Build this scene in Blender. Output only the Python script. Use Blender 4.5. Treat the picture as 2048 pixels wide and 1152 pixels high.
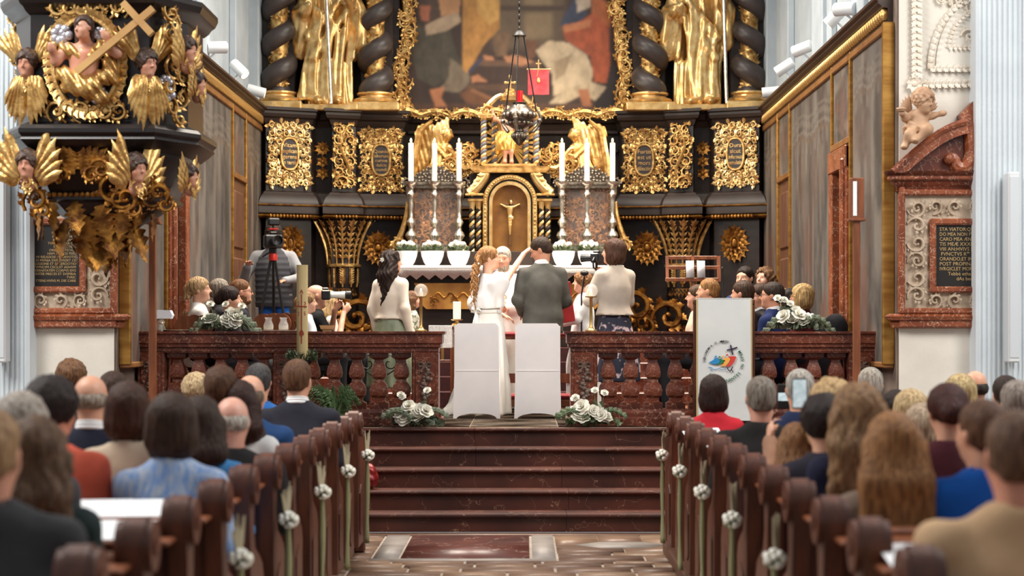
import bpy, math, random
import numpy as np
from mathutils import Vector, Matrix
scene = bpy.context.scene
for _o in list(bpy.data.objects): bpy.data.objects.remove(_o)
# ------------------------------------------------------------------ camera
F, CZ, VX, VY = 3600.0, 1.66, 1048.0, 655.0        # focal length in px, eye height, vanishing point
cam = bpy.data.cameras.new('camera'); cam_o = bpy.data.objects.new('camera', cam)
scene.collection.objects.link(cam_o); scene.camera = cam_o
cam_o.location = (0, 0, CZ); cam_o.rotation_euler = (math.pi/2, 0, 0)
cam.sensor_width = 36.0; cam.lens = F/2048*36
cam.shift_x = -(VX-1024)/2048; cam.shift_y = (VY-576)/2048
cam.clip_end = 200
cam.dof.use_dof = True; cam.dof.focus_distance = 17.9; cam.dof.aperture_fstop = 2.0
# ------------------------------------------------------------------ world, daylight, exposure
world = bpy.data.worlds.new('world'); scene.world = world; world.use_nodes = True
world.node_tree.nodes['Background'].inputs[0].default_value = (0.95, 0.975, 1.0, 1)
world.node_tree.nodes['Background'].inputs[1].default_value = 0.27
def area(name, loc, aim, sx, sy, power, col, spread=180):
    l = bpy.data.lights.new(name, 'AREA'); l.shape = 'RECTANGLE'; l.size = sx; l.size_y = sy
    l.energy = power; l.color = col; l.spread = math.radians(spread)
    o = bpy.data.objects.new(name, l); scene.collection.objects.link(o); o.location = loc
    o.rotation_euler = (Vector(aim)-Vector(loc)).to_track_quat('-Z', 'Y').to_euler(); return o
# daylight of the tall windows high in the choir and in the nave
area('choir_window_light', (-2.9, 19.0, 9.4), (.5, 18.9, .8), 3.0, 4.0, 430, (1.0, .90, .77), 95)
area('choir_window_light', (2.6, 19.4, 9.4), (-.9, 19.4, .8), 3.0, 4.0, 365, (1.0, .90, .77), 95)
area('nave_window_light', (-6.5, 9.0, 8.5), (1.0, 12.0, 0.8), 3.5, 5.0, 640, (1.0, .96, .92))
area('nave_window_light', (6.5, 9.0, 8.5), (-1.0, 12.0, 0.8), 3.5, 5.0, 500, (1.0, .96, .92))
vs = scene.view_settings
vs.view_transform = 'Standard'; vs.look = 'None'; vs.gamma = 1.0; vs.use_curve_mapping = False
vs.exposure = 0.75
# ------------------------------------------------------------------ helpers
AX = -0.15                      # church axis
PZ = 0.775                      # sanctuary floor level
rnd = random.Random(7); nrg = np.random.default_rng(5)
def at(px, py, d): return Vector(((px-VX)*d/F, d, CZ-(py-VY)*d/F))
def X(px, d): return (px-VX)*d/F
def Zh(py, d): return CZ-(py-VY)*d/F
def link(o, parent=None):
    scene.collection.objects.link(o)
    if parent is not None: o.parent = parent
    return o
def tag(o, label=None, cat=None, group=None, kind=None):
    if label: o['label'] = label
    if cat: o['category'] = cat
    if group: o['group'] = group
    if kind: o['kind'] = kind
    return o
def thing(name, label, cat, loc=(0, 0, 0), rz=0, group=None):
    o = bpy.data.objects.new(name, None); o.empty_display_size = .1
    link(o); o.location = loc; o.rotation_euler = (0, 0, rz); return tag(o, label, cat, group)
def copy_tree(o, parent=None):
    c = o.copy(); link(c, parent)
    for ch in o.children:
        if ch is not c: copy_tree(ch, c)
    return c
def rotm(rx=0, ry=0, rz=0):
    return np.array(Matrix.Rotation(rz, 3, 'Z') @ Matrix.Rotation(ry, 3, 'Y') @ Matrix.Rotation(rx, 3, 'X'))
class MB:
    """collects geometry for ONE mesh"""
    def __init__(s): s.v = []; s.q = []; s.qm = []; s.g = []; s.gm = []; s.n = 0; s.mi = 0; s.R = None; s.t = None; s.sc = 1.0
    def xf(s, R=None, t=None, sc=1.0): s.R = R; s.t = None if t is None else np.array(t, float); s.sc = sc; return s
    def add(s, verts, faces):
        v = np.array(verts, float).reshape(-1, 3)*s.sc
        if s.R is not None: v = v @ np.array(s.R).T
        if s.t is not None: v = v+s.t
        s.v.append(v)
        if isinstance(faces, np.ndarray):
            s.q.append(faces+s.n); s.qm.append(np.full(len(faces), s.mi))
        else:
            for f in faces: s.g.append([i+s.n for i in f]); s.gm.append(s.mi)
        s.n += len(v); return s
    def box(s, x0, x1, y0, y1, z0, z1, b=0.0):
        if x1 < x0: x0, x1 = x1, x0
        if y1 < y0: y0, y1 = y1, y0
        if z1 < z0: z0, z1 = z1, z0
        if b <= 0:
            v = [(x, y, z) for x in (x0, x1) for y in (y0, y1) for z in (z0, z1)]
            return s.add(v, np.array([(0, 1, 3, 2), (4, 6, 7, 5), (0, 4, 5, 1), (2, 3, 7, 6), (0, 2, 6, 4), (1, 5, 7, 3)]))
        b = min(b, (x1-x0)/2.01, (y1-y0)/2.01, (z1-z0)/2.01)
        V = []; I = {}
        for a in (0, 1):
            for c in (0, 1):
                for e in (0, 1):
                    p = [(x0, x1)[a], (y0, y1)[c], (z0, z1)[e]]; sg = [1-2*a, 1-2*c, 1-2*e]
                    for ax in range(3):
                        q = [p[i]+(sg[i]*b if i != ax else 0) for i in range(3)]
                        I[(a, c, e, ax)] = len(V); V.append(q)
        fs = []
        for ax in range(3):
            o1, o2 = [i for i in range(3) if i != ax]
            for sd in (0, 1):
                loop = []
                for (m, n) in ((0, 0), (1, 0), (1, 1), (0, 1)):
                    k = [0]*3; k[ax] = sd; k[o1] = m; k[o2] = n; loop.append(I[(*k, ax)])
                if (sd == 0) != (ax == 1): loop = loop[::-1]
                fs.append(loop)
            for m in (0, 1):
                for n in (0, 1):
                    k0 = [0]*3; k1 = [0]*3; k0[o1] = k1[o1] = m; k0[o2] = k1[o2] = n; k1[ax] = 1
                    lp = [I[(*k0, o1)], I[(*k1, o1)], I[(*k1, o2)], I[(*k0, o2)]]
                    fs.append(lp if ((m == n) == (ax != 1)) else lp[::-1])
        for a in (0, 1):
            for c in (0, 1):
                for e in (0, 1):
                    lp = [I[(a, c, e, i)] for i in range(3)]
                    fs.append(lp if (a+c+e) % 2 else lp[::-1])
        return s.add(V, fs)
    def lathe(s, prof, seg=16, c=(0, 0, 0), sx=1, sy=1, caps=True, a0=0.0):
        a = np.linspace(0, 2*np.pi, seg, endpoint=False)+a0
        V = []
        for r, z in prof: V.append(np.stack([c[0]+r*np.cos(a)*sx, c[1]+r*np.sin(a)*sy, np.full(seg, c[2]+z)], 1))
        V = np.concatenate(V); n = len(prof); i = np.arange(seg); j = (i+1) % seg; Q = []
        for k in range(n-1): Q.append(np.stack([k*seg+i, k*seg+j, (k+1)*seg+j, (k+1)*seg+i], 1))
        n0 = s.n; s.add(V, np.concatenate(Q))
        if caps:
            if prof[0][0] > 1e-4: s.g.append([n0+k for k in range(seg-1, -1, -1)]); s.gm.append(s.mi)
            if prof[-1][0] > 1e-4: s.g.append([n0+(n-1)*seg+k for k in range(seg)]); s.gm.append(s.mi)
        return s
    def tube(s, path, rad, seg=6, flat=1.0, up=None, caps=True):
        P = np.array(path, float); n = len(P)
        rad = np.full(n, rad) if np.isscalar(rad) else np.interp(np.linspace(0, 1, n), np.linspace(0, 1, len(rad)), rad)
        T = np.gradient(P, axis=0); T /= (np.linalg.norm(T, axis=1, keepdims=True)+1e-12)
        u = np.array(up if up is not None else ((0, 0, 1) if abs(T[0][2]) < .9 else (0, 1, 0)), float)
        a = np.linspace(0, 2*np.pi, seg, endpoint=False); V = []
        for k in range(n):
            if up is not None: u = np.array(up, float)
            N = u-T[k]*(u@T[k]); N /= (np.linalg.norm(N)+1e-12); B = np.cross(T[k], N); u = N
            V.append(P[k]+rad[k]*(np.cos(a)[:, None]*B+np.sin(a)[:, None]*N*flat))
        V = np.concatenate(V); i = np.arange(seg); j = (i+1) % seg
        Q = np.concatenate([np.stack([k*seg+i, k*seg+j, (k+1)*seg+j, (k+1)*seg+i], 1) for k in range(n-1)])
        n0 = s.n; s.add(V, Q)
        if caps:
            s.g.append([n0+k for k in range(seg-1, -1, -1)]); s.gm.append(s.mi)
            s.g.append([n0+(n-1)*seg+k for k in range(seg)]); s.gm.append(s.mi)
        return s
    def prism(s, poly, a0, a1, plane='xz'):
        """polygon extruded: plane xz -> along y, xy -> along z, yz -> along x"""
        n = len(poly)
        mk = {'xz': lambda p, a: (p[0], a, p[1]), 'xy': lambda p, a: (p[0], p[1], a), 'yz': lambda p, a: (a, p[0], p[1])}[plane]
        V = [mk(p, a0) for p in poly]+[mk(p, a1) for p in poly]
        A = sum(poly[i][0]*poly[(i+1) % n][1]-poly[(i+1) % n][0]*poly[i][1] for i in range(n))
        fl = (A > 0) != (a1 < a0)
        if plane == 'xz': fl = not fl
        fs = [list(range(n)), list(range(n, 2*n))[::-1]]+[[i, i+n, (i+1) % n+n, (i+1) % n] for i in range(n)]
        if fl: fs = [f[::-1] for f in fs]
        return s.add(V, fs)
    def ell(s, c, r, seg=12, rings=8, R=None):
        r = (r, r, r) if np.isscalar(r) else r
        prof = [(max(math.sin(math.pi*k/rings), 1e-5), -math.cos(math.pi*k/rings)) for k in range(rings+1)]
        t = MB().lathe(prof, seg, caps=False); v = t.v[0]*np.array(r)
        if R is not None: v = v @ np.array(R).T
        return s.add(v+np.array(c), t.q[0])
    def grid(s, Pt):
        """Pt: (nu,nv,3) array of points"""
        nu, nv = Pt.shape[:2]; I = np.arange(nu*nv).reshape(nu, nv)
        return s.add(Pt.reshape(-1, 3), np.stack([I[:-1, :-1], I[1:, :-1], I[1:, 1:], I[:-1, 1:]], -1).reshape(-1, 4))
    def sweep(s, path, prof, closed=False, side=1):
        """plan path (x,y), profile (outward, z); mitred; outward is right of the path for side=1"""
        P = [np.array(p, float) for p in path]; n = len(P); M = []
        for i in range(n):
            def nrm(a, b):
                d = b-a; d = d/np.linalg.norm(d); return np.array((d[1], -d[0]))*side
            if closed or 0 < i < n-1:
                n1 = nrm(P[i-1], P[i]); n2 = nrm(P[i], P[(i+1) % n]); m = n1+n2; m = m/max(m@n1, .25)
            else: m = nrm(P[0], P[1]) if i == 0 else nrm(P[-2], P[-1])
            M.append(m)
        k = len(prof); V = []
        for i in range(n):
            for o, z in prof: q = P[i]+M[i]*o; V.append((q[0], q[1], z))
        Q = []
        for i in range(n if closed else n-1):
            a = i*k; b = ((i+1) % n)*k
            for j in range(k-1): Q.append((a+j, b+j, b+j+1, a+j+1) if side == 1 else (a+j, a+j+1, b+j+1, b+j))
        return s.add(V, np.array(Q))
    def stamp(s, o, R=None, t=(0, 0, 0), sc=1.0):
        """append another MB, transformed"""
        V, Q, G = o.arrays()
        V = V*np.array(sc)
        if R is not None: V = V @ np.array(R).T
        V = V+np.array(t)
        n0 = s.n; s.add(V, Q) if len(Q) else s.add(V, [])
        for f in G: s.g.append([i+n0 for i in f]); s.gm.append(s.mi)
        return s
    def arrays(s):
        if getattr(s, '_c', None) is None or s._c[3] != s.n:
            s._c = (np.concatenate(s.v), np.concatenate(s.q) if s.q else np.zeros((0, 4), int), s.g, s.n)
        return s._c[:3]
    def mesh(s, name, mats, smooth=38):
        me = bpy.data.meshes.new(name)
        V = np.concatenate(s.v); Q = np.concatenate(s.q) if s.q else np.zeros((0, 4), int)
        qm = np.concatenate(s.qm) if s.qm else np.zeros(0, int)
        nl = Q.size+sum(len(f) for f in s.g)
        lv = np.concatenate([Q.ravel()]+[np.array(f) for f in s.g]).astype(np.int32)
        tot = np.array([4]*len(Q)+[len(f) for f in s.g], np.int32)
        st = np.concatenate([[0], np.cumsum(tot)[:-1]]).astype(np.int32)
        me.vertices.add(len(V)); me.vertices.foreach_set('co', V.astype(np.float32).ravel())
        me.loops.add(nl); me.loops.foreach_set('vertex_index', lv)
        me.polygons.add(len(tot)); me.polygons.foreach_set('loop_start', st); me.polygons.foreach_set('loop_total', tot)
        mi = np.concatenate([qm, np.array(s.gm, int)]).astype(np.int32)
        for m in (mats if isinstance(mats, (list, tuple)) else [mats]): me.materials.append(m)
        if mi.any(): me.polygons.foreach_set('material_index', mi)
        me.update(calc_edges=True)
        if smooth:
            me.shade_smooth()
            if smooth < 180: me.set_sharp_from_angle(angle=math.radians(smooth))
        return me
    def obj(s, name, mats, parent=None, smooth=38, loc=None, rz=None):
        o = bpy.data.objects.new(name, s.mesh(name, mats, smooth)); link(o, parent)
        if loc is not None: o.location = loc
        if rz is not None: o.rotation_euler = (0, 0, rz)
        return o
def inst(name, me, parent=None, loc=(0, 0, 0), rot=(0, 0, 0), sc=None):
    o = bpy.data.objects.new(name, me); link(o, parent); o.location = loc; o.rotation_euler = rot
    if sc is not None: o.scale = (sc, sc, sc) if np.isscalar(sc) else sc
    return o
# ------------------------------------------------------------------ materials
MATS = {}
def mat(name, col, rough=.5, metal=0.0, col2=None, ns=6.0, st=(1, 1, 1), lo=.35, hi=.65, bump=0.0, bs=None, veins=None, vs=5.0, vw=.03,
        emit=0.0, trans=0.0, spec=None, sss=0.0, attr=None, sheen=0.0, detail=4.0, coat=0.0):
    if name in MATS: return MATS[name]
    m = bpy.data.materials.new(name); m.use_nodes = True; nt = m.node_tree; N = nt.nodes; L = nt.links
    b = N['Principled BSDF']; c4 = lambda c: (c[0], c[1], c[2], 1)
    b.inputs['Base Color'].default_value = c4(col); b.inputs['Roughness'].default_value = rough; b.inputs['Metallic'].default_value = metal
    if spec is not None: b.inputs['Specular IOR Level'].default_value = spec
    if trans: b.inputs['Transmission Weight'].default_value = trans
    if sheen: b.inputs['Sheen Weight'].default_value = sheen
    if coat: b.inputs['Coat Weight'].default_value = coat; b.inputs['Coat Roughness'].default_value = .2
    if emit: b.inputs['Emission Color'].default_value = c4(col); b.inputs['Emission Strength'].default_value = emit
    src = None
    if attr:
        a = N.new('ShaderNodeAttribute'); a.attribute_name = attr; src = a.outputs['Color']
    if col2 is not None or veins is not None or bump:
        tc = N.new('ShaderNodeTexCoord'); mp = N.new('ShaderNodeMapping'); mp.inputs['Scale'].default_value = st
        L.new(tc.outputs['Object'], mp.inputs['Vector'])
    def noise(sc, det=detail):
        n = N.new('ShaderNodeTexNoise'); n.inputs['Scale'].default_value = sc; n.inputs['Detail'].default_value = det
        L.new(mp.outputs['Vector'], n.inputs['Vector']); return n.outputs['Fac']
    def mix(f, a, c):
        x = N.new('ShaderNodeMix'); x.data_type = 'RGBA'; L.new(f, x.inputs[0])
        for v, i in ((a, 6), (c, 7)):
            if hasattr(v, 'default_value'): L.new(v, x.inputs[i])
            else: x.inputs[i].default_value = c4(v)
        return x.outputs[2]
    def ramp(f, lo, hi):
        r = N.new('ShaderNodeMapRange'); r.inputs[1].default_value = lo; r.inputs[2].default_value = hi; L.new(f, r.inputs[0]); return r.outputs[0]
    if col2 is not None: src = mix(ramp(noise(ns), lo, hi), src if src is not None else col, col2)
    if veins is not None:
        f = noise(vs, 6); a = N.new('ShaderNodeMath'); a.operation = 'SUBTRACT'; L.new(f, a.inputs[0]); a.inputs[1].default_value = .5
        c = N.new('ShaderNodeMath'); c.operation = 'ABSOLUTE'; L.new(a.outputs[0], c.inputs[0])
        src = mix(ramp(c.outputs[0], vw, 0.0), src if src is not None else col, veins)
    if src is not None: L.new(src, b.inputs['Base Color'])
    if bump:
        bp = N.new('ShaderNodeBump'); bp.inputs['Strength'].default_value = bump; bp.inputs['Distance'].default_value = .02
        L.new(noise(bs or ns*2), bp.inputs['Height']); L.new(bp.outputs['Normal'], b.inputs['Normal'])
    MATS[name] = m; return m
def S(r, g, b):       # sRGB 0..255 -> linear
    f = lambda c: (c/255/12.92 if c <= 10 else ((c/255+.055)/1.055)**2.4)
    return (f(r), f(g), f(b))
def thin_glass(name, tint=(1, 1, 1), op=.05):
    m = mat(name, tint, .04, spec=.15); b = m.node_tree.nodes['Principled BSDF']; b.inputs['Alpha'].default_value = op; return m
GOLD = mat('gilding', S(226, 188, 120), .36, .7, col2=S(168, 122, 64), ns=14, bump=.25, bs=40)
GOLDB = mat('bright_gilding', S(238, 206, 146), .3, .7, col2=S(204, 160, 96), ns=9, bump=.15, bs=30)
GOLDO = mat('aged_gilding', S(190, 134, 58), .42, .7, col2=S(104, 62, 24), ns=11, bump=.3, bs=40)
SILVER = mat('silver', S(222, 216, 205), .22, .85, col2=S(170, 160, 146), ns=18)
SILVERD = mat('tarnished_silver', S(168, 156, 140), .33, .8, col2=S(112, 100, 88), ns=24)
EBONY = mat('ebonised_wood', S(42, 31, 26), .4, 0, col2=S(28, 20, 17), ns=3, st=(1, 1, 4), spec=.35)
EBONYG = mat('grey_ebonised_wood', S(54, 42, 36), .45, 0, col2=S(42, 32, 28), ns=4, spec=.35)
REDM = mat('red_marble', S(116, 57, 38), .32, 0, col2=S(68, 30, 20), ns=3.5, veins=S(168, 128, 104), vs=15, vw=.014, detail=7)
REDMS = mat('red_marble_step', S(84, 42, 30), .38, 0, col2=S(54, 25, 18), ns=2.2, veins=S(150, 112, 90), vs=3.2, vw=.003, detail=7)
REDMO = mat('orange_marble', S(150, 82, 50), .35, 0, col2=S(112, 54, 32), ns=4, veins=S(206, 168, 140), vs=15, vw=.014, detail=7)
WHITEW = mat('white_plaster', S(214, 222, 226), .8, 0, col2=S(204, 212, 217), ns=2.5, bump=.08, bs=30)
CREAMW = mat('cream_plaster', S(226, 220, 208), .8, 0, col2=S(214, 208, 196), ns=3, bump=.08, bs=30)
STUCCO = mat('stucco', S(232, 224, 210), .75, 0, col2=S(220, 208, 190), ns=8, bump=.2, bs=30)
STUCCOG = mat('grey_stucco', S(196, 178, 156), .75, 0, col2=S(170, 150, 128), ns=8, bump=.3, bs=30)
WOODD = mat('dark_pew_wood', S(104, 56, 36), .4, 0, col2=S(64, 33, 21), ns=3, st=(6, 6, .8), bump=.1, bs=12)
WOODM = mat('brown_wood', S(140, 80, 46), .42, 0, col2=S(106, 58, 32), ns=3, st=(6, 6, .8))
WHITEC = mat('white_cloth', S(240, 238, 234), .8, 0, bump=.1, bs=20, sheen=.2)
BLACKP = mat('black_plastic', S(22, 21, 22), .4)
LEAFG = mat('green_leaf', S(74, 92, 58), .5, 0, col2=S(108, 122, 88), ns=12)
LEAFE = mat('eucalyptus_leaf', S(122, 132, 110), .55, 0, col2=S(88, 100, 78), ns=12)
PETAL = mat('white_petal', S(242, 240, 230), .6, 0, col2=S(230, 226, 208), ns=20)
REDV = mat('red_velvet', S(150, 24, 30), .8, 0, col2=S(110, 14, 20), ns=12, sheen=.4)
BRASS = mat('brass', S(196, 160, 100), .3, .9)
IRON = mat('black_iron', S(20, 19, 19), .5, .3)
PAPER = mat('paper', S(240, 242, 244), .7)
# ------------------------------------------------------------------ implicit surfaces (organic bodies, statues, drapery)
def _v(p): return np.array(p, np.float32)
def cap(p0, p1, r0, r1=None, k=.03, id=0, flat=None, op='u'):
    """rounded cone; flat=(axis, factor) squeezes it along an axis"""
    p0 = _v(p0); p1 = _v(p1); r1 = r0 if r1 is None else r1; R = max(r0, r1)
    A = p1-p0; L2 = float(A@A)+1e-9
    if flat is not None: n = _v(flat[0]); n /= np.linalg.norm(n); fc = flat[1]
    def f(x, y, z):
        a = x-p0[0]; b = y-p0[1]; c = z-p0[2]
        t = np.clip((a*A[0]+b*A[1]+c*A[2])/L2, 0, 1)
        a = a-t*A[0]; b = b-t*A[1]; c = c-t*A[2]
        rr = r0+(r1-r0)*t
        if flat is not None:
            m = a*n[0]+b*n[1]+c*n[2]; g = (1/fc-1)*m
            a = a+g*n[0]; b = b+g*n[1]; c = c+g*n[2]
            return (np.sqrt(a*a+b*b+c*c)-rr)*min(fc, 1)
        return np.sqrt(a*a+b*b+c*c)-rr
    ex = R*max(1, flat[1] if flat is not None else 1)
    return dict(f=f, lo=np.minimum(p0, p1)-ex, hi=np.maximum(p0, p1)+ex, k=k, id=id, op=op)
def ell(c, r, R=None, k=.03, id=0, op='u'):
    c = _v(c); r = _v((r, r, r) if np.isscalar(r) else r); M = None if R is None else np.array(R, np.float32)
    def f(x, y, z):
        a = x-c[0]; b = y-c[1]; d = z-c[2]
        if M is not None: a, b, d = (a*M[0, i]+b*M[1, i]+d*M[2, i] for i in range(3))
        a = a/r[0]; b = b/r[1]; d = d/r[2]
        k0 = np.sqrt(a*a+b*b+d*d); k1 = np.sqrt((a/r[0])**2+(b/r[1])**2+(d/r[2])**2)+1e-6
        return k0*(k0-1)/k1
    m = r if M is None else np.sqrt((M**2) @ (r**2))
    return dict(f=f, lo=c-m, hi=c+m, k=k, id=id, op=op)
def loft(tab, k=.03, id=0, folds=None, op='u', hollow=None):
    """tab rows (z, rx, ry, cx, cy), vertical loft of ellipses; folds=(n, amp_low, amp_high, phase)"""
    T = np.array(sorted(tab), np.float64)
    if len(T) > 2:                                  # smooth the outline
        z_ = np.linspace(T[0, 0], T[-1, 0], 49); U = np.stack([np.interp(z_, T[:, 0], T[:, i]) for i in range(1, 5)], 1); kn = np.hanning(11)[1:-1]; kn /= kn.sum()
        U = np.stack([np.convolve(np.pad(U[:, i], 4, 'reflect', reflect_type='odd'), kn, 'valid') for i in range(4)], 1); T = np.concatenate([z_[:, None], U], 1)
    T = T.astype(np.float32); zz = T[:, 0]
    def f(x, y, z):
        rx = np.interp(z, zz, T[:, 1]); ry = np.interp(z, zz, T[:, 2]); cx = np.interp(z, zz, T[:, 3]); cy = np.interp(z, zz, T[:, 4])
        a = (x-cx)/rx; b = (y-cy)/ry; q = np.sqrt(a*a+b*b); m = np.minimum(rx, ry)
        d = (q-1)*m
        if folds is not None:
            n, a0, a1, ph = folds; th = np.arctan2(b, a); u = np.clip((z-zz[0])/(zz[-1]-zz[0]), 0, 1)
            d = d+(a0+(a1-a0)*u)*(np.sin(n*th+ph+1.3*np.sin(5*u+ph)+.8*np.sin(2*th))*.7+.5*np.sin((n*1.7)*th+2*ph+3*u))
        return np.maximum(d, np.maximum(zz[0]-z, z-zz[-1])).astype(np.float32)
    mr = T[:, 1:3].max(0)+(0 if folds is None else 1.3*max(abs(folds[1]), abs(folds[2])))
    lo = _v((T[:, 3].min()-mr[0], T[:, 4].min()-mr[1], zz[0])); hi = _v((T[:, 3].max()+mr[0], T[:, 4].max()+mr[1], zz[-1]))
    return dict(f=f, lo=lo, hi=hi, k=k, id=id, op=op)
def rbox(c, h, r=.01, R=None, k=.02, id=0, op='u'):
    c = _v(c); h = _v(h); M = None if R is None else np.array(R, np.float32)
    def f(x, y, z):
        a = x-c[0]; b = y-c[1]; d = z-c[2]
        if M is not None: a, b, d = (a*M[0, i]+b*M[1, i]+d*M[2, i] for i in range(3))
        a = np.abs(a)-h[0]+r; b = np.abs(b)-h[1]+r; d = np.abs(d)-h[2]+r
        return np.sqrt(np.maximum(a, 0)**2+np.maximum(b, 0)**2+np.maximum(d, 0)**2)+np.minimum(np.maximum(a, np.maximum(b, d)), 0)-r
    m = h if M is None else np.abs(M) @ h
    return dict(f=f, lo=c-m, hi=c+m, k=k, id=id, op=op)
def sdf(prims, vox, disp=None, amp=0.0):
    un = [p for p in prims if p['op'] == 'u']
    lo = np.min([p['lo'] for p in un], 0)-2.5*vox-amp; hi = np.max([p['hi'] for p in un], 0)+2.5*vox+amp
    n = np.ceil((hi-lo)/vox).astype(int)+1
    ax = [(lo[i]+vox*np.arange(n[i])).astype(np.float32) for i in range(3)]
    D = np.full(n, .3, np.float32); ID = np.zeros(n, np.int8)
    for p in prims:
        m = p['k']+2.5*vox+amp
        a = np.clip(np.floor((p['lo']-m-lo)/vox).astype(int), 0, n); b = np.clip(np.ceil((p['hi']+m-lo)/vox).astype(int)+1, 0, n)
        if (b <= a).any(): continue
        w = tuple(slice(a[i], b[i]) for i in range(3))
        d = p['f'](ax[0][w[0]][:, None, None], ax[1][w[1]][None, :, None], ax[2][w[2]][None, None, :]).astype(np.float32)
        W = D[w]; k = p['k']
        if p['op'] == 'u':
            h = np.clip(k-np.abs(W-d), 0, None)/k; ID[w] = np.where(d < W, p['id'], ID[w]); D[w] = np.minimum(W, d)-h*h*k*.25
        else:
            d = -d; h = np.clip(k-np.abs(W-d), 0, None)/k; D[w] = np.maximum(W, d)+h*h*k*.25
    if disp is not None: D += disp(ax[0][:, None, None], ax[1][None, :, None], ax[2][None, None, :]).astype(np.float32)
    D[0] = D[-1] = .3; D[:, 0] = D[:, -1] = .3; D[:, :, 0] = D[:, :, -1] = .3
    S_ = D < 0; cnt = np.zeros(n-1, np.int8); cr = [(i, j, k) for i in (0, 1) for j in (0, 1) for k in (0, 1)]
    sl = lambda A, c: A[c[0]:A.shape[0]-1+c[0], c[1]:A.shape[1]-1+c[1], c[2]:A.shape[2]-1+c[2]]
    for c in cr: cnt += sl(S_, c)
    act = (cnt > 0) & (cnt < 8); idx = np.full(n-1, -1, np.int32); I = np.argwhere(act); idx[act] = np.arange(len(I))
    val = {c: D[I[:, 0]+c[0], I[:, 1]+c[1], I[:, 2]+c[2]] for c in cr}
    acc = np.zeros((len(I), 3)); num = np.zeros(len(I))
    for c in cr:
        for axx in range(3):
            if c[axx]: continue
            e = list(c); e[axx] = 1; e = tuple(e); va, vb = val[c], val[e]; x = (va < 0) != (vb < 0)
            t = np.where(x, va/np.where(x, va-vb, 1), 0)
            q = np.array(c, float)[None, :].repeat(len(I), 0); q[:, axx] += t
            acc += q*x[:, None]; num += x
    V = (I+acc/num[:, None])*vox+lo
    Q = []
    for axx in range(3):
        o = [i for i in range(3) if i != axx]
        A = [slice(1, -1)]*3; A[axx] = slice(0, -1); B = [slice(1, -1)]*3; B[axx] = slice(1, None)
        a = S_[tuple(A)]; b = S_[tuple(B)]
        for sgn in (0, 1):
            e = np.argwhere((a & ~b) if sgn == 0 else (~a & b))
            if not len(e): continue
            off = np.ones(3, int); off[axx] = 0; e = e+off
            f = []
            for (i, j) in ((0, 0), (1, 0), (1, 1), (0, 1)):
                g = e.copy(); g[:, o[0]] -= 1-i; g[:, o[1]] -= 1-j; f.append(idx[g[:, 0], g[:, 1], g[:, 2]])
            f = np.stack(f, 1)
            if (sgn == 1) != (axx == 1): f = f[:, ::-1]
            Q.append(f)
    Q = np.concatenate(Q)
    # id of each vertex: nearest corner
    vi = np.clip(np.round((V-lo)/vox).astype(int), 0, n-1); vid = ID[vi[:, 0], vi[:, 1], vi[:, 2]]
    return V, Q, vid
def sdf_mesh(name, prims, vox, mats, disp=None, amp=0.0):
    V, Q, vid = sdf(prims, vox, disp, amp)
    mb = MB(); mb.add(V, Q); mb.qm = [np.max(vid[Q], 1).astype(int)] if not isinstance(mats, bpy.types.Material) else mb.qm
    return mb.mesh(name, mats, 180)
def sdf_obj(name, prims, vox, mats, parent=None, disp=None, amp=0.0):
    o = bpy.data.objects.new(name, sdf_mesh(name, prims, vox, mats, disp, amp)); return link(o, parent)
# ------------------------------------------------------------------ lettering
def text_mb(txt, size, thick=.002, cx=True, bold=0.0):
    """flat letters in the xz plane, facing -y"""
    cu = bpy.data.curves.new('t', 'FONT'); cu.body = txt; cu.size = size; cu.extrude = thick; cu.offset = bold
    cu.align_x = 'CENTER' if cx else 'LEFT'; cu.resolution_u = 2
    o = bpy.data.objects.new('t', cu); scene.collection.objects.link(o)
    me = bpy.data.meshes.new_from_object(o); mb = MB()
    if len(me.vertices):
        V = np.array([v.co for v in me.vertices]); mb.add(np.stack([V[:, 0], -V[:, 2], V[:, 1]], 1), [list(p.vertices) for p in me.polygons])
    bpy.data.objects.remove(o); bpy.data.curves.remove(cu); bpy.data.meshes.remove(me)
    return mb
# ------------------------------------------------------------------ painted surfaces: colours laid on a fine mesh grid
def paint_obj(name, img, P00, U, W, m, parent=None):
    """img (ny,nx,3) linear; P00 corner, U along x, W along z"""
    ny, nx = img.shape[:2]
    u = np.linspace(0, 1, nx); w = np.linspace(0, 1, ny)
    P = np.array(P00)[None, None, :]+u[None, :, None]*np.array(U)[None, None, :]+w[:, None, None]*np.array(W)[None, None, :]
    mb = MB(); mb.grid(P.transpose(1, 0, 2)); me = mb.mesh(name, m, 0)
    at_ = me.color_attributes.new('paint', 'FLOAT_COLOR', 'POINT')
    C = np.concatenate([img.transpose(1, 0, 2), np.ones((nx, ny, 1))], -1).astype(np.float32)
    at_.data.foreach_set('color', C.ravel())
    o = bpy.data.objects.new(name, me); return link(o, parent)
def blur(a, r):
    for ax in (0, 1):
        k = np.hanning(2*r+3)[1:-1]; k /= k.sum()
        a = np.apply_along_axis(lambda v: np.convolve(np.pad(v, r, 'edge'), k, 'valid'), ax, a)
    return a
def fnoise(ny, nx, cy, cx, seed):
    """smooth value noise"""
    g = np.random.default_rng(seed).random((cy+2, cx+2)); y = np.linspace(0, cy, ny); x = np.linspace(0, cx, nx)
    yi = y.astype(int); xi = x.astype(int); fy = (y-yi)[:, None]; fx = (x-xi)[None, :]; fy = fy*fy*(3-2*fy); fx = fx*fx*(3-2*fx)
    a = g[yi][:, xi]; b = g[yi][:, xi+1]; c = g[yi+1][:, xi]; d = g[yi+1][:, xi+1]
    return (a*(1-fx)+b*fx)*(1-fy)+(c*(1-fx)+d*fx)*fy
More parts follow.
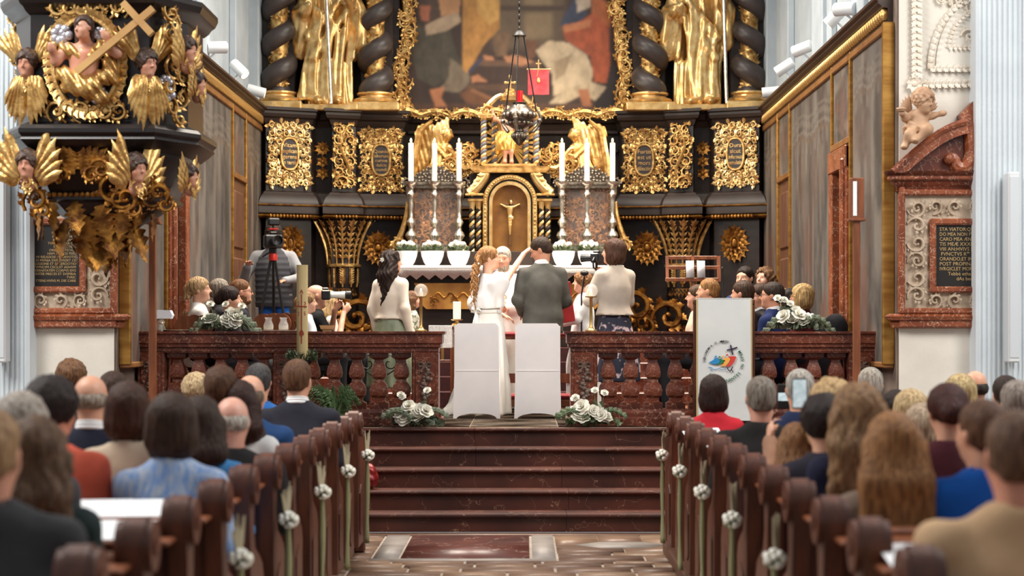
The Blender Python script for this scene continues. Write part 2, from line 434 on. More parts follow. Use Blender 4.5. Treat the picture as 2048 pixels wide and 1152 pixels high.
def polymask(ny, nx, poly):
    y, x = np.mgrid[0:ny, 0:nx]; x = (x+.5)/nx; y = (y+.5)/ny; ins = np.zeros((ny, nx), bool); n = len(poly)
    for i in range(n):
        x0, y0 = poly[i]; x1, y1 = poly[(i+1) % n]
        if y0 == y1: continue
        ins ^= ((y0 > y) != (y1 > y)) & (x < (x1-x0)*(y-y0)/(y1-y0)+x0)
    return ins.astype(float)
# ================================================================== ornament templates (x right, z up, relief towards -y)
def spiral_path(r, turns, hand=1, n=22, a0=math.pi):
    t = np.linspace(0, 1, n); a = a0-hand*t*turns*2*math.pi; rr = r*(1-.86*t**.8)
    return np.stack([rr*np.cos(a), -.25*r*np.sin(math.pi*np.clip(t, 0, 1)), rr*np.sin(a)], 1)
def make_leaflet(L=1.0, w=.3, curl=.35, lobes=3, n=7, m=5, cut=.28):
    """small carved acanthus leaf, root at origin, growing along +z, curling towards -y"""
    t = np.linspace(0, 1, n)[:, None]; s_ = np.linspace(-1, 1, m)[None, :]
    wd = w*np.sin(np.pi*np.clip(t*.92+.06, 0, 1))**.7*(1+cut*np.cos(t*lobes*2*np.pi))
    x = s_*wd; z = L*t*(1-.12*s_**2); y = -curl*L*t**2-.10*L*(1-s_**2)*np.sin(np.pi*t)
    P = np.stack([x+0*t, y+0*s_, z+0*s_], -1); mb = MB(); mb.grid(P)
    return mb
ACAN = make_leaflet(1, .3, .35, 5, 26, 9, .3); LEAFLET = make_leaflet(); LEAFSLIM = make_leaflet(1, .17, .2, 2); FEATHER = make_leaflet(1, .27, .06, 1)
def make_scroll(turns=1.35, thick=.13, leaves=7, seed=1):
    r = random.Random(seed); mb = MB(); P = spiral_path(1.0, turns)
    mb.tube(P, [thick*.9, thick*1.25, thick*.9, thick*.55], 6, up=(0, -1, 0), flat=1.3)
    mb.ell(P[-1]+np.array((0, -.08, 0)), .17, 7, 5)
    for k in range(leaves):
        i = 1+int(k*(len(P)*.62)/leaves); p = P[i]; a = math.atan2(p[2], p[0])
        tn = P[i+1]-P[i-1]; ta = math.atan2(tn[2], tn[0])
        ang = ta+.75*(1 if math.sin(a-ta) > 0 else -1)
        mb.stamp(LEAFLET, rotm(0, math.pi/2-ang, 0), p, r.uniform(.42, .62))
    for k in range(2):
        i = int(len(P)*(.55+.15*k)); p = P[i]; a = math.atan2(p[2], p[0])
        mb.stamp(LEAFSLIM, rotm(0, math.pi/2-(a+math.pi+.5), 0), p, .4)
    return mb
SCROLLS = [make_scroll(1.35, .14, 8, 1), make_scroll(1.15, .15, 7, 2), make_scroll(1.6, .12, 9, 3)]
def flipx(mb):
    V, Q, G = mb.arrays(); o = MB(); o.add(V*np.array((-1, 1, 1)), Q[:, ::-1] if len(Q) else [])
    for f in G: o.g.append(f[::-1]); o.gm.append(0)
    return o
SCROLLF = [flipx(s_) for s_ in SCROLLS]
def scroll(mb, x, z, r, ang=0, hand=1, y=0, i=0, depth=1.0):
    mb.stamp((SCROLLS if hand > 0 else SCROLLF)[i % 3], rotm(0, -ang, 0) @ np.diag((1, depth, 1)), (x, y, z), r)
def rosette(mb, x, z, r, y=0, n=8, dep=.5):
    for k in range(n):
        mb.stamp(LEAFLET, rotm(0, 2*math.pi*k/n, 0), (x, y, z), (r, r*dep*1.4, r))
    mb.ell((x, y-r*.18*dep, z), (r*.3, r*.3*dep, r*.3), 8, 5)
def rinceau(mb, w, h, y=0, cell=.11, hole=None, seed=3, symm=True, depth=1.0):
    """a carved panel of scrolls and leaves, centred on x=0,z=0; hole=(rx,rz)"""
    r = random.Random(seed)
    nx = max(1, round((w/2 if symm else w)/cell)); nz = max(2, round(h/cell)); cw = (w/2 if symm else w)/nx; chh = h/nz
    for i in range(nx):
        for j in range(nz):
            x = cw*(i+.5)-(0 if symm else w/2); z = -h/2+chh*(j+.5)
            if hole and (x/(hole[0]+cw*.35))**2+(z/(hole[1]+chh*.3))**2 < 1: continue
            a = r.uniform(-.9, .9)+(0 if (i+j) % 2 else math.pi*.5); hd = 1 if (i+j) % 2 else -1; k = r.randrange(3)
            rad = min(cw, chh)*.56
            scroll(mb, x, z, rad, a, hd, y, k, depth)
            if symm: mb.stamp((SCROLLF if hd > 0 else SCROLLS)[k], rotm(0, a, 0) @ np.diag((1, depth, 1)), (-x, y, z), rad)
    n = int(w*h*330)
    for k in range(n):
        x = r.uniform(0 if symm else -w/2, w/2)*.96; z = r.uniform(-h/2, h/2)*.97
        if hole and (x/(hole[0]*1.02))**2+(z/(hole[1]*1.02))**2 < 1.1: continue
        a = r.uniform(0, 6.28); sc = r.uniform(.05, .085)
        mb.stamp(LEAFLET, rotm(0, a, 0), (x, y-.004, z), sc)
        if symm: mb.stamp(LEAFLET, rotm(0, -a, 0), (-x, y-.004, z), sc)
def oval_ring(mb, rx, rz, t, x=0, z=0, y=0, n=28, p=2.0):
    a = np.linspace(0, 2*np.pi, n+1); c, s_ = np.cos(a), np.sin(a)
    mb.tube(np.stack([x+rx*np.sign(c)*np.abs(c)**(2/p), np.full(n+1, y), z+rz*np.sign(s_)*np.abs(s_)**(2/p)], 1), t, 6, caps=False)
def wing(mb, L=1.0, side=1, n1=7, y=0):
    """carved wing, root at origin, spreading up and to the side"""
    for row, (k, ln, w) in enumerate(((n1, 1.0, .2), (n1, .66, .19), (n1-1, .4, .17))):
        for i in range(k):
            u = i/(k-1); a = side*(.15+1.25*u); st = np.array((side*.30*L*(1-u)**1.0*.9, -.03*row*L, .42*L*(1-u)))
            mb.stamp(FEATHER, rotm(0, a, 0), (st[0], y+st[1], st[2]), (ln*L*(.62-.18*u), ln*L*.6, ln*L*(.72-.25*u)))
# ================================================================== nave floor
FB = [mat('floor_stone_%d' % i, S(*c), .42, 0, col2=S(*c2), ns=2.5, bump=.06, bs=10) for i, (c, c2) in enumerate(
    (((124, 94, 74), (98, 72, 56)), ((138, 108, 84), (112, 84, 64)), ((112, 84, 66), (92, 66, 52)), ((146, 118, 94), (120, 92, 72))))]
FGREY = mat('floor_grey_stone', S(150, 140, 132), .5, 0, col2=S(128, 118, 112), ns=4)
FRED = mat('floor_red_marble', S(96, 46, 36), .35, 0, col2=S(72, 32, 26), ns=3, veins=S(170, 140, 124), vs=2.4, vw=.006)
MORTAR = mat('mortar', S(172, 160, 146), .85, 0, col2=S(150, 138, 124), ns=9)
fl = tag(MB().box(-9, 9, -2, 14.57, -.3, -.012).obj('floor', MORTAR), kind='structure')
def slab(x0, x1, y0, y1, m, z=0.0, sk=(0, 0), dz=0.0):
    g = .011
    p = [(x0+g, y0+g), (x1-g+sk[0], y0+g), (x1-g+sk[1], y1-g), (x0+g, y1-g)]
    mb = MB(); mb.prism([(a, b) for a, b in p], -.03, z+dz, 'xy'); mb.obj('floor_slab', m, fl, 0)
r = random.Random(4)
def courses(x0, x1, y0, y1):
    y = y0
    while y < y1-.02:
        h = min(r.uniform(.19, .30), y1-y)
        if y1-y-h < .1: h = y1-y
        x = x0-r.uniform(0, .3) if x0 < -1.3 else x0
        while x < x1-.02:
            w = min(r.uniform(.34, .66), x1-x)
            if x1-x-w < .15: w = x1-x
            slab(max(x, x0), x+w, y, y+h, r.choice(FB), 0, dz=r.uniform(-.002, .002)); x += w
        y += h
courses(-1.62, 1.45, 11.3, 12.82)
slab(-1.12, .24, 12.82, 12.95, FGREY); slab(-1.1, -.9, 12.95, 14.4, FGREY); slab(.05, .24, 12.95, 14.4, FGREY); slab(-.9, .05, 12.95, 14.4, FRED); slab(-1.62, 1.45, 14.4, 14.58, FB[2])
courses(-1.62, -1.1, 12.95, 14.4); slab(-1.62, -1.12, 12.82, 12.95, FB[0])
hx = [(.38, 13.75), (.58, 13.55), (.92, 13.55), (1.12, 13.75), (.92, 13.95), (.58, 13.95)]
sc_ = lambda q: [((a-.75)*.975+.75, (b-13.75)*.96+13.75) for a, b in q]
for q, m in ((hx, FGREY), ([(.24, 13.75), (.38, 13.75), (.58, 13.95), (.58, 14.4), (.24, 14.4)], FB[1]), ([(.58, 13.95), (.92, 13.95), (.92, 14.4), (.58, 14.4)], FB[0]),
             ([(.92, 13.95), (1.12, 13.75), (1.45, 13.75), (1.45, 14.4), (.92, 14.4)], FB[3]), ([(.24, 13.75), (.24, 13.3), (.75, 13.3), (.75, 13.55), (.58, 13.55), (.38, 13.75)], FB[2]),
             ([(.75, 13.55), (.75, 13.3), (1.45, 13.3), (1.45, 13.75), (1.12, 13.75), (.92, 13.55)], FB[1])):
    cx_ = sum(a for a, b in q)/len(q); cy_ = sum(b for a, b in q)/len(q)
    MB().prism([(cx_+(a-cx_)*.978, cy_+(b-cy_)*.965) for a, b in q], -.03, 0, 'xy').obj('floor_slab', m, fl, 0)
courses(.24, 1.45, 12.82, 13.3)
# wooden podiums under the pews
PODW = mat('podium_wood', S(92, 54, 34), .45, 0, col2=S(66, 38, 24), ns=3, st=(1, 8, 8))
for sx, a, b in ((-1, -5.4, -1.30), (1, 1.02, 5.2)):
    for k in range(12): pass
    tag(MB().box(a, b, 1.0, 13.25, .002, .09, .01).obj('floor_podium', PODW), kind='structure')
# ================================================================== steps and sanctuary floor
SFL = mat('sanctuary_marble', S(204, 182, 160), .45, 0, col2=S(172, 146, 120), ns=2, veins=S(92, 64, 48), vs=1.6, vw=.012)
sf = tag(MB().box(-3.7, 3.4, 15.99, 25.2, .0, PZ-.02).obj('floor_sanctuary', REDMS), kind='structure')
for k in range(5):
    y0 = 14.57+.32*k; z0 = .155*k; z1 = z0+.155; st = None
    pr = [(y0+.03, z0), (y0+.03, z1-.05), (y0+.022, z1-.046), (y0+.02, z1-.04), (y0-.002, z1-.034), (y0-.012, z1-.024), (y0-.014, z1-.014), (y0-.008, z1-.004), (y0+.004, z1), (y0+.46, z1), (y0+.46, z0)]
    xs = [-3.9]+sorted([r.uniform(-2.6, -1.2), r.uniform(-.6, .5), r.uniform(1.0, 2.4)])+[3.65]
    for a, b in zip(xs[:-1], xs[1:]):
        MB().prism(pr, a+.0015, b-.0015, 'yz').obj('step_slab', REDMS, sf, 30)
for i in range(9):
    for j in range(2):
        a = -3.6+.78*i; MB().box(a+.002, a+.778, 15.86+j*.75+(.004 if j else .03), 15.86+(j+1)*.75, PZ-.03, PZ+.004, .003).obj('floor_tile', SFL, sf, 0)
for i in range(9):
    for j in range(4):
        a = -3.6+.78*i; MB().box(a+.002, a+.778, 17.362+j*.6, 17.36+(j+1)*.6-.002, PZ-.03, PZ+.004, .003).obj('floor_tile', SFL, sf, 0)
CARP = mat('red_carpet', S(62, 18, 18), .95, 0, col2=S(46, 12, 13), ns=20)
for k, (ya, xa, xb) in enumerate(((20.0, -3.6, 3.3), (20.35, -3.6, 3.3), (20.7, -2.3, 2.0), (21.05, -2.2, 1.9))):
    MB().box(xa, xb, ya, 25.0, PZ-.01+.16*k, PZ+.16*(k+1), .01).obj('altar_step', REDM, sf)
    MB().box(-1.0, .7, ya-.004, ya+.36, PZ+.16*k, PZ+.16*(k+1)+.006, .004).obj('step_carpet', CARP, sf)
ALZ = PZ+.64
# ================================================================== side walls of the sanctuary
PAINT = mat('painted_board', (.3, .3, .3), .55, attr='paint', bump=.05, bs=30)
def faux(nz, ny, seed, fringe=True, border=True, tint=(1, 1, 1), kind='drape'):
    """painted imitation hanging: grey marbled streaks, a border and a tasselled valance"""
    g = .5*fnoise(nz, ny, 3, max(6, ny//5), seed)+.3*fnoise(nz, ny, 14, max(10, ny//3), seed+1)+.2*fnoise(nz, ny, 50, ny//2, seed+2)
    rd = np.clip((fnoise(nz, ny, 4, max(5, ny//6), seed+3)-.52)*3.2, 0, 1)*np.clip(1.2-np.linspace(0, 1, nz)[:, None]*1.25, .15, 1)
    gr = np.array(S(122, 116, 110)); dk = np.array(S(80, 76, 73)); br = np.array(S(150, 98, 74)); lt = np.array(S(168, 158, 146))
    k = np.clip((g-.28)/.44, 0, 1)[..., None]; im = dk*(1-k)+gr*k
    im = im*(1-.62*rd[..., None])+br*.62*rd[..., None]
    hl = np.clip((fnoise(nz, ny, 5, ny//4, seed+7)-.62)*4, 0, 1)[..., None]; im = im*(1-.5*hl)+lt*.5*hl
    zz = np.linspace(0, 1, nz)[:, None]; yy = np.linspace(0, 1, ny)[None, :]
    if fringe:
        sag = .88-.012*np.cos(yy*2*np.pi*2)
        for off, th, c, al in ((0.0, .006, lt, .4), (.03, .010, lt, .28), (-.02, .010, np.array(S(128, 108, 92)), .5), (.055, .005, lt, .3)):
            a = (np.abs(zz-sag-off) < th)[..., None]*al; im = im*(1-a)+c*a
        a = ((np.abs(zz-sag+.045) < .02) & (np.sin(yy*2*np.pi*ny/7) > .2))[..., None]*.25; im = im*(1-a)+lt*a
    if border:
        e = ((yy < .05) | (yy > .95))[..., None]*.25; im = im*(1-e)+lt*e
    if kind == 'medallion':
        q = ((yy-.5)/.3)**2+((zz-.5)/.38)**2
        a = ((q < 1) & (q > .8))[..., None]*.5; im = im*(1-a)+np.array(S(150, 108, 84))*a
        a = (q < .45)[..., None]*.35; im = im*(1-a)+np.array(S(142, 92, 76))*a
    return im*np.array(tint)*.62
UPW = mat('pale_grey_plaster', S(178, 188, 194), .8, 0, col2=S(164, 174, 182), ns=2.5)
ZP0, ZP1 = 1.337, 4.30
BROWNP = mat('brown_painted_wood', S(112, 76, 56), .5, 0, col2=S(88, 58, 42), ns=3, st=(4, 4, .6))
PLB = mat('stone_grey_plaster', S(128, 112, 100), .8, 0, col2=S(104, 88, 78), ns=3)
STRIP = mat('gilt_strip', S(186, 140, 70), .38, .7, col2=S(150, 104, 44), ns=3, st=(1, 1, 6))
GILTW = mat('ochre_frame_wood', S(150, 104, 58), .45, .15, col2=S(120, 78, 42), ns=4)
for side, X0, nm in ((-1, -3.5, 'left'), (1, 3.2, 'right')):
    w = tag(MB().box(X0, X0+side*.5, 15.47, 25.2, 0, 4.52).obj('wall_'+nm, PLB), kind='structure')
    inn = -side
    def panel(y0, y1, z0, z1, seed, **k):
        ny = max(12, int((y1-y0)*26)); nz = max(24, int((z1-z0)*32)); im = faux(nz, ny, seed+(50 if side > 0 else 0), **k)
        MB().box(X0, X0+inn*.05, y0, y1, z0, z1).obj('panel_board', BROWNP, w, 0)
        if side < 0: paint_obj('painted_panel', im, (X0+inn*.054, y1, z0), (0, y0-y1, 0), (0, 0, z1-z0), PAINT, w)
        else: paint_obj('painted_panel', im, (X0+inn*.054, y0, z0), (0, y1-y0, 0), (0, 0, z1-z0), PAINT, w)
    def strip(y, z0=ZP0, z1=ZP1, t=.045, m=STRIP, d=.085): MB().box(X0, X0+inn*d, y-t/2, y+t/2, z0, z1, .008).obj('gilt_strip', m, w)
    panel(15.62, 17.22, ZP0, ZP1-.06, 3); panel(18.33, 21.17, PZ, ZP1-.06, 5); panel(22.23, 24.4, PZ, ZP1-.06, 7, tint=(1.25, 1.15, 1.05))
    panel(17.31, 18.27, 3.48, ZP1-.08, 9, fringe=False, kind='medallion'); panel(21.25, 22.16, 3.50, ZP1-.08, 11, fringe=False, kind='medallion')
    strip(15.57, t=.07, d=.10); strip(17.27); strip(18.3, PZ); strip(21.2, PZ); strip(22.2, PZ)
    for a, b in ((17.27, 18.3), (21.2, 22.2)): MB().box(X0, X0+inn*.09, a, b, 3.43, 3.5, .01).obj('frame_rail', GILTW, w)
    MB().box(X0, X0+inn*.08, 15.55, 24.4, ZP1-.075, ZP1, .01).obj('frame_rail', GILTW, w)
    MB().box(X0, X0+inn*.09, 15.55, 17.27, ZP0-.03, ZP0+.02, .01).obj('frame_rail', GILTW, w)
    # marble door case in the first narrow bay, panelled door in the second
    d1 = MB(); d1.box(X0, X0+inn*.11, 17.3, 17.5, PZ, 3.42, .012); d1.box(X0, X0+inn*.11, 18.1, 18.28, PZ, 3.42, .012); d1.box(X0, X0+inn*.12, 17.3, 18.28, 3.2, 3.42, .012)
    d1.box(X0, X0+inn*.15, 17.34, 17.44, PZ, 3.3, .02)
    tag(d1.obj('door_1' if side < 0 else 'door_2', REDMO), kind='structure')
    MB().box(X0, X0+inn*.03, 17.5, 18.1, PZ, 3.2).obj('door_leaf', EBONY, w)
    d2 = tag(MB().box(X0, X0+inn*.05, 21.25, 22.16, PZ, 3.43).obj('door_3' if side < 0 else 'door_4', BROWNP), kind='structure')
    for z0, z1 in ((PZ+.1, 1.6), (1.7, 2.5), (2.6, 3.3)): MB().box(X0, X0+inn*.075, 21.36, 22.05, z0, z1, .025).obj('door_panel', BROWNP, d2)
    if side > 0: MB().ell((X0-.10, 21.33, 2.1), .03, 8, 6).obj('door_knob', BRASS, d2)
    # cornice with its row of gilded gadroons
    CW = mat('cornice_wood', S(72, 52, 42), .45, 0, col2=S(54, 38, 30), ns=3, st=(1, .6, 4))
    cr = MB(); pf = [(-.3, 4.30), (.075, 4.30), (.075, 4.31), (.045, 4.32), (.045, 4.43), (.10, 4.44), (.10, 4.45), (.13, 4.47), (.13, 4.49), (.16, 4.505), (.16, 4.53), (-.3, 4.53)]
    pth = [(X0, 25), (X0, 15.5), (X0+side*1.0, 15.5)] if side < 0 else [(X0+1.0, 15.5), (X0, 15.5), (X0, 25)]
    pth = [(X0, 25.0), (X0, 15.6)]
    cr.sweep(pth if side > 0 else pth[::-1], pf, side=1)
    V, Q, G = cr.arrays()
    cr.g.append([i for i in range(len(pf))]); cr.gm.append(0); cr.g.append([len(pf)+i for i in range(len(pf))][::-1]); cr.gm.append(0)
    c = tag(cr.obj('trim_%d' % (1 if side < 0 else 2), CW), kind='structure')
    gm = MB(); gm.lathe([(.0001, -.075), (.03, -.06), (.045, -.02), (.042, .03), (.02, .07), (.0001, .075)], 7); gme = gm.mesh('gadroon', GOLD)
    y = 15.66
    while y < 24.6: inst('gadroon', gme, c, (X0+inn*.07, y, 4.375), (0, 0, 0), (1, 1, .78)); y += .098
    # upper wall with pilasters
    UX = X0+side*.14
    u = tag(MB().box(UX, UX+side*.4, 15.47, 25.2, 4.52, 10).obj('wall_upper_'+nm, UPW), kind='structure')
    for a, b, dd in ((15.5, 16.1, .06), (16.9, 17.9, .07), (17.1, 17.7, .12), (19.2, 20.4, .07), (19.45, 20.15, .12), (22.2, 23.2, .09), (23.6, 24.4, .16)):
        MB().box(UX, UX+inn*dd, a, b, 4.52, 10, .012).obj('pilaster', UPW, u)
# back wall behind the altar
bk = tag(MB().box(-4.2, 3.9, 25.0, 25.3, 0, 10).obj('wall_back', CREAMW), kind='structure')
# ================================================================== walls that face the nave on both sides of the arch
for side, X0, nm in ((-1, -3.52, 'left'), (1, 3.22, 'right')):
    tag(MB().box(X0, side*9, 15.45, 15.9, 0, 10).obj('wall_arch_'+nm, CREAMW), kind='structure')
    pa, pb = (X(1942, 15.4), X(2033, 15.4)) if side > 0 else (X(16, 15.4), X(70, 15.4)-.0)
    if side < 0: pa = pb-.37
    # fluted pilaster
    nfl = 8; wd = pb-pa; q = [(pa, 15.46), (pa, 15.24)]
    e = .02; fw = (wd-2*e)/nfl
    for i in range(nfl):
        x0 = pa+e+i*fw; q.append((x0+.006, 15.22))
        for k in range(1, 6): t = math.pi*k/6; q.append((x0+fw/2-(fw/2-.006)*math.cos(t), 15.22+.02*math.sin(t)))
        q.append((x0+fw-.006, 15.22))
    q += [(pb, 15.24), (pb, 15.46)]
    tag(MB().prism(q, 0, 10, 'xy').obj('trim_%d' % (3 if side < 0 else 4), WHITEW, None, 50), kind='structure')
    tag(MB().box(pb+.004 if side > 0 else pa-1.6, pb+1.6 if side > 0 else pa-.004, 15.24, 15.44, 0, 10, .01).obj('trim_%d' % (5 if side < 0 else 6), WHITEW), kind='structure')
# ================================================================== stucco relief on the right wall
sw = thing('stucco_relief', 'cream stucco relief of arched bands high on the right wall', 'relief', (0, 0, 0))
def band(path, name, w, m=STUCCO, y=15.432, leaf=.06, step=.055):
    mb = MB(); P = np.array(path, float); n = len(P)
    P3 = np.stack([P[:, 0], np.full(n, y), P[:, 1]], 1)
    mb.tube(P3, w*.5, 6, flat=.35, up=(0, -1, 0))
    L_ = np.concatenate([[0], np.cumsum(np.linalg.norm(np.diff(P, axis=0), axis=1))]); s_ = np.arange(0, L_[-1], step)
    xs = np.interp(s_, L_, P[:, 0]); zs = np.interp(s_, L_, P[:, 1])
    for k in range(len(s_)-1):
        a = math.atan2(xs[k+1]-xs[k], zs[k+1]-zs[k])
        for d in (-.7, .7): mb.stamp(LEAFLET, rotm(0, a+d, 0), (xs[k], y-.012, zs[k]), leaf)
    mb.obj(name, m, sw)
dW = 15.44
g = lambda px, py: (X(px, dW), Zh(py, dW))
band([g(1832, -60), g(1832, 165)], 'leaf_band', .055, leaf=.075)
band([g(1832, 170), g(1960, 167)], 'leaf_band', .05, leaf=.06)
rs = MB(); rosette(rs, *g(1828, 168), .085, 15.43, 9, .7); rs.obj('shell', STUCCO, sw)
def arc(cx, cz, rx, rz, a0, a1, n=20): t = np.linspace(a0, a1, n); return [(cx+rx*math.cos(q), cz+rz*math.sin(q)) for q in t]
cx_, cz_ = g(1965, 138)
band(arc(cx_, cz_, .45, .62, math.pi, math.pi*.5), 'arch_band', .05, leaf=.05)
band([(cx_-.45, cz_), (cx_+.1, cz_)], 'sill_band', .05, leaf=.05)
band(arc(cx_, cz_+.18, .29, .33, math.pi, math.pi*.5), 'arch_band', .03, leaf=.04, step=.04)
band([(cx_-.29, cz_+.18), (cx_+.1, cz_+.18)], 'sill_band', .028, leaf=.035, step=.04)
ins = MB(); ins.prism([(a, b) for a, b in arc(cx_, cz_+.02, .40, .58, math.pi, 0, 24)], 15.435, 15.4495, 'xz'); ins.obj('field', CREAMW, sw)
ins = MB(); scroll(ins, cx_-.12, cz_+.28, .07, 0, 1, 15.425); scroll(ins, cx_+.0, cz_+.27, .07, 0, -1, 15.425, 1); scroll(ins, cx_-.05, cz_+.38, .05, 1, 1, 15.425, 2)
ins.obj('scrollwork', STUCCO, sw)
ins = MB()
for k in range(3): scroll(ins, cx_-.35+.13*k, cz_+.6-.02*k*k, .06, k, 1 if k % 2 else -1, 15.43, k)
ins.obj('scrollwork', STUCCO, sw)
# ================================================================== marble memorials (epitaphs)
BLKST = mat('black_slate', S(30, 25, 22), .4)
GOLDT = mat('gilt_lettering', S(190, 160, 110), .5, .3)
def epitaph(side, axpx, label, lines, top):
    D = 15.43; cx = X(axpx, D); e = thing('memorial_tablet', label, 'epitaph', (cx, D, 0))
    sgn = -1 if side > 0 else 1                       # visible half
    def zz(py): return Zh(py, D)
    W = .73
    b = MB(); b.sweep([(-W-.02, .02), (-W-.02, 0), (W+.02, 0), (W+.02, .02)], [(0, zz(657)), (.03, zz(655)), (.05, zz(645)), (.035, zz(643)), (.075, zz(640)), (.09, zz(633)), (.06, zz(628)), (.0, zz(628))], side=1)
    b.box(-W, W, -.06, .02, zz(655), zz(629), .01); b.obj('ledge', REDMO, e)
    f = MB()
    for x0, x1, z0, z1 in ((-W, -W+.05, zz(628), zz(375)), (W-.05, W, zz(628), zz(375)), (-W, W, zz(628), zz(616)), (-W, W, zz(392), zz(380))): f.box(x0+(.001 if x1-x0 > .5 else 0), x1-(.001 if x1-x0 > .5 else 0), -.07-(.002 if x1-x0 > .5 else 0), .02, z0, z1, .012)
    f.obj('outer_frame', REDMO, e)
    MB().box(-W+.03, W-.03, -.03, .02, zz(620), zz(385)).obj('relief_ground', STUCCOG, e)
    i0, i1 = zz(586), zz(438); iw = .47
    f = MB()
    for x0, x1, z0, z1 in ((-iw, -iw+.055, i0, i1), (iw-.055, iw, i0, i1), (-iw, iw, i0, i0+.055), (-iw, iw, i1-.055, i1)): f.box(x0+(.001 if x1-x0 > .5 else 0), x1-(.001 if x1-x0 > .5 else 0), -.075-(.002 if x1-x0 > .5 else 0), .02, z0, z1, .014)
    f.obj('inner_frame', REDMO, e)
    MB().box(-iw+.04, iw-.04, -.045, .02, i0+.04, i1-.04).obj('inscription_slab', BLKST, e)
    rl = MB(); q = random.Random(axpx)
    za, zb = zz(614), zz(394); nn = 6
    for sx in (-1, 1):
        for k in range(nn):
            z = za+.10+(zb-za-.2)*k/(nn-1); scroll(rl, sx*.575, z, .085, q.uniform(-.4, .4)+(math.pi if k % 2 else 0), sx*(1 if k % 2 else -1), -.03, k, 1.3)
    for z in (zz(601), zz(414)):
        for k in range(6): scroll(rl, -.42+.168*k, z, .07, math.pi*.5*(1 if k % 2 else -1)+q.uniform(-.3, .3), 1 if k % 2 else -1, -.03, k, 1.3)
    rl.obj('scroll_relief', STUCCOG, e)
    tb = MB(); z = i1-.105; lh = (i1-i0-.17)/len(lines)
    for ln in lines:
        t = text_mb(ln, lh*1.02, .001, False)
        if t.v:
            V, Q, G = t.arrays(); wd = V[:, 0].max(); 
            sx = min(1.0, (.45 if side > 0 else .74)/max(wd, .01))
            x0 = -.385 if side > 0 else .385-wd*sx
            tb.stamp(t, None, (x0, -.05, z), (sx, 1, 1))
        z -= lh
    tag(tb.obj('inscription', GOLDT, e), kind='stuff')
    if top:
        c = MB(); cw = .82
        c.sweep([(-cw+.1, .02), (-cw+.1, 0), (cw-.1, 0), (cw-.1, .02)], [(0, zz(386)), (.03, zz(384)), (.045, zz(372)), (.07, zz(366)), (.075, zz(356)), (.11, zz(352)), (.13, zz(344)), (0, zz(344))], side=1)
        c.obj('cornice', REDM, e)
        MB().box(-cw, cw, -.10, .02, zz(362), zz(349), .012).obj('cornice_slab', REDMO, e)
        for sx in (-1, 1):                                # segmental broken pediment
            n = 12; a = np.linspace(0, 1, n); zb_ = zz(348)
            ox = sx*(-cw+.02+a*.62); oz = zb_+.03+.43*np.sin(a*math.pi*.44)
            pts = np.stack([ox, oz], 1); inn = np.stack([ox+sx*.03, np.maximum(oz-.115, zb_)], 1)
            poly = [tuple(p) for p in pts]+[tuple(p) for p in inn[::-1]]
            MB().prism(poly, -.13, .02, 'xz').obj('pediment_arc', REDMO, e)
            mb = MB(); mb.tube(np.stack([ox, np.full(n, -.13), oz-.02], 1), .03, 6); mb.obj('pediment_moulding', REDMO, e)
            MB().prism([tuple(p) for p in inn]+[(sx*(-cw+.62), zb_)], -.05, .02, 'xz').obj('tympanum', REDM, e)
        for sx in (-1, 1):
            v = MB()
            zb_ = zz(348); P = [(sx*.34, 0), (sx*.33, .05), (sx*.27, .06), (sx*.26, .11), (sx*.31, .14), (sx*.33, .11)]
            pts = np.array([(sx*.33, zb_+.10), (sx*.27, zb_+.14), (sx*.25, zb_+.06), (sx*.18, zb_+.03), (sx*.10, zb_+.12), (sx*.10, zb_+.28), (sx*.13, zb_+.38), (sx*.08, zb_+.43), (sx*.03, zb_+.38)])
            t = np.linspace(0, len(pts)-1, 40); xs = np.interp(t, range(len(pts)), pts[:, 0]); zs = np.interp(t, range(len(pts)), pts[:, 1])
            ker = np.ones(5)/5; xs = np.convolve(np.pad(xs, 2, 'edge'), ker, 'valid'); zs = np.convolve(np.pad(zs, 2, 'edge'), ker, 'valid')
            v.tube(np.stack([xs, np.full(40, -.07), zs], 1), [.05, .055, .07, .075, .06, .045], 8); v.ell((sx*.31, -.09, zb_+.12), .05, 8, 6)
            v.obj('volute', REDMO, e)
        sh = MB(); sh.prism([(-.2, zz(348)+.36), (-.22, zz(348)+.50), (-.1, zz(348)+.62), (0, zz(348)+.66), (.1, zz(348)+.62), (.22, zz(348)+.50), (.2, zz(348)+.36), (0, zz(348)+.42)], -.11, .02, 'xz'); sh.obj('crest', REDMO, e)
        MB().prism([(-.1, zz(348)), (.1, zz(348)), (.08, zz(348)+.4), (-.08, zz(348)+.4)], -.05, .02, 'xz').obj('crest_shaft', REDMO, e)
    return e
EPR = epitaph(1, 1966, 'red marble memorial with broken pediment and STA VIATOR inscription on the right wall',
    ['STA VIATOR:QVID TIMES', 'DO MEA NON FVIT FORTIS', 'CARO MEA ÆNEA, QVAM', 'TIS MEÆ XXXIX Â', 'VIII AN:HVIVS MONAST', ' FVNCTVS Rᵐ D.AMB', 'ORANDO,ET IN HOMINE', 'POST PROPINATVM A', 'IVRGICI,ET MORTIS AMAR', '      Tebbé ethanils anc', '            dAs beneDICt'], True)
EPL = epitaph(-1, 65, 'red marble memorial with scroll relief half hidden behind the pulpit pendant',
    ['HRO CL', 'TTENSTEL DOM', 'E NOTISSIMA N', 'R JACET QVIA I', 'TVR ECCLESIA CO', 'SVPELLECTILES', 'ORIIS PARTICVLA', 'HAM ANNOS FERE', 'MI RELIGIOSI EVI DEVOTIS', 'ES MVNIA EXPLEVISSET CE', 'RELIGIONE ET SACERDOTIO', 'IN TVMVLVM CECIDIT ADHVM', 'ÆTERNITATEM CORPVS EIVS', 'INTER PRECES ET SVSPIRIA', 'TVRIC                       ', 'TTENS HVIVS M. DIE CARE '], True)
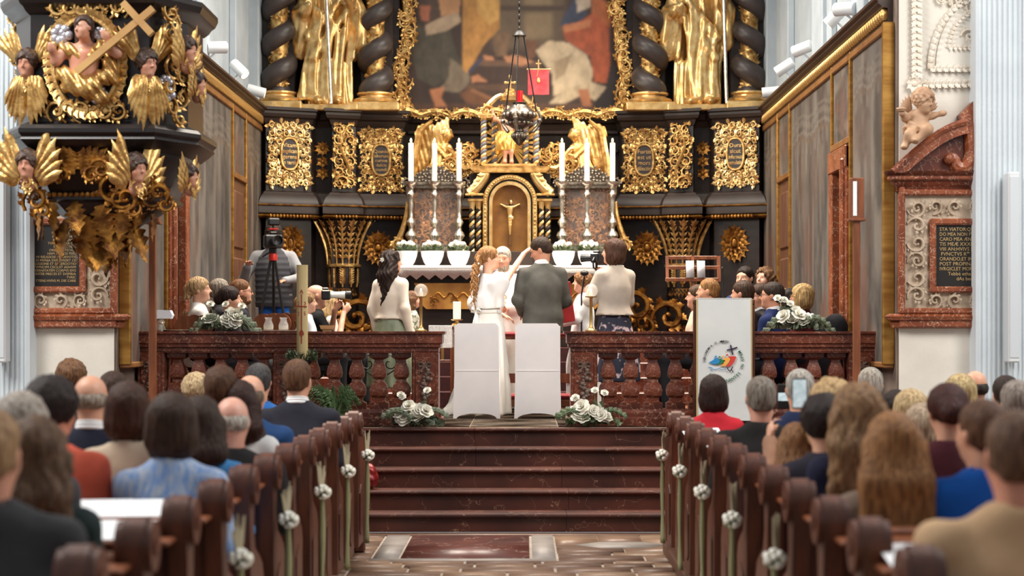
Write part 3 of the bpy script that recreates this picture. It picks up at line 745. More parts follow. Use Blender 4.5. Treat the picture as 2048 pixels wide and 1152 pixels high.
# ================================================================== communion rail
def balustrade(label, x0, x1, peds):
    b = thing('balustrade', label, 'balustrade', ((x0+x1)/2, 16.3, PZ)); c = (x0+x1)/2
    x0 -= c; x1 -= c; h = .15
    p = MB(); p.sweep([(x0, h), (x0, -h), (x1, -h), (x1, h)], [(0, 0), (.04, 0), (.04, .07), (.025, .085), (.025, .12), (0, .15)]); p.box(x0+.004, x1-.004, -h+.004, h-.004, 0, .148); p.obj('plinth', REDM, b)
    t = MB(); t.sweep([(x0, h), (x0, -h), (x1, -h), (x1, h)], [(-.02, .655), (.0, .67), (.0, .70), (.02, .71), (.02, .735), (.035, .745), (.035, .82), (.06, .83), (.06, .85), (-h, .85)])
    t.box(x0+.004, x1-.004, -h+.006, h-.006, .66, .846); t.obj('rail', REDM, b)
    prof = [(.118, 0), (.118, .055), (.10, .06), (.075, .075), (.075, .10), (.105, .125), (.115, .17), (.10, .215), (.066, .245), (.06, .27), (.088, .29), (.096, .32), (.085, .37), (.06, .42), (.055, .445), (.10, .46), (.118, .468), (.118, .515)]
    bm = MB().lathe([(a*1.0, z) for a, z in prof], 4, a0=math.pi/4).mesh('baluster', REDM, 25)
    pm = MB(); pm.box(-.12, .12, -.155, .155, .15, .66, .012); pm.box(-.09, .09, -.17, -.15, .19, .62, .015)
    pme = pm.mesh('pedestal', REDM, 25)
    rl = MB()
    for sx in (-1, 1): rl.tube([(0, -.175, .545), (sx*.03, -.185, .575), (sx*.058, -.18, .56), (sx*.05, -.178, .535), (.0, -.175, .545)], .011, 6); rl.tube([(0, -.175, .54), (sx*.03, -.178, .50), (sx*.055, -.175, .47)], [.012, .008], 6)
    q = random.Random(2)
    for k in range(26):
        u = k/25; w = .03+.035*math.sin(math.pi*u); rl.ell((q.uniform(-w, w), -.18, .50-.25*u), q.uniform(.014, .024), 7, 5)
    rme = rl.mesh('relief', mat('grey_marble_relief', S(120, 100, 88), .4, 0, col2=S(84, 62, 52), ns=9), 60)
    for x in peds:
        inst('pedestal', pme, b, (x-c, 0, 0)); inst('relief', rme, b, (x-c, 0, 0))
    pp = sorted(x-c for x in peds)
    for a, e in zip(pp[:-1], pp[1:]):
        a += .12; e -= .12; n = max(1, round((e-a)/.2)); stp = (e-a)/n
        for k in range(n): inst('baluster', bm, b, (a+stp*(k+.5), 0, .148), (0, 0, 0))
    return b
balustrade('long red marble communion rail left of the centre gap', X(274, 16.15), X(877, 16.15), [X(288, 16.15)+.06, X(572, 16.15), X(850, 16.15)])
balustrade('long red marble communion rail right of the centre gap', X(1141, 16.15), X(1752, 16.15), [X(1168, 16.15), X(1448, 16.15), X(1738, 16.15)-.06])
# ================================================================== high altar retable
YR = 24.0
def zr(py, d=24.0): return Zh(py, d)
ret = thing('altar_retable', 'huge black and gold baroque retable filling the back of the sanctuary', 'retable', (AX, YR, PZ))
def rp(mb, name, m, parent=None, smooth=38):          # part given in coordinates (u, Y-24, Z)
    o = mb.obj(name, m, parent or ret, smooth)
    if parent is None or parent is ret: o.location = (0, 0, -PZ)
    return o
half = [(-3.36, -.15), (-3.22, -.50), (-2.66, -.24), (-2.62, -.04), (-2.42, -.04), (-2.38, -.28), (-2.08, -.16), (-2.05, -.05), (-1.46, .02), (-1.42, .30)]
plan = half+[(-x, y) for x, y in half[::-1]]
body = plan+[(3.36, .95), (-3.36, .95)]
def solid(mb, poly, z0, z1): mb.prism(poly, z0, z1, 'xy')
zc0, zc1 = zr(252), zr(223)          # entablature under the columns
zp0 = zr(386); zb0 = zr(440)
b = MB(); solid(b, body, PZ, zc1); rp(b, 'predella_body', EBONY, None, 20)
c = MB(); c.sweep(plan, [(0, zc0-.03), (.02, zc0), (.035, zc0+.05), (.07, zc0+.07), (.085, zc0+.11), (.085, zc0+.14), (.11, zc0+.155), (.11, zc1), (-.3, zc1)]); rp(c, 'cornice', EBONYG, None, 20)
c = MB(); c.sweep(plan, [(.0, zp0), (.03, zp0-.02), (.05, zp0-.05), (.09, zp0-.09), (.12, zp0-.15), (.13, zp0-.18), (.13, zp0-.30), (0, zb0)]); rp(c, 'base_moulding', EBONYG, None, 20)
c = MB(); c.sweep(plan, [(.125, zr(416)-.014), (.152, zr(416)), (.125, zr(416)+.022)]); rp(c, 'gilt_fillet', GOLDO, None, 60)
c = MB(); c.sweep(plan, [(.10, zr(437)-.025), (.142, zr(437)), (.10, zr(437)+.03)])
q = random.Random(5)
for i in range(len(plan)-1):
    p0, p1 = np.array(plan[i]), np.array(plan[i+1]); L_ = np.linalg.norm(p1-p0)
    if L_ < .25 or abs(p0[0]+p1[0]) < .6 and L_ > 2: continue
    d_ = (p1-p0)/L_; nn = np.array((d_[1], -d_[0]))
    for k in range(int(L_/.045)):
        w_ = p0+d_*(k+.5)*.045+nn*.135; c.ell((w_[0], w_[1], zr(437)), (.02, .014, .026), 6, 4)
rp(c, 'gilt_beading', GOLDO, None, 60)
# ---- carved panels of the predella
def frame_of(p0, p1):
    p0, p1 = np.array(p0), np.array(p1); d = (p1-p0)/np.linalg.norm(p1-p0); R = np.array(((d[0], -d[1], 0), (d[1], d[0], 0), (0, 0, 1))); m = (p0+p1)/2
    return R, m, np.linalg.norm(p1-p0)
zmid = (zr(249)+zr(384))/2; zh = zr(249)-zr(384)
TXT = {('A', -1): ['Vitam', 'angelicam', 'gerens', 'in terris'], ('C', -1): ['Quando', 'laborum', 'cursus', 'dulcis', 'mundi'], ('C', 1): ['Fortis', 'est ut', 'mors', 'dilectio'], ('A', 1): ['Dura', 'sicut', 'infernus', 'aemulatio']}
BLK = mat('black_cartouche', S(46, 38, 38), .5)
for sx in (-1, 1):
    for key, i0, i1, dz in (('A', 1, 2, .02), ('B', 5, 6, .0), ('C', 7, 8, -.03)):
        p0, p1 = (half[i0], half[i1]) if sx < 0 else ((-half[i1][0], half[i1][1]), (-half[i0][0], half[i0][1]))
        R, m, L_ = frame_of(p0, p1); mb = MB(); w_ = L_*.94; y_ = -.02
        hole = None if key == 'B' else (.115 if key == 'A' else .12, .205)
        rinceau(mb, w_, zh*.94, y_, .105 if key != 'B' else .135, hole, seed=11 if key == 'A' else 12 if key == 'C' else 13, symm=key != 'B', depth=1.4)
        if key == 'B':
            t = np.linspace(0, 1, 30); mb.tube(np.stack([-sx*.06*np.sin(t*7), np.full(30, y_-.03), zh*(-.42+.86*t)], 1), [.02, .024, .014], 6); scroll(mb, sx*.03, -zh*.38, .1, 0, -sx, y_-.02, 1, 1.3)
        o = MB(); o.stamp(mb, R, (m[0], m[1], zmid+dz)); po = rp(o, 'carved_panel', GOLD if key != 'A' else GOLDB)
        if hole:
            g_ = MB(); oval_ring(g_, hole[0], hole[1], .018, y=y_-.03, p=2.6); o = MB(); o.stamp(g_, R, (m[0], m[1], zmid+dz)); o.obj('oval_frame', GOLD, po)
            g_ = MB(); a = np.linspace(0, 2*np.pi, 28, endpoint=False)
            g_.prism([(hole[0]*np.sign(np.cos(t))*abs(np.cos(t))**(2/2.6), hole[1]*np.sign(np.sin(t))*abs(np.sin(t))**(2/2.6)) for t in a], y_-.03, y_+.02, 'xz')
            o = MB(); o.stamp(g_, R, (m[0], m[1], zmid+dz)); o.obj('cartouche', BLK, po, 20)
            g_ = MB(); ls = TXT[(key, sx)]; lh = .30/len(ls)
            for k, ln in enumerate(ls):
                t = text_mb(ln, lh*1.05, .001); V, _, _ = t.arrays(); s_ = min(1, .19/(V[:, 0].max()-V[:, 0].min())); g_.stamp(t, None, (0, y_-.034, .12-lh*k-lh*.45), (s_, 1, 1))
            o = MB(); o.stamp(g_, R, (m[0], m[1], zmid+dz)); tag(o.obj('inscription', GOLD, po, 20), kind='stuff')
    g_ = MB(); z_ = 0
    for k, (n, rr) in enumerate(((10, .105), (6, .09), (6, .095))): rosette(g_, 0, zr(298)-k*.155-(.02 if k else 0), rr, 0, n, .6)
    o = MB(); o.stamp(g_, None, (sx*2.53, -.05, 0)); rp(o, 'rosette_drop', GOLDO)
# ---- lower zone: consoles, oval rosettes and corner scrolls
for sx in (-1, 1):
    cu = sx*2.24
    con = MB(); a0 = -math.pi; pr = [(.06, zr(640)), (.10, zr(625)), (.16, zr(598)), (.17, zr(580)), (.18, zr(568)), (.185, zr(535)), (.17, zr(530)), (.185, zr(500)), (.24, zr(475)), (.32, zr(455)), (.36, zr(444))]
    con.lathe(pr, 14, (cu, -.15, 0), 1, .75); k_ = rp(con, 'console', EBONY)
    g_ = MB()
    for (pa, pb) in ((444, 530), (538, 575)):
        n = 7 if pa < 500 else 5
        for k in range(n):
            a = math.pi*(1+(k+.5)/n); zt, zb = zr(pa), zr(pb); zz_ = np.linspace(zb, zt, 9); rr = np.interp(zz_, [z for _, z in pr], [x for x, _ in pr])
            P = np.stack([cu+(rr+.012)*np.cos(a), -.15+(rr+.012)*np.sin(a)*.75, zz_], 1); g_.tube(P, [.012, .018, .014], 5)
            for j in range(1, 8):
                for s2 in (-1, 1): g_.stamp(LEAFSLIM, rotm(0, s2*.7, a+math.pi/2), P[j], .09 if pa < 500 else .07)
    oval_ring(g_, .36, .27, .02); 
    for k in range(16):
        a = 2*math.pi*k/16; g_.stamp(LEAFLET, rotm(.3, 0, a+math.pi/2), (cu+.34*math.cos(a), -.15+.25*math.sin(a), zr(458)), .13)
    g_.lathe([(.19, 0), (.235, .01), (.235, .035), (.19, .05)], 14, (cu, -.15, zr(536)), 1, .75)
    for k in range(12):
        a = math.pi*(1+k/11); g_.stamp(LEAFLET, rotm(math.pi, 0, a+math.pi/2), (cu+.165*math.cos(a), -.15+.13*math.sin(a), zr(578)), .26)
    # flaring side leaves of the console
    for s2 in (-1, 1):
        t = np.linspace(0, 1, 12); P = np.stack([cu+s2*(.2+.17*t**2), np.full(12, -.28), zr(530)+(zr(446)-zr(530))*t], 1); g_.tube(P, [.012, .02, .016], 5)
    V = np.concatenate(g_.v); V[:len(V)] = V
    g_.obj('console_foliage', GOLD, k_)
    for uu, zz_, rx, rz in ((sx*2.9, zr(490), .15, .26), (sx*1.78, zr(497), .17, .22)):
        y_ = -.14 if abs(uu) < 2 else -.42
        g_ = MB()
        for ring, (sc, n, dd) in enumerate(((1.0, 16, .0), (.72, 12, -.02), (.45, 9, -.04))):
            for k in range(n):
                a = 2*math.pi*(k+.5*ring)/n; g_.stamp(LEAFLET, rotm(0, math.pi/2-a, 0), (uu+rx*sc*.45*math.cos(a), y_+dd, zz_+rz*sc*.45*math.sin(a)), (.12*sc+.02, .12, .12*sc+.02))
        oval_ring(g_, rx*.35, rz*.35, .014, uu, zz_, y_-.05); g_.ell((uu, y_-.05, zz_), (rx*.25, .03, rz*.25), 8, 6)
        rp(g_, 'oval_boss', GOLDO)
    for uu, zz_, rr in ((sx*2.05, zr(635), .26), (sx*1.62, zr(615), .24), (sx*1.75, zr(655), .16), (sx*2.5, zr(600), .18), (sx*3.0, zr(590), .14)):
        g_ = MB(); scroll(g_, uu, zz_, rr, q.uniform(-1, 1), sx, -.3, 0, 1.2); scroll(g_, uu+.1*sx, zz_-rr*.9, rr*.6, q.uniform(-1, 1), -sx, -.3, 1, 1.2); rp(g_, 'corner_scroll', GOLDO)
# central back wall of the predella with mouldings
c = MB()
for py in (262, 300, 350, 388): c.box(-1.42, 1.42, .22, .34, zr(py)-.02, zr(py)+.03, .012)
rp(c, 'back_moulding', EBONYG)
# ---- upper storey
u_ = MB(); u_.box(-3.36, 3.36, .55, .95, zc1-.05, 8.2)
rp(u_, 'back_board', EBONY, None, 20)
for sx in (-1, 1):
    u_ = MB(); u_.box(sx*1.5, sx*2.05, .1, .6, zc1, 8.2, .02); rp(u_, 'pier', EBONY, None, 20)
    u_ = MB(); u_.box(sx*2.88, sx*3.35, -.1, .6, zc1, 8.2, .02); rp(u_, 'pier', EBONY, None, 20)
    u_ = MB(); u_.box(sx*1.60, sx*1.98, .05, .12, zc1+.1, 8.2, .015); rp(u_, 'pier_panel', EBONYG, None, 20)
TWIST = mat('twisted_shaft', S(72, 63, 61), .4, 0, col2=S(58, 50, 48), ns=3)
for u0, ph, hd in ((-3.10, .4, 1), (-1.83, 2.6, 1), (1.83, .5, -1), (3.14, 2.7, -1)):
    yy = -.12 if abs(u0) > 2.5 else -.02; z0 = zr(197); col = MB(); hp = .465; n = 150; zt = np.linspace(0, 2.9, n); a = hd*2*math.pi*zt/hp+ph
    rad = .115*np.minimum(1, zt/.15+.25)
    col.tube(np.stack([rad*np.cos(a), rad*np.sin(a), zt], 1), [.15, .122, .122, .12], 12, up=(0, 1, 0)); col.lathe([(.17, 0), (.17, .02), (.13, .12), (.1, .16)], 14); 
    o = MB(); o.stamp(col, None, (u0, yy, z0)); shaft = rp(o, 'twisted_column', TWIST, None, 60)
    g_ = MB()
    g_.lathe([(.118, .1), (.118, 2.9)], 16)
    for k in range(240):
        b_ = q.uniform(math.pi, 2*math.pi); g_.stamp(LEAFLET, rotm(0, q.uniform(-2, 2), b_+math.pi/2), (.118*math.cos(b_), .118*math.sin(b_), q.uniform(.1, 2.0)), .06)
    o2 = MB(); o2.stamp(g_, None, (u0, yy, z0)); o2.obj('vine_band', GOLD, shaft)
    g_ = MB(); g_.lathe([(.29, zr(222)), (.29, zr(209)), (.27, zr(209)), (.29, zr(206)), (.295, zr(202)), (.27, zr(199)), (.22, zr(197)), (.215, zr(194)), (.245, zr(191)), (.245, zr(188)), (.2, zr(186))], 24, (u0, yy, 0)); rp(g_, 'column_base', GOLDB)
    g_ = MB(); g_.box(u0-.33, u0+.33, yy-.3, yy+.3, zc1-.02, zr(209), .012); rp(g_, 'plinth', GOLDB)
for sx in (-1, 1):
    g_ = MB(); g_.box(sx*2.46-.42, sx*2.46+.42, -.335, .25, zc1-.02, zr(214), .012); rp(g_, 'statue_plinth', GOLDB)
# ---- painting
ny, nx = 205, 205
img = np.ones((ny, nx, 3))*np.array(S(72, 56, 48))
def pc(x, y): return ((x-815)/425, 1-(y+205)/424)
def layer(pts, col, sh=.35, soft=1, seed=None, crop=True):
    P = [pc(780+a/2.742, b/2.742) for a, b in pts] if crop else [pc(*p) for p in pts]
    m = blur(polymask(ny, nx, P), soft)[..., None]; s_ = seed or int(abs(pts[0][0]*7+pts[0][1]))
    f = .6*fnoise(ny, nx, 26, 40, s_)+.4*fnoise(ny, nx, 60, 90, s_+1); f = 1-sh+2*sh*f
    global img; img = img*(1-m)+np.array(S(*col))*f[..., None]*m
img = img*(.65+.7*fnoise(ny, nx, 9, 9, 77))[..., None]
layer([(560, -400), (960, -400), (960, 250), (560, 260)], (112, 98, 80), .2, 6); layer([(740, 60), (890, 60), (890, 200), (740, 210)], (150, 134, 106), .15, 4); layer([(740, -300), (890, -300), (890, 20), (740, 25)], (150, 134, 106), .15, 4)
layer([(560, 170), (660, 170), (640, 300), (580, 300)], (128, 104, 80)); layer([(540, 20), (960, 20), (960, 50), (540, 50)], (84, 70, 58), .1)
layer([(390, 315), (820, 330), (830, 365), (400, 350)], (116, 90, 72), .2); layer([(380, 455), (700, 452), (700, 490), (380, 480)], (108, 82, 64), .2); layer([(380, 350), (820, 365), (820, 450), (380, 455)], (72, 54, 46), .2)
layer([(100, 560), (1260, 560), (1260, 620), (100, 620)], (96, 68, 52), .25); layer([(1180, 300), (1260, 300), (1260, 600), (1120, 590)], (44, 34, 32), .2)
layer([(150, -300), (330, -300), (330, 60), (190, 120), (150, 60)], (88, 72, 60), .3); layer([(160, 20), (220, 20), (215, 110), (170, 100)], (190, 122, 92), .2)
layer([(140, 110), (200, 160), (330, 160), (370, 300), (440, 400), (330, 420), (240, 470), (150, 420), (120, 300)], (86, 82, 70), .35)
layer([(190, 130), (370, 40), (390, 110), (310, 160), (200, 185)], (196, 178, 152), .25); layer([(260, -60), (390, -60), (380, 60), (280, 80)], (206, 160, 116), .25)
layer([(330, 310), (430, 380), (440, 440), (380, 500), (260, 490), (320, 420)], (138, 128, 110), .35); layer([(215, 485), (300, 470), (280, 530), (310, 575), (250, 582)], (204, 140, 98), .25)
layer([(385, -300), (600, -300), (600, 150), (520, 230), (425, 395), (395, 370), (400, 160)], (204, 154, 84), .35); layer([(470, -300), (600, -300), (595, 100), (540, 130), (480, 60)], (222, 180, 104), .25)
layer([(425, 385), (510, 295), (505, 325), (440, 395)], (60, 72, 108), .2); layer([(445, 415), (480, 400), (535, 440), (450, 445)], (206, 148, 110), .2); layer([(510, 295), (560, 300), (575, 320), (520, 320)], (206, 148, 110), .2)
layer([(380, 505), (450, 475), (565, 530), (545, 575), (420, 560)], (124, 84, 56), .2); layer([(450, 478), (565, 530), (560, 545), (440, 492)], (160, 116, 80), .15)
layer([(935, 120), (1010, -20), (1080, 60), (1050, 150), (960, 160)], (66, 76, 104), .3); layer([(1010, -150), (1120, -150), (1100, 30), (1030, 60)], (206, 196, 180), .3)
layer([(950, 150), (1060, 100), (1120, 60), (1200, 110), (1210, 340), (1190, 450), (1120, 440), (1100, 300), (960, 210)], (186, 98, 62), .35); layer([(945, 130), (1060, 110), (1110, 90), (1100, 140), (960, 170)], (206, 138, 96), .25); layer([(1100, -60), (1220, 20), (1210, 150), (1110, 60)], (196, 118, 72), .3)
layer([(620, 300), (700, 295), (790, 330), (720, 355), (640, 330)], (206, 150, 112), .25); layer([(740, 210), (810, 215), (800, 300), (760, 320)], (120, 84, 62), .3)
layer([(800, 270), (870, 215), (980, 225), (1080, 290), (1115, 380), (1105, 470), (1000, 490), (900, 520), (890, 400), (830, 320)], (222, 208, 178), .28); layer([(900, 330), (1000, 290), (960, 400), (910, 430)], (176, 160, 132), .25)
layer([(870, 560), (960, 480), (1100, 440), (1190, 470), (1130, 545), (1060, 510), (960, 560)], (212, 198, 168), .3); layer([(1030, 480), (1090, 480), (1110, 580), (1060, 575)], (190, 128, 90), .25)
img = np.stack([blur(img[..., i], 1) for i in range(3)], -1)*np.array((.68, .61, .57))
cv = thing('altar_painting', 'large dark oil painting of kneeling robed figures in the centre of the retable', 'painting', (AX, YR, zr(217)))
CANV = mat('oil_paint', (.3, .3, .3), .5, attr='paint', bump=.04, bs=50)
w_ = 425/150
p_ = paint_obj('canvas', img, (-w_/2+.01, .2, 0), (w_, 0, 0), (0, 0, 424/150), CANV, cv)
MB().box(-w_/2, w_/2, .205, .3, -.02, 424/150+.1).obj('stretcher', EBONY, cv)
def carved_border(P, wdt, seed, name, y=.12, cell=.14):
    mb = MB(); P = np.array(P, float); L_ = np.concatenate([[0], np.cumsum(np.linalg.norm(np.diff(P, axis=0), axis=1))]); qq = random.Random(seed)
    s_ = np.linspace(0, L_[-1], int(L_[-1]/.04)); xs = np.interp(s_, L_, P[:, 0]); zs = np.interp(s_, L_, P[:, 1])
    mb.tube(np.stack([xs+.025*np.sin(s_*16), np.full(len(s_), y-.02), zs+.025*np.cos(s_*16)], 1), .052, 7)
    mb.tube(np.stack([xs-.05*np.sin(s_*11), np.full(len(s_), y), zs], 1), .03, 6)
    k = 0; d = 0
    while d < L_[-1]:
        x = np.interp(d, L_, P[:, 0]); z = np.interp(d, L_, P[:, 1]); scroll(mb, x+qq.uniform(-.04, .04), z, wdt*qq.uniform(.42, .6), qq.uniform(0, 6.28), 1 if k % 2 else -1, y-.03, k, 1.3); k += 1; d += cell*.62
    return mb.obj(name, GOLD, cv)
for sx in (-1, 1): carved_border([(sx*1.46, -.05), (sx*1.50, .4), (sx*1.43, .9), (sx*1.40, 1.6), (sx*1.38, 2.9)], .21, 3+sx, 'carved_frame_side')
carved_border([(-1.42, -.06), (-.9, -.08), (0, -.05), (.9, -.08), (1.42, -.06)], .16, 9, 'carved_frame_bottom', .0)
# ---- gilded statues
def robed_statue(name, label, u, sx, seed, staffx):
    st = thing(name, label, 'statue', (AX+u, YR-.02, zr(214)))
    ph = seed*1.7
    pr = [loft([(0, .30, .21, .0, 0), (.3, .30, .21, 0, 0), (.9, .29, .20, .01*sx, 0), (1.3, .27, .19, 0, 0), (1.55, .25, .16, 0, 0), (1.68, .22, .13, 0, 0), (1.76, .09, .09, 0, 0)], .05, folds=(11, .030, .012, ph)),
          loft([(.62, .36, .20, -.02*sx, .04), (.95, .42, .22, 0, .04), (1.35, .36, .2, 0, .03), (1.62, .28, .16, 0, .02), (1.72, .14, .12, 0, 0)], .03, folds=(9, .03, .012, ph+2)),
          loft([(.60, .22, .3, 0, -.2), (1.9, .2, .3, 0, -.2)], .06, op='s'),
          cap((-.26, -.02, 1.55), (-.38, -.06, 1.2), .1, .11), cap((-.38, -.06, 1.2), (-.30, -.26, 1.25), .1, .09), cap((.26, -.02, 1.55), (.38, -.08, 1.25), .1, .11), cap((.38, -.08, 1.25), (.32, -.28, 1.4), .1, .08),
          cap((-.36, -.08, 1.2), (-.40, -.02, .72), .13, .10, .05), cap((.38, -.08, 1.25), (.42, -.02, .82), .12, .09, .05),
          cap((-.3, -.26, 1.25), (-.25, -.33, 1.3), .045), cap((.32, -.28, 1.4), (.30, -.36, 1.45), .045),
          cap((0, 0, 1.7), (0, -.02, 1.88), .07), ell((0, -.03, 1.98), (.095, .11, .135)), cap((0, -.14, 1.98), (0, -.15, 1.95), .018), ell((0, -.06, 1.86), (.07, .07, .09)),
          ell((-.11, -.2, .045), (.075, .14, .06), k=.02), ell((.13, -.2, .045), (.075, .14, .06), k=.02)]
    for k in range(7):
        a = q.uniform(-.2, .2); x0 = -.2+.066*k; pr.append(cap((x0+a*.2, -.17, 1.3-.05*k), (x0+.16*sx*(1-k/9), -.19, .1), .03, .045, .045))
    pr.append(cap((-.25*sx, -.1, 1.5), (.26*sx, -.17, .9), .05, .06, .05)); pr.append(cap((-.27*sx, -.1, 1.3), (.22*sx, -.2, .62), .04, .055, .05))
    sdf_obj('robed_figure', pr, .0185, GOLDB, st, lambda x, y, z: np.where(z < 1.66, 0.0075*np.sin(36*x+2.6*np.sin(2.3*z+seed)+14*y)+.005*np.sin(74*x+3*np.sin(4.1*z)+20*y), 0), .013)
    mb = MB(); dx = staffx; mb.tube([(dx[0], -.36, .0), (dx[1], -.34, 2.6)], .024, 8); mb.obj('staff', SILVER, st)
    return st
robed_statue('gilded_statue', 'gilded robed statue with slanting silver staff left of the painting', -2.44, -1, 1, (.06, -.06))
robed_statue('gilded_statue', 'gilded robed statue with upright silver staff right of the painting', 2.46, 1, 2, (.35, .28))
# ================================================================== altar table
al = thing('altar_table', 'high altar table with golden sarcophagus front below the white cloth', 'altar', (-.165, 22.75, ALZ))
tz = Zh(533, 22.3)-ALZ
MB().box(-1.36, 1.36, -.42, .45, 0, .12, .01).obj('base', EBONY, al); MB().box(-1.25, 1.25, -.30, .45, .1, tz-.05, .01).obj('body', EBONY, al)
MB().box(-1.385, 1.385, -.45, .5, tz-.05, tz-.004, .01).obj('mensa', EBONYG, al)
fr = MB(); fr.prism([(-1.05, Zh(618, 22.3)-ALZ), (1.05, Zh(618, 22.3)-ALZ), (1.1, Zh(610, 22.3)-ALZ), (1.16, Zh(580, 22.3)-ALZ), (1.2, Zh(566, 22.3)-ALZ), (-1.2, Zh(566, 22.3)-ALZ), (-1.16, Zh(580, 22.3)-ALZ), (-1.1, Zh(610, 22.3)-ALZ)], -.38, -.28, 'xz'); fr.obj('golden_front', mat('matt_gold', S(190, 140, 66), .5, .4, col2=S(150, 100, 44), ns=5), al, 25)
fr = MB(); t = np.linspace(-1.0, 1.0, 120); fr.tube(np.stack([t, np.full(120, -.385), Zh(590, 22.3)-ALZ+.03*np.sin(t*40)], 1), .012, 5)
for k in range(8): scroll(fr, -.95+.27*k, Zh(603, 22.3)-ALZ, .06, 0, 1 if k % 2 else -1, -.385, k)
fr.obj('front_relief', GOLDO, al)
gr = MB(); gr.box(-1.4, 1.4, .05, .35, tz, Zh(503, 22.9)-ALZ, .012); gr.obj('gradine', EBONYG, al)
# cloth with zigzag lace edge
cl = thing('altar_cloth', 'white altar cloth with scalloped lace edge on the high altar', 'altar cloth', (-.165, 22.75, ALZ+tz))
MB().box(-1.4, 1.4, -.47, .04, 0, .012, .005).obj('linen_top', WHITEC, cl)
LACE = mat('lace', S(214, 210, 206), .85, 0, col2=S(188, 184, 180), ns=60, bump=.3, bs=90)
n = 18; lp = [(-1.4, .012), (1.4, .012)]
for k in range(n, -1, -1):
    x = -1.4+2.8*k/n; lp.append((x, -.105)); 
    if k: lp.append((x-1.4/n, -.165))
MB().prism(lp, -.482, -.472, 'xz').obj('lace_edge', LACE, cl, 0)
MB().box(-1.4, 1.4, -.486, -.470, -.02, .013, .003).obj('linen_front', WHITEC, cl)
# ---- candlesticks, candles, flower pots
CWX = mat('candle_wax', S(246, 242, 232), .5); FLAME = mat('flame', S(255, 226, 160), .5, emit=12)
cm = MB(); cm.lathe([(.0001, 0), (.10, 0), (.10, .02), (.075, .05), (.05, .09), (.035, .13), (.05, .16), (.075, .20), (.06, .24), (.03, .27), (.028, .31), (.045, .34), (.06, .37), (.045, .40), (.026, .43), (.024, .52), (.032, .6), (.026, .66), (.03, .70), (.05, .73), (.032, .76), (.025, .79), (.05, .83), (.085, .86), (.09, .89), (.03, .895), (.028, .905), (.0001, .905)], 14)
for k in range(3):
    a = 2*math.pi*k/3+.5; cm.tube([(.05*math.cos(a), .05*math.sin(a), .11), (.10*math.cos(a), .10*math.sin(a), .05), (.125*math.cos(a), .125*math.sin(a), 0.0)], [.02, .03, .025], 6)
cme = cm.mesh('candlestick_body', SILVER, 50)
kme = MB().lathe([(.0001, 0), (.034, 0), (.034, .48), (.02, .487), (.0001, .487)], 12).mesh('wax', CWX); fme = MB().ell((0, 0, .515), (.011, .011, .03), 8, 6).mesh('candle_flame', FLAME)
gl = MB().lathe([(.030, .475), (.031, .485), (.02, .492), (.0001, .494)], 10).mesh('brass_cap', BRASS)
fl_dome = MB(); qq = random.Random(8)
for k in range(26):
    a = qq.uniform(0, 6.28); rr = .115*math.sqrt(qq.random()); fl_dome.ell((rr*math.cos(a), rr*math.sin(a), .255+.05*(1-(rr/.12)**2)+qq.uniform(-.01, .01)), qq.uniform(.022, .034), 7, 5)
fdm = fl_dome.mesh('white_flowers', PETAL, 60)
pot = MB(); pot.lathe([(.0001, 0), (.075, 0), (.11, .05), (.14, .13), (.148, .19), (.138, .19), (.128, .15), (.0001, .14)], 18); ptm = pot.mesh('bowl', mat('white_ceramic', S(240, 240, 240), .3), 40)
gv = MB()
for k in range(60):
    a = qq.uniform(0, 6.28); rr = .12*math.sqrt(qq.random()); gv.stamp(LEAFLET, rotm(-.8-qq.random()*.7, 0, a-math.pi/2), (rr*math.cos(a), rr*math.sin(a), .185+.04*qq.random()), qq.uniform(.05, .08))
gvm = gv.mesh('foliage', LEAFG, 60)
ords = ['first', 'second', 'third', 'fourth', 'fifth', 'sixth']
for i, px in enumerate((822, 869, 918, 1124, 1174, 1225)):
    x = X(px, 22.92); z = Zh(503, 22.9)
    c = thing('altar_candlestick', 'tall silver candlestick, %s from the left on the high altar' % ords[i], 'candlestick', (x, 22.92, z), 0, 'altar candlesticks'); inst('candlestick_body', cme, c)
    c = thing('altar_candle', 'tall white burning candle, %s from the left above the high altar' % ords[i], 'candle', (x, 22.92, z+.9), 0, 'altar candles'); inst('wax', kme, c); inst('brass_cap', gl, c); inst('candle_flame', fme, c)
for i, px in enumerate((812, 865, 917, 1127, 1178, 1229)):
    x = X(px, 22.62)
    c = thing('flower_bowl', 'white bowl of white flowers, %s from the left on the altar cloth' % ords[i], 'flower bowl', (x, 22.62, ALZ+tz+.013), .7*i, 'altar flower bowls'); inst('bowl', ptm, c); inst('white_flowers', fdm, c); tag(inst('foliage', gvm, c), kind='stuff')
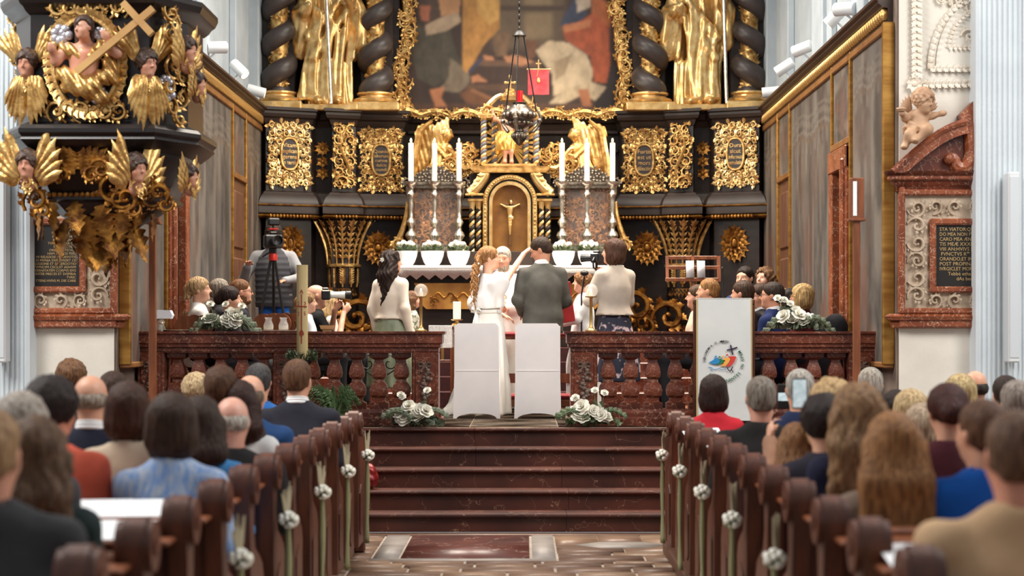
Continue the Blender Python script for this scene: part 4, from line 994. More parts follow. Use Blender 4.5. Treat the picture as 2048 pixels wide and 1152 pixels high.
# ---- reliquary cases
RELI = mat('relic_interior', S(150, 94, 56), .6, 0, col2=S(84, 48, 26), ns=14, bump=.6, bs=20); GLASS = thin_glass('clear_glass')
def reliquary(px, label):
    x = X(px, 23.12); z0 = Zh(503, 22.9); w = .33; h = (497-362)/156.5; rq = thing('reliquary_case', label, 'reliquary', (x, 23.12, z0), 0)
    MB().box(-w, w, -.1, .12, 0, .06, .01).obj('base', SILVERD, rq); MB().box(-w, w, .08, .12, .05, h).obj('back', RELI, rq)
    g_ = MB(); qq = random.Random(px)
    for cx_ in (-.17, .14):
        for k in range(16):
            scroll(g_, cx_+qq.uniform(-.1, .1), .12+.75*h*k/16*1.1, qq.uniform(.05, .075), qq.uniform(0, 6), qq.choice((-1, 1)), .07, k, 1.2)
    for k in range(60): g_.stamp(LEAFLET, rotm(0, qq.uniform(0, 6.3), 0), (qq.uniform(-.29, .29), .07, qq.uniform(.1, h-.05)), qq.uniform(.05, .09))
    g_.obj('relic_ornament', mat('brown_gold', S(206, 142, 80), .5, .2, col2=S(150, 92, 48), ns=12), rq)
    f = MB()
    for x0, x1, a, b in ((-w, -w+.05, .05, h), (w-.05, w, .05, h), (-w, w, .05, .10), (-w, w, h-.05, h)): f.box(x0, x1, -.09-(.003 if x1-x0 > .3 else 0), -.05, a, b, .008)
    for sx in (-1, 1):
        for k in range(18): f.ell((sx*(w-.035), -.095, .1+(h-.15)*k/17), .018, 6, 5)
    f.obj('silver_frame', SILVERD, rq)
    MB().box(-w+.06, w-.06, -.062, -.058, .09, h-.04).obj('glass_pane', GLASS, rq, 0)
    f = MB(); f.box(-w-.03, w+.03, -.11, .12, h-.01, h+.03, .01)
    for row, (n, z, rr) in enumerate(((17, h+.045, .021), (15, h+.09, .022), (12, h+.135, .021), (8, h+.175, .021), (5, h+.215, .02))):
        for k in range(n): f.ell((-.33*n/17+.66*n/17*k/(n-1), -.09, z+.01*math.sin(k*2)), rr, 6, 5)
    f.prism([(-.33, h), (.33, h), (.25, h+.12), (.1, h+.2), (0, h+.26), (-.1, h+.2), (-.25, h+.12)], -.08, -.04, 'xz')
    for sx in (-1, 1): scroll(f, sx*.37, h+.02, .07, 0, sx, -.08, 0); f.tube([(sx*.35, -.08, h), (sx*.36, -.08, h-.1), (sx*.345, -.08, h-.2)], [.03, .012], 6)
    f.obj('silver_crest', SILVERD, rq)
    f = MB()                                           # small gilt scroll wing beside the case
    sx = -1 if px < 1000 else 1
    t = np.linspace(0, 1, 14); f.tube(np.stack([sx*(w+.04+.17*t**2), np.full(14, .02), .65-.6*t], 1), [.02, .035, .045], 7); scroll(f, sx*(w+.16), .09, .1, 0, sx, 0, 0); f.obj('side_scroll', GOLD, rq)
reliquary(872, 'silver framed glass reliquary case left of the tabernacle'); reliquary(1174, 'silver framed glass reliquary case right of the tabernacle')
# ---- tabernacle
TX = X(1020, 23.0); sT = 156.5
def tu(px): return (px-1020)/sT
def tzz(py): return Zh(py, 23.0)-Zh(510, 23.0)
tb = thing('tabernacle', 'arched black and gold tabernacle holding a crucifix at the altar centre', 'tabernacle', (TX, 23.0, Zh(510, 23.0)))
MB().box(-.55, .55, -.05, .5, -.4, 0, .01).obj('base', EBONY, tb); MB().box(-.52, .52, .12, .55, 0, tzz(345), .01).obj('body', EBONY, tb)
def arch(rx, z0, z1, n=16):
    t = np.linspace(0, math.pi, n); return [(rx, z0)]+[(rx*math.cos(a), z1-rx+rx*math.sin(a)) for a in t]+[(-rx, z0)]
def arch_ring(ra, rb, z0, za, zb, y0, y1):
    A = arch(ra, z0, za); B = arch(rb, z0, zb); return MB().prism(A+B[::-1], y0, y1, 'xz')
arch_ring(.345, .29, 0, tzz(350), tzz(359), -.06, .14).obj('outer_arch', GOLD, tb, 25); arch_ring(.295, .265, 0, tzz(358), tzz(363), -.03, .14).obj('black_arch', EBONY, tb, 25)
arch_ring(.265, .225, 0, tzz(363), tzz(370), -.05, .14).obj('inner_arch', GOLDB, tb, 25)
MB().prism(arch(.235, 0, tzz(368)), .06, .14, 'xz').obj('niche_back', mat('niche_gold', S(140, 96, 44), .5, .4, col2=S(104, 66, 30), ns=4, bump=.3, bs=9), tb, 25)
f = MB()
for k in range(30):
    a = math.pi*k/29; f.ell((.315*math.cos(a), -.065, tzz(350)-.345+.315*math.sin(a)), .014, 6, 4)
for sx in (-1, 1):
    for k in range(14): f.ell((sx*.317, -.065, .05+k*.05), .014, 6, 4)
f.obj('arch_beading', GOLDB, tb)
cx = MB(); cx.box(-.012, .012, .02, .045, .12, tzz(398), .003); cx.box(-.13, .13, .02, .045, tzz(409)-.012, tzz(409)+.012, .003); cxo = cx.obj('cross', mat('dark_cross', S(90, 58, 30), .5), tb)
zc_ = tzz(409)
sdf_obj('corpus', [cap((-.12, .0, zc_+.005), (-.05, .0, zc_-.03), .009, .012, .01), cap((.12, .0, zc_+.005), (.05, .0, zc_-.03), .009, .012, .01), loft([(zc_-.18, .022, .02, 0, 0), (zc_-.12, .028, .02, 0, 0), (zc_-.06, .036, .024, 0, 0), (zc_-.02, .042, .022, 0, 0)], .015), ell((.012, -.01, zc_+.03), (.02, .022, .028), k=.012), cap((-.012, 0, zc_-.17), (-.008, -.012, zc_-.27), .016, .012, .012), cap((.012, 0, zc_-.17), (.008, -.012, zc_-.27), .016, .012, .012), cap((-.008, -.012, zc_-.27), (0, 0, zc_-.38), .012, .008, .01), cap((.008, -.012, zc_-.27), (0, 0, zc_-.38), .012, .008, .01), ell((.015, -.012, zc_-.17), (.035, .022, .028), k=.012)], .005, GOLDB, tb)
for sx in (-1, 1):
    for k, ux in enumerate((.40, .485)):
        t = np.linspace(0, 1, 60); zz_ = tzz(418)*t; cm_ = MB()
        cm_.tube(np.stack([sx*ux+.018*np.cos(30*t), .0+.018*np.sin(30*t), zz_], 1), .024, 7, up=(0, 1, 0)); oo = cm_.obj('small_column', EBONY, tb, 60)
        cm_ = MB(); cm_.tube(np.stack([sx*ux-.018*np.cos(30*t), .0-.018*np.sin(30*t), zz_], 1), .022, 7, up=(0, 1, 0)); cm_.obj('vine_band', GOLDB, oo, 60)
        cm_ = MB(); cm_.lathe([(.03, tzz(420)), (.035, tzz(414)), (.05, tzz(405)), (.05, tzz(403))], 10, (sx*ux, 0, 0)); cm_.obj('capital', GOLDB, tb)
    e_ = MB(); e_.box(sx*.345, sx*.54, -.07, .15, tzz(403), tzz(398), .005); e_.box(sx*.335, sx*.57, -.10, .15, tzz(392), tzz(388), .006); e_.obj('gilt_cornice', GOLD, tb); MB().box(sx*.35, sx*.53, -.05, .15, tzz(399), tzz(391)).obj('frieze', EBONY, tb)
    v = MB(); t = np.linspace(0, 1, 16); v.tube(np.stack([sx*(.30+.22*t**1.5), np.full(16, -.02), tzz(345)-(.27)*t], 1), [.05, .06, .075], 8); v.ell((sx*.49, -.03, tzz(382)), (.075, .06, .06), 10, 7)
    for k in range(5): v.stamp(LEAFLET, rotm(0, sx*(1.6+.25*k), 0), (sx*(.3+.04*k), -.06, tzz(350+6*k)), .12)
    v.obj('volute', GOLDB, tb)
top = MB(); top.sweep([(-.46, .3), (-.46, -.08), (.46, -.08), (.46, .3)], [(0, tzz(345)), (.02, tzz(342)), (.05, tzz(337)), (.06, tzz(334)), (-.08, tzz(333))]); top.box(-.46, .46, -.08, .3, tzz(346), tzz(333)); top.obj('top_cornice', GOLD, tb)
GOLDR = mat('gilt_drapery', S(232, 196, 112), .3, .6, col2=S(206, 150, 70), ns=9)
# ---- exposition throne with rays above the tabernacle
ex = thing('exposition_throne', 'small baldachin with twisted columns and golden rays above the tabernacle', 'baldachin', (TX, 23.0, Zh(333, 23.0)))
def ezz(py): return Zh(py, 23.0)-Zh(333, 23.0)
MB().box(-.34, .34, -.02, .3, 0, .035, .01).obj('base', GOLDB, ex)
for sx in (-1, 1):
    for ux, y_ in ((.335, .02), (.2, .24)):
        t = np.linspace(0, 1, 70); z1 = ezz(240); zz_ = .03+(z1-.03)*t; cm_ = MB()
        cm_.tube(np.stack([sx*ux+.017*np.cos(38*t), y_+.017*np.sin(38*t), zz_], 1), .027, 7, up=(0, 1, 0)); oo = cm_.obj('twisted_column', mat('blue_grey_shaft', S(92, 92, 102), .4), ex, 60)
        cm_ = MB(); cm_.tube(np.stack([sx*ux-.017*np.cos(38*t), y_-.017*np.sin(38*t), zz_], 1), .025, 7, up=(0, 1, 0)); cm_.obj('vine_band', GOLDB, oo, 60)
        cm_ = MB(); cm_.lathe([(.035, z1), (.045, z1+.03), (.07, z1+.05), (.07, z1+.06)], 10, (sx*ux, y_, 0)); cm_.obj('capital', GOLDB, ex)
    e_ = MB(); e_.box(sx*.20, sx*.42, -.06, .28, ezz(232), ezz(228), .01); e_.box(sx*.22, sx*.4, -.04, .28, ezz(236), ezz(231), .01); e_.obj('entablature', GOLDB, ex)
    v = MB(); scroll(v, sx*.30, ezz(222), .085, 0, sx, 0, 0, 1.5); t = np.linspace(0, 1, 12); v.tube(np.stack([sx*(.34-.24*t), np.full(12, 0.05), ezz(224)+.22*np.sin(t*1.5)], 1), [.05, .04, .03], 7); v.obj('canopy_volute', GOLDB, ex)
ry = MB(); cz_ = ezz(285)
for k in range(36):
    a = 2*math.pi*(k+.5)/36; L_ = .40 if k % 2 else .33
    if abs(math.sin(a)) > .95 and math.sin(a) < 0: continue
    x1, z1 = math.cos(a)*min(L_, .31/max(abs(math.cos(a)), .01)), math.sin(a)*min(L_, .3/max(abs(math.sin(a)), .01))
    n_ = np.array((-math.sin(a), math.cos(a)))*.008; n2 = n_*2.0
    ry.prism([(.07*math.cos(a)-n_[0], cz_+.07*math.sin(a)-n_[1]), (.07*math.cos(a)+n_[0], cz_+.07*math.sin(a)+n_[1]), (x1+n2[0], cz_+z1+n2[1]), (x1-n2[0], cz_+z1-n2[1])], .26, .28, 'xz')
ry.obj('golden_rays', GOLDR, ex, 20)
cr = MB(); cr.lathe([(.12, ezz(200)), (.14, ezz(192)), (.10, ezz(186)), (.06, ezz(181)), (.065, ezz(177)), (.02, ezz(174))], 14, (0, .1, 0)); 
for k in range(10): cr.ell((.125*math.cos(k*.628), .1+.125*math.sin(k*.628), ezz(190)), .025, 6, 5)
cr.box(-.012, .012, .088, .112, ezz(176), ezz(150), .004); cr.box(-.06, .06, .088, .112, ezz(163)-.012, ezz(163)+.012, .004)
for p in ((-.06, 163), (.06, 163), (0, 150)): cr.ell((p[0], .1, ezz(p[1])), .02, 6, 5)
cr.obj('crown', GOLDB, ex)
# ---- risen figure with red banner
FLESH = mat('painted_flesh', S(206, 154, 128), .45, 0, col2=S(190, 132, 106), ns=6)
HAIRP = mat('painted_dark_hair', S(70, 48, 34), .5, 0, col2=S(48, 32, 24), ns=20, bump=.5, bs=30)
rc = thing('banner_figure', 'small painted figure in gold drapery holding a red banner above the tabernacle', 'statue', (TX-.03, 23.02, Zh(326, 23.0)))
sdf_obj('figure', [cap((-.035, 0, .02), (-.03, -.02, .15), .022, .028), cap((-.03, -.02, .15), (-.03, 0, .3), .03, .042), cap((.05, .0, .02), (.045, -.02, .15), .022, .028), cap((.045, -.02, .15), (.035, 0, .3), .03, .042), ell((-.035, -.02, .012), (.022, .045, .016)), ell((.05, -.02, .012), (.022, .045, .016)),
    loft([(.27, .07, .05, 0, 0), (.36, .062, .045, 0, 0), (.46, .085, .055, 0, 0), (.54, .09, .045, 0, 0), (.57, .03, .03, 0, 0)], .03), cap((.08, 0, .53), (.17, -.03, .48), .026, .022), cap((.17, -.03, .48), (.28, -.05, .62), .022, .018), cap((-.08, 0, .53), (-.16, -.03, .56), .026, .022), cap((-.16, -.03, .56), (-.20, -.04, .68), .022, .018),
    cap((0, 0, .55), (0, -.01, .62), .026), ell((0, -.015, .68), (.045, .05, .06)), cap((0, -.06, .68), (0, -.068, .665), .008)], .009, FLESH, rc)
sdf_obj('drapery', [loft([(.16, .10, .075, -.02, 0), (.26, .125, .09, -.03, 0), (.35, .12, .085, -.02, 0), (.40, .10, .07, -.01, 0)], .02, folds=(8, .012, .012, 1)), cap((-.1, -.02, .36), (-.13, .02, .14), .045, .03, .04)], .009, GOLDR, rc)
sdf_obj('hair', [ell((0, .005, .695), (.052, .055, .06)), cap((0, .03, .68), (0, .04, .6), .045, .03), ell((0, -.07, .66), (.04, .05, .06), op='s', k=.01)], .009, HAIRP, rc)
bx = X(1077, 23.0)-(TX-.03); bz0, bz1 = Zh(190, 23)-Zh(326, 23), Zh(140, 23)-Zh(326, 23)
MB().tube([(.28, -.05, .60), (bx, -.05, bz1+.02)], .008, 6).obj('banner_pole', GOLDB, rc); MB().tube([(bx-.15, -.05, bz1+.005), (bx+.16, -.05, bz1+.005)], .009, 6).obj('crossbar', GOLDB, rc)
bn = MB(); uu = np.linspace(-1, 1, 14); ww = np.linspace(0, 1, 8)
P = np.stack([bx+.135*uu[:, None]+0*ww, -.055+.012*np.sin(5*uu)[:, None]*(1-ww)+0*ww, bz0+(bz1-bz0)*ww[None, :]+0*uu[:, None]], -1); bn.grid(P); P2 = P.copy(); P2[..., 1] += .006; bn.grid(P2[::-1]); bn.obj('banner', mat('red_banner', S(206, 70, 76), .7, 0, col2=S(170, 40, 50), ns=9), rc)
c_ = MB(); c_.box(bx-.008, bx+.008, -.058, -.042, bz1, bz1+.13, .003); c_.box(bx-.035, bx+.035, -.058, -.042, bz1+.07, bz1+.086, .003)
c_.ell((bx, -.066, (bz0+bz1)/2+.02), (.02, .006, .035), 8, 6)
c_.obj('banner_cross', GOLDB, rc)
# ---- kneeling angels and acanthus wings beside the tabernacle
def angel(px, sx, label):
    a = thing('gilded_angel', label, 'angel', (X(px, 23.35), 23.35, Zh(372, 23.35)))
    k = -sx                                             # faces the centre
    pr = [loft([(0, .2, .14, 0, 0), (.15, .2, .14, 0, 0), (.3, .14, .11, .02*k, 0), (.45, .12, .085, .04*k, 0), (.53, .11, .07, .05*k, 0), (.56, .04, .04, .06*k, 0)], .04, folds=(9, .018, .004, 1)), cap((.12*k, -.06, .5), (.2*k, -.14, .36), .035, .03), cap((.2*k, -.14, .36), (.28*k, -.14, .44), .03, .022), cap((-.04*k, -.06, .5), (.1*k, -.16, .36), .035, .03), cap((.1*k, -.16, .36), (.26*k, -.16, .43), .03, .022), cap((.06*k, -.01, .53), (.09*k, -.03, .61), .032), ell((.105*k, -.045, .655), (.062, .066, .075)), cap((.16*k, -.06, .65), (.17*k, -.06, .635), .012)]
    sdf_obj('kneeling_body', pr, .011, GOLD, a)
    sdf_obj('curly_hair', [ell((.09*k, -.03, .685), (.075, .075, .07)), ell((.17*k, -.09, .65), (.06, .07, .07), op='s', k=.01)], .01, GOLDB, a, disp=lambda x, y, z: .008*np.sin(110*x)*np.sin(110*y+1)*np.sin(110*z), amp=.008)
    fl3 = ((0, 1, 0), .35); dsp = lambda x, y, z: .0035*np.sin(95*x*1.0+25*z)
    sdf_obj('wing', [cap((0, .07, .36), (sx*.06, .09, .66), .05, .08, .05, flat=fl3), cap((sx*.06, .09, .68), (sx*.20, .09, .70), .08, .085, .05, flat=fl3), cap((sx*.20, .09, .70), (sx*.30, .09, .30), .095, .07, .05, flat=fl3), cap((sx*.30, .09, .3), (sx*.35, .09, -.10), .07, .02, .05, flat=fl3), cap((sx*.1, .09, .6), (sx*.2, .09, .3), .09, .05, .05, flat=fl3)], .011, GOLD, a, dsp, .006)
    sdf_obj('wing', [cap((.03*k, -.01, .46), (sx*.0, -.02, .70), .04, .06, .04, flat=fl3), cap((sx*.0, -.02, .72), (sx*-.10, -.02, .86), .06, .035, .04, flat=fl3), cap((sx*-.02, -.02, .74), (sx*.06, -.02, .52), .06, .03, .04, flat=fl3)], .010, GOLDB, a, dsp, .006)
    w_ = MB(); P = np.array([(sx*.1, -.0, .85), (sx*.26, .02, .72), (sx*.33, .02, .3), (sx*.34, .02, -.15)]); w_.tube(P, [.02, .05, .05, .02], 7); w_.obj('trailing_feather', GOLD, a)
angel(880, -1, 'gilded kneeling angel with raised wings left of the tabernacle'); angel(1163, 1, 'gilded kneeling angel with raised wings right of the tabernacle')
for sx, lab in ((-1, 'left'), (1, 'right')):
    w_ = MB(); qq = random.Random(3)
    for k in range(9):
        t = k/8; scroll(w_, sx*(.44+.34*t), -.02+.12*math.sin(t*5)+.10*t, .10+.02*math.sin(k), qq.uniform(0, 6), -sx if k % 2 else sx, 0, k, 1.5)
        scroll(w_, sx*(.42+.30*t), -.20+.14*t+.05*math.sin(t*6), .085, qq.uniform(0, 6), sx if k % 2 else -sx, .02, k+1, 1.4)
    t = np.linspace(0, 1, 24); w_.tube(np.stack([sx*(.40+.42*t), np.full(24, -.02), -.22+.36*t+.05*np.sin(t*9)], 1), [.03, .04, .02], 7)
    tag(w_.obj('acanthus_scroll', GOLD, None, loc=(TX, 23.2, Zh(322, 23.2))), 'gilded acanthus scrollwork between the %s angel and the tabernacle' % lab, 'carving')
# ================================================================== hanging sanctuary lamp
LD = 20.0; s2 = F/LD
lz = lambda py: Zh(py, LD)-Zh(285, LD)
lm = thing('sanctuary_lamp', 'ornate silver sanctuary lamp with red glass hanging on chains', 'lamp', (X(1038.5, LD), LD, Zh(285, LD)))
b = MB(); b.lathe([(.0001, lz(292)), (.02, lz(290)), (.03, lz(288)), (.045, lz(285)), (.075, lz(279)), (.08, lz(272)), (.078, lz(266)), (.05, lz(263)), (.05, lz(259)), (.11, lz(253)), (.135, lz(248)), (.14, lz(244)), (.125, lz(242)), (.17, lz(236)), (.185, lz(231)), (.18, lz(226)), (.16, lz(223)), (.15, lz(220)), (.12, lz(217)), (.10, lz(212)), (.07, lz(208)), (.085, lz(206)), (.07, lz(205)), (.05, lz(206))], 26); b.obj('vessel', mat('dark_silver', S(120, 112, 102), .33, .85, col2=S(76, 70, 64), ns=24), lm, 50)
b = MB()
for k in range(16):
    a = 2*math.pi*k/16; b.ell((.172*math.cos(a), .172*math.sin(a), lz(231)), (.03, .03, .03), 7, 5); b.ell((.078*math.cos(a), .078*math.sin(a), lz(272)), (.016, .016, .03), 6, 5); b.ell((.137*math.cos(a), .137*math.sin(a), lz(247)), (.022, .022, .02), 6, 5)
tag(b.obj('chased_bosses', SILVERD, lm, 60), kind='stuff')
MB().lathe([(.036, lz(207)), (.042, lz(182)), (.039, lz(182)), (.033, lz(206)), (.0001, lz(206))], 16).obj('red_glass', mat('red_glass', S(196, 16, 24), .15, 0, emit=.25), lm)
for k in range(3):
    a = 2*math.pi*k/3+.35; e_ = MB(); t = np.linspace(0, 1, 16)
    e_.tube(np.stack([(.16+.09*np.sin(t*2.6))*math.cos(a), (.16+.09*np.sin(t*2.6))*math.sin(a), lz(262)+(lz(218)-lz(262))*t], 1), [.022, .018, .012], 6); e_.ell((.24*math.cos(a), .24*math.sin(a), lz(240)), .03, 7, 5); e_.obj('scroll_arm', SILVERD, lm, 60)
    p0 = np.array((.2*math.cos(a), .2*math.sin(a), lz(220))); p1 = np.array((.05*math.cos(a), .05*math.sin(a), lz(70))); e_ = MB(); n = 34
    for j in range(n):
        c_ = p0+(p1-p0)*(j+.5)/n; e_.ell(c_, (.009, .009, .026), 5, 4)
    e_.tube([p0, p1], .004, 4); e_.obj('chain', IRON, lm, 60)
MB().lathe([(.0001, lz(60)), (.02, lz(60.5)), (.05, lz(64)), (.075, lz(70)), (.08, lz(72)), (.0001, lz(71))], 18).obj('chain_cap', IRON, lm, 50)
e_ = MB(); e_.tube([(0, 0, lz(62)), (0, 0, lz(-60))], .006, 5)
for j in range(14): e_.ell((0, 0, lz(58)+.07*j), (.013, .013, .03), 6, 5)
e_.obj('suspension_chain', IRON, lm, 60)
# ================================================================== people
def skinm(c): return mat('skin_%d_%d_%d' % c, S(*c), .5, 0, col2=S(int(c[0]*.93), int(c[1]*.86), int(c[2]*.83)), ns=9)
def hairm(c): return mat('hair_%d_%d_%d' % c, S(c[0], c[1], int(c[2]*.97)), .55, 0, col2=S(int(c[0]*.66), int(c[1]*.6), int(c[2]*.54)), ns=26, st=(3, 3, .55), bump=.5, bs=30, spec=.22)
def clothm(c, c2=None, ns=5, rough=.85, st=(1, 1, 1), bump=.15): return mat('cloth_%d_%d_%d_%s' % (*c, c2), S(*c), rough, 0, col2=S(*(c2 or (int(c[0]*.88), int(c[1]*.88), int(c[2]*.88)))), ns=ns, st=st, bump=bump, bs=14, spec=.25)
LIP = mat('lips', S(176, 96, 88), .5); EYEW = mat('eye_white', S(196, 184, 174), .4); EYED = mat('eye_iris', S(44, 34, 28), .3)
EYEM = None
def eye_mesh():
    global EYEM
    if EYEM is None:
        mb = MB(); mb.ell((0, 0, 0), .0125, 10, 8); mb.mi = 1; mb.ell((0, .0050, 0), (.0086, .0084, .0086), 8, 6); EYEM = mb.mesh('eye', [EYEW, EYED], 180)
    return EYEM
def head_prims(c, R, s=1.0, fem=False, beard=None, child=False):
    c = np.array(c, float); R = np.array(R); P = lambda x, y, z: c+R @ (np.array((x, y, z))*s)
    jw = .9 if fem else 1.0
    pr = [ell(P(0, -.012, .032), (.076*s, .096*s, .084*s), R, .03*s), ell(P(0, .028, -.028), (.063*s, .066*s, .088*s), R, .03*s), ell(P(0, .045, -.082), (.042*jw*s, .044*s, .032*s), R, .035*s, id=0),
          ell(P(.036, .05, -.03), (.03*s, .03*s, .03*s), R, .03*s), ell(P(-.036, .05, -.03), (.03*s, .03*s, .03*s), R, .03*s),
          cap(P(-.042, .074, .027), P(.042, .074, .027), .012*s, k=.022*s),
          ell(P(.031, .104, .006), .019*s, k=.018*s, op='s'), ell(P(-.031, .104, .006), .019*s, k=.018*s, op='s'),
          cap(P(0, .086, .018), P(0, .1155, -.021), .0072*s, .0102*s, k=.010*s), ell(P(.011, .099, -.026), .0078*s, k=.008*s), ell(P(-.011, .099, -.026), .0078*s, k=.008*s), ell(P(0, .076, -.092), (.018*s, .016*s, .015*s), k=.02*s),
          cap(P(-.019, .084, -.053), P(.019, .084, -.053), .0065*s, k=.008*s, id=1),
          ell(P(.077, -.008, -.008), (.011*s, .021*s, .031*s), R @ rotm(0, .12, .25), .01*s), ell(P(-.077, -.008, -.008), (.011*s, .021*s, .031*s), R @ rotm(0, -.12, -.25), .01*s)]
    if beard:
        pr += [ell(P(0, .05, -.088), (.047*s, .047*s, .034*s), R, .012*s, id=2), ell(P(.045, .02, -.06), (.02*s, .04*s, .04*s), R, .012*s, id=2), ell(P(-.045, .02, -.06), (.02*s, .04*s, .04*s), R, .012*s, id=2), cap(P(-.022, .086, -.041), P(.022, .086, -.041), .006*s, k=.006*s, id=2)]
    else: pr += []
    pr += [cap(P(.016, .088, .029), P(.045, .078, .029), .0045*s, .003*s, k=.004*s, id=3), cap(P(-.016, .088, .029), P(-.045, .078, .029), .0045*s, .003*s, k=.004*s, id=3)]
    return pr, P
def hand_prims(w, d, n, curl=.4, s=1.0, mirror=1, k=.006, spread=.12):
    """w wrist, d finger direction, n palm normal (curl direction)"""
    w = np.array(w, float); d = np.array(d, float); d /= np.linalg.norm(d); n = np.array(n, float); n -= d*(n@d); n /= np.linalg.norm(n); t = np.cross(d, n)*mirror
    pr = [cap(w-d*.01, w+d*.045*s, .021*s, .026*s, k=.015, flat=(n, .62)), cap(w+d*.03*s-t*.012*s, w+d*.078*s-t*.018*s, .018*s, .016*s, k=.012, flat=(n, .7)), cap(w+d*.03*s+t*.012*s, w+d*.08*s+t*.016*s, .018*s, .016*s, k=.012, flat=(n, .7))]
    for i, (o, L_) in enumerate(((.029, .068), (.0105, .078), (-.0085, .072), (-.027, .056))):
        b = w+d*(.082-.006*abs(i-1))*s+t*o*s; dd = d+t*spread*(1.5-i)*.5; dd /= np.linalg.norm(dd)
        d1 = dd*math.cos(curl*.6)+n*math.sin(curl*.6); m_ = b+d1*L_*.5*s; d2 = dd*math.cos(curl*1.7)+n*math.sin(curl*1.7); e = m_+d2*L_*.5*s
        pr += [cap(b-dd*.012, m_, .0088*s, .008*s, k=k), cap(m_, e, .008*s, .0068*s, k=k)]
    b = w+d*.028*s+t*.022*s; d1 = d*.62+t*.7+n*.25; d1 /= np.linalg.norm(d1); m_ = b+d1*.036*s; d2 = d*.9+t*.25+n*(.2+curl*.4); d2 /= np.linalg.norm(d2)
    pr += [cap(b, m_, .0125*s, .0105*s, k=.01), cap(m_, m_+d2*.032*s, .0105*s, .008*s, k=k)]
    return pr
def hair_prims(style, P, R, s=1.0, L=.3, w=.11, part=0, body=None):
    pr = []; C = lambda x, y, z, r, k=.03: ell(P(x, y, z), tuple(q*s for q in r), R, k*s)
    cut = []
    if style != 'bald':
        g = {'short': .007, 'crop': .003, 'curly': .026, 'bob': .018, 'long': .014, 'updo': .012, 'wavy': .018, 'tail': .012}[style]
        if style in ('short', 'crop'): pr += [C(0, -.014, .047, (.079+g, .096+g, .080+g)), C(0, -.035, .006, (.073+g*.5, .080+g*.5, .082)), C(0, -.066, -.042, (.054, .036, .046)), C(0, -.03, -.02, (.079, .035, .035), .02)]
        else: pr += [C(0, -.014, .036, (.081+g, .10+g, .086+g))]
        fz = {'short': .062, 'crop': .075, 'curly': .05, 'bob': .03, 'long': .05, 'updo': .055, 'wavy': .05, 'tail': .052}[style]
        # face opening and nape
        cut += [ell(P(0, .12, fz-.085), (.072*s, .085*s, .10*s), R, .012*s, op='s')]
        if style in ('short', 'crop', 'updo'): cut += [ell(P(0, .03, -.09), (.12*s, .085*s, .085*s), R, .012*s, op='s'), ell(P(0, -.06, -.15), (.2*s, .2*s, .085*s), R, .015*s, op='s')]
        if style == 'tail' : cut += [ell(P(0, .04, -.10), (.12*s, .08*s, .08*s), R, .012*s, op='s'), ell(P(0, -.04, -.15), (.2*s, .2*s, .07*s), R, .015*s, op='s')]
    else:
        pr += [ell(P(0, -.03, -.0), (.085*s, .088*s, .062*s), R, .02*s)]; cut += [ell(P(0, .08, -.0), (.12*s, .085*s, .12*s), R, .01*s, op='s'), ell(P(0, -.0, .09), (.085*s, .11*s, .075*s), R, .012*s, op='s'), ell(P(0, -.04, -.13), (.2*s, .2*s, .085*s), R, .015*s, op='s')]
    if style == 'bob':
        pr += [ell(P(0, -.035, -.045), (.102*s, .085*s, .095*s), R, .03*s), ell(P(.06, .0, -.05), (.042*s, .07*s, .085*s), R, .03*s), ell(P(-.06, 0, -.05), (.042*s, .07*s, .085*s), R, .03*s)]; cut += [ell(P(0, .10, -.06), (.062*s, .085*s, .14*s), R, .012*s, op='s')]
    if style in ('long', 'wavy'):
        for i, x in enumerate((-.07, -.04, 0, .04, .07)):
            p0 = P(x*1.05, -.06+.25*abs(x), -.0); p1 = p0+np.array((x*.25, -.045, -.13*s)); p2 = np.array((p1[0]+x*(w/.11-1)*1.3, p1[1]-.01, p0[2]-L*(1-.15*abs(i-2)/2)))
            pr += [cap(p0, p1, .05*s, .048*s, k=.03), cap(p1, p2, .046*s, .026*s, k=.03)]
        for sx in (-1, 1):
            p0 = P(sx*.078, .02, .01); p1 = P(sx*.088, -.0, -.10); pr += [cap(p0, p1, .024*s, .03*s, k=.02), cap(p1, p1+np.array((sx*.01, -.03, -L*.5)), .032*s, .02*s, k=.03)]
        cut += [ell(P(0, .10, -.05), (.066*s, .075*s, .13*s), R, .012*s, op='s')]
    if style == 'updo':
        pr += [C(0, -.115, .0, (.055, .042, .055))]
    if style == 'tail':
        pr += [C(0, -.112, .015, (.04, .04, .045))]
        p0 = P(0, -.12, .0); p1 = p0+np.array((0, .0, -.12)); p2 = p1+np.array((.01, .01, -L)); pr += [cap(p0, p1, .034*s, .045*s), cap(p1, p2, .048*s, .02*s)]
    return pr, cut
def hair_disp(style, c):
    cx, cy, cz = c
    if style == 'curly': return (lambda x, y, z: .010*np.sin(95*x+2*np.sin(40*z))*np.sin(95*y+1)*np.sin(95*z+2)), .011
    if style == 'wavy': return (lambda x, y, z: .006*np.sin(130*(x-cx)+3.2*np.sin(34*z)+40*(y-cy))+.004*np.sin(70*(x-cx)-2*np.sin(25*z+1))), .011
    if style in ('long', 'bob', 'tail'): return (lambda x, y, z: .0035*np.sin(170*(x-cx)+1.2*np.sin(14*z)+60*(y-cy))), .004
    return (lambda x, y, z: .0028*np.sin(210*(x-cx)+90*(y-cy))*np.cos(60*(z-cz)+80*(y-cy))), .003
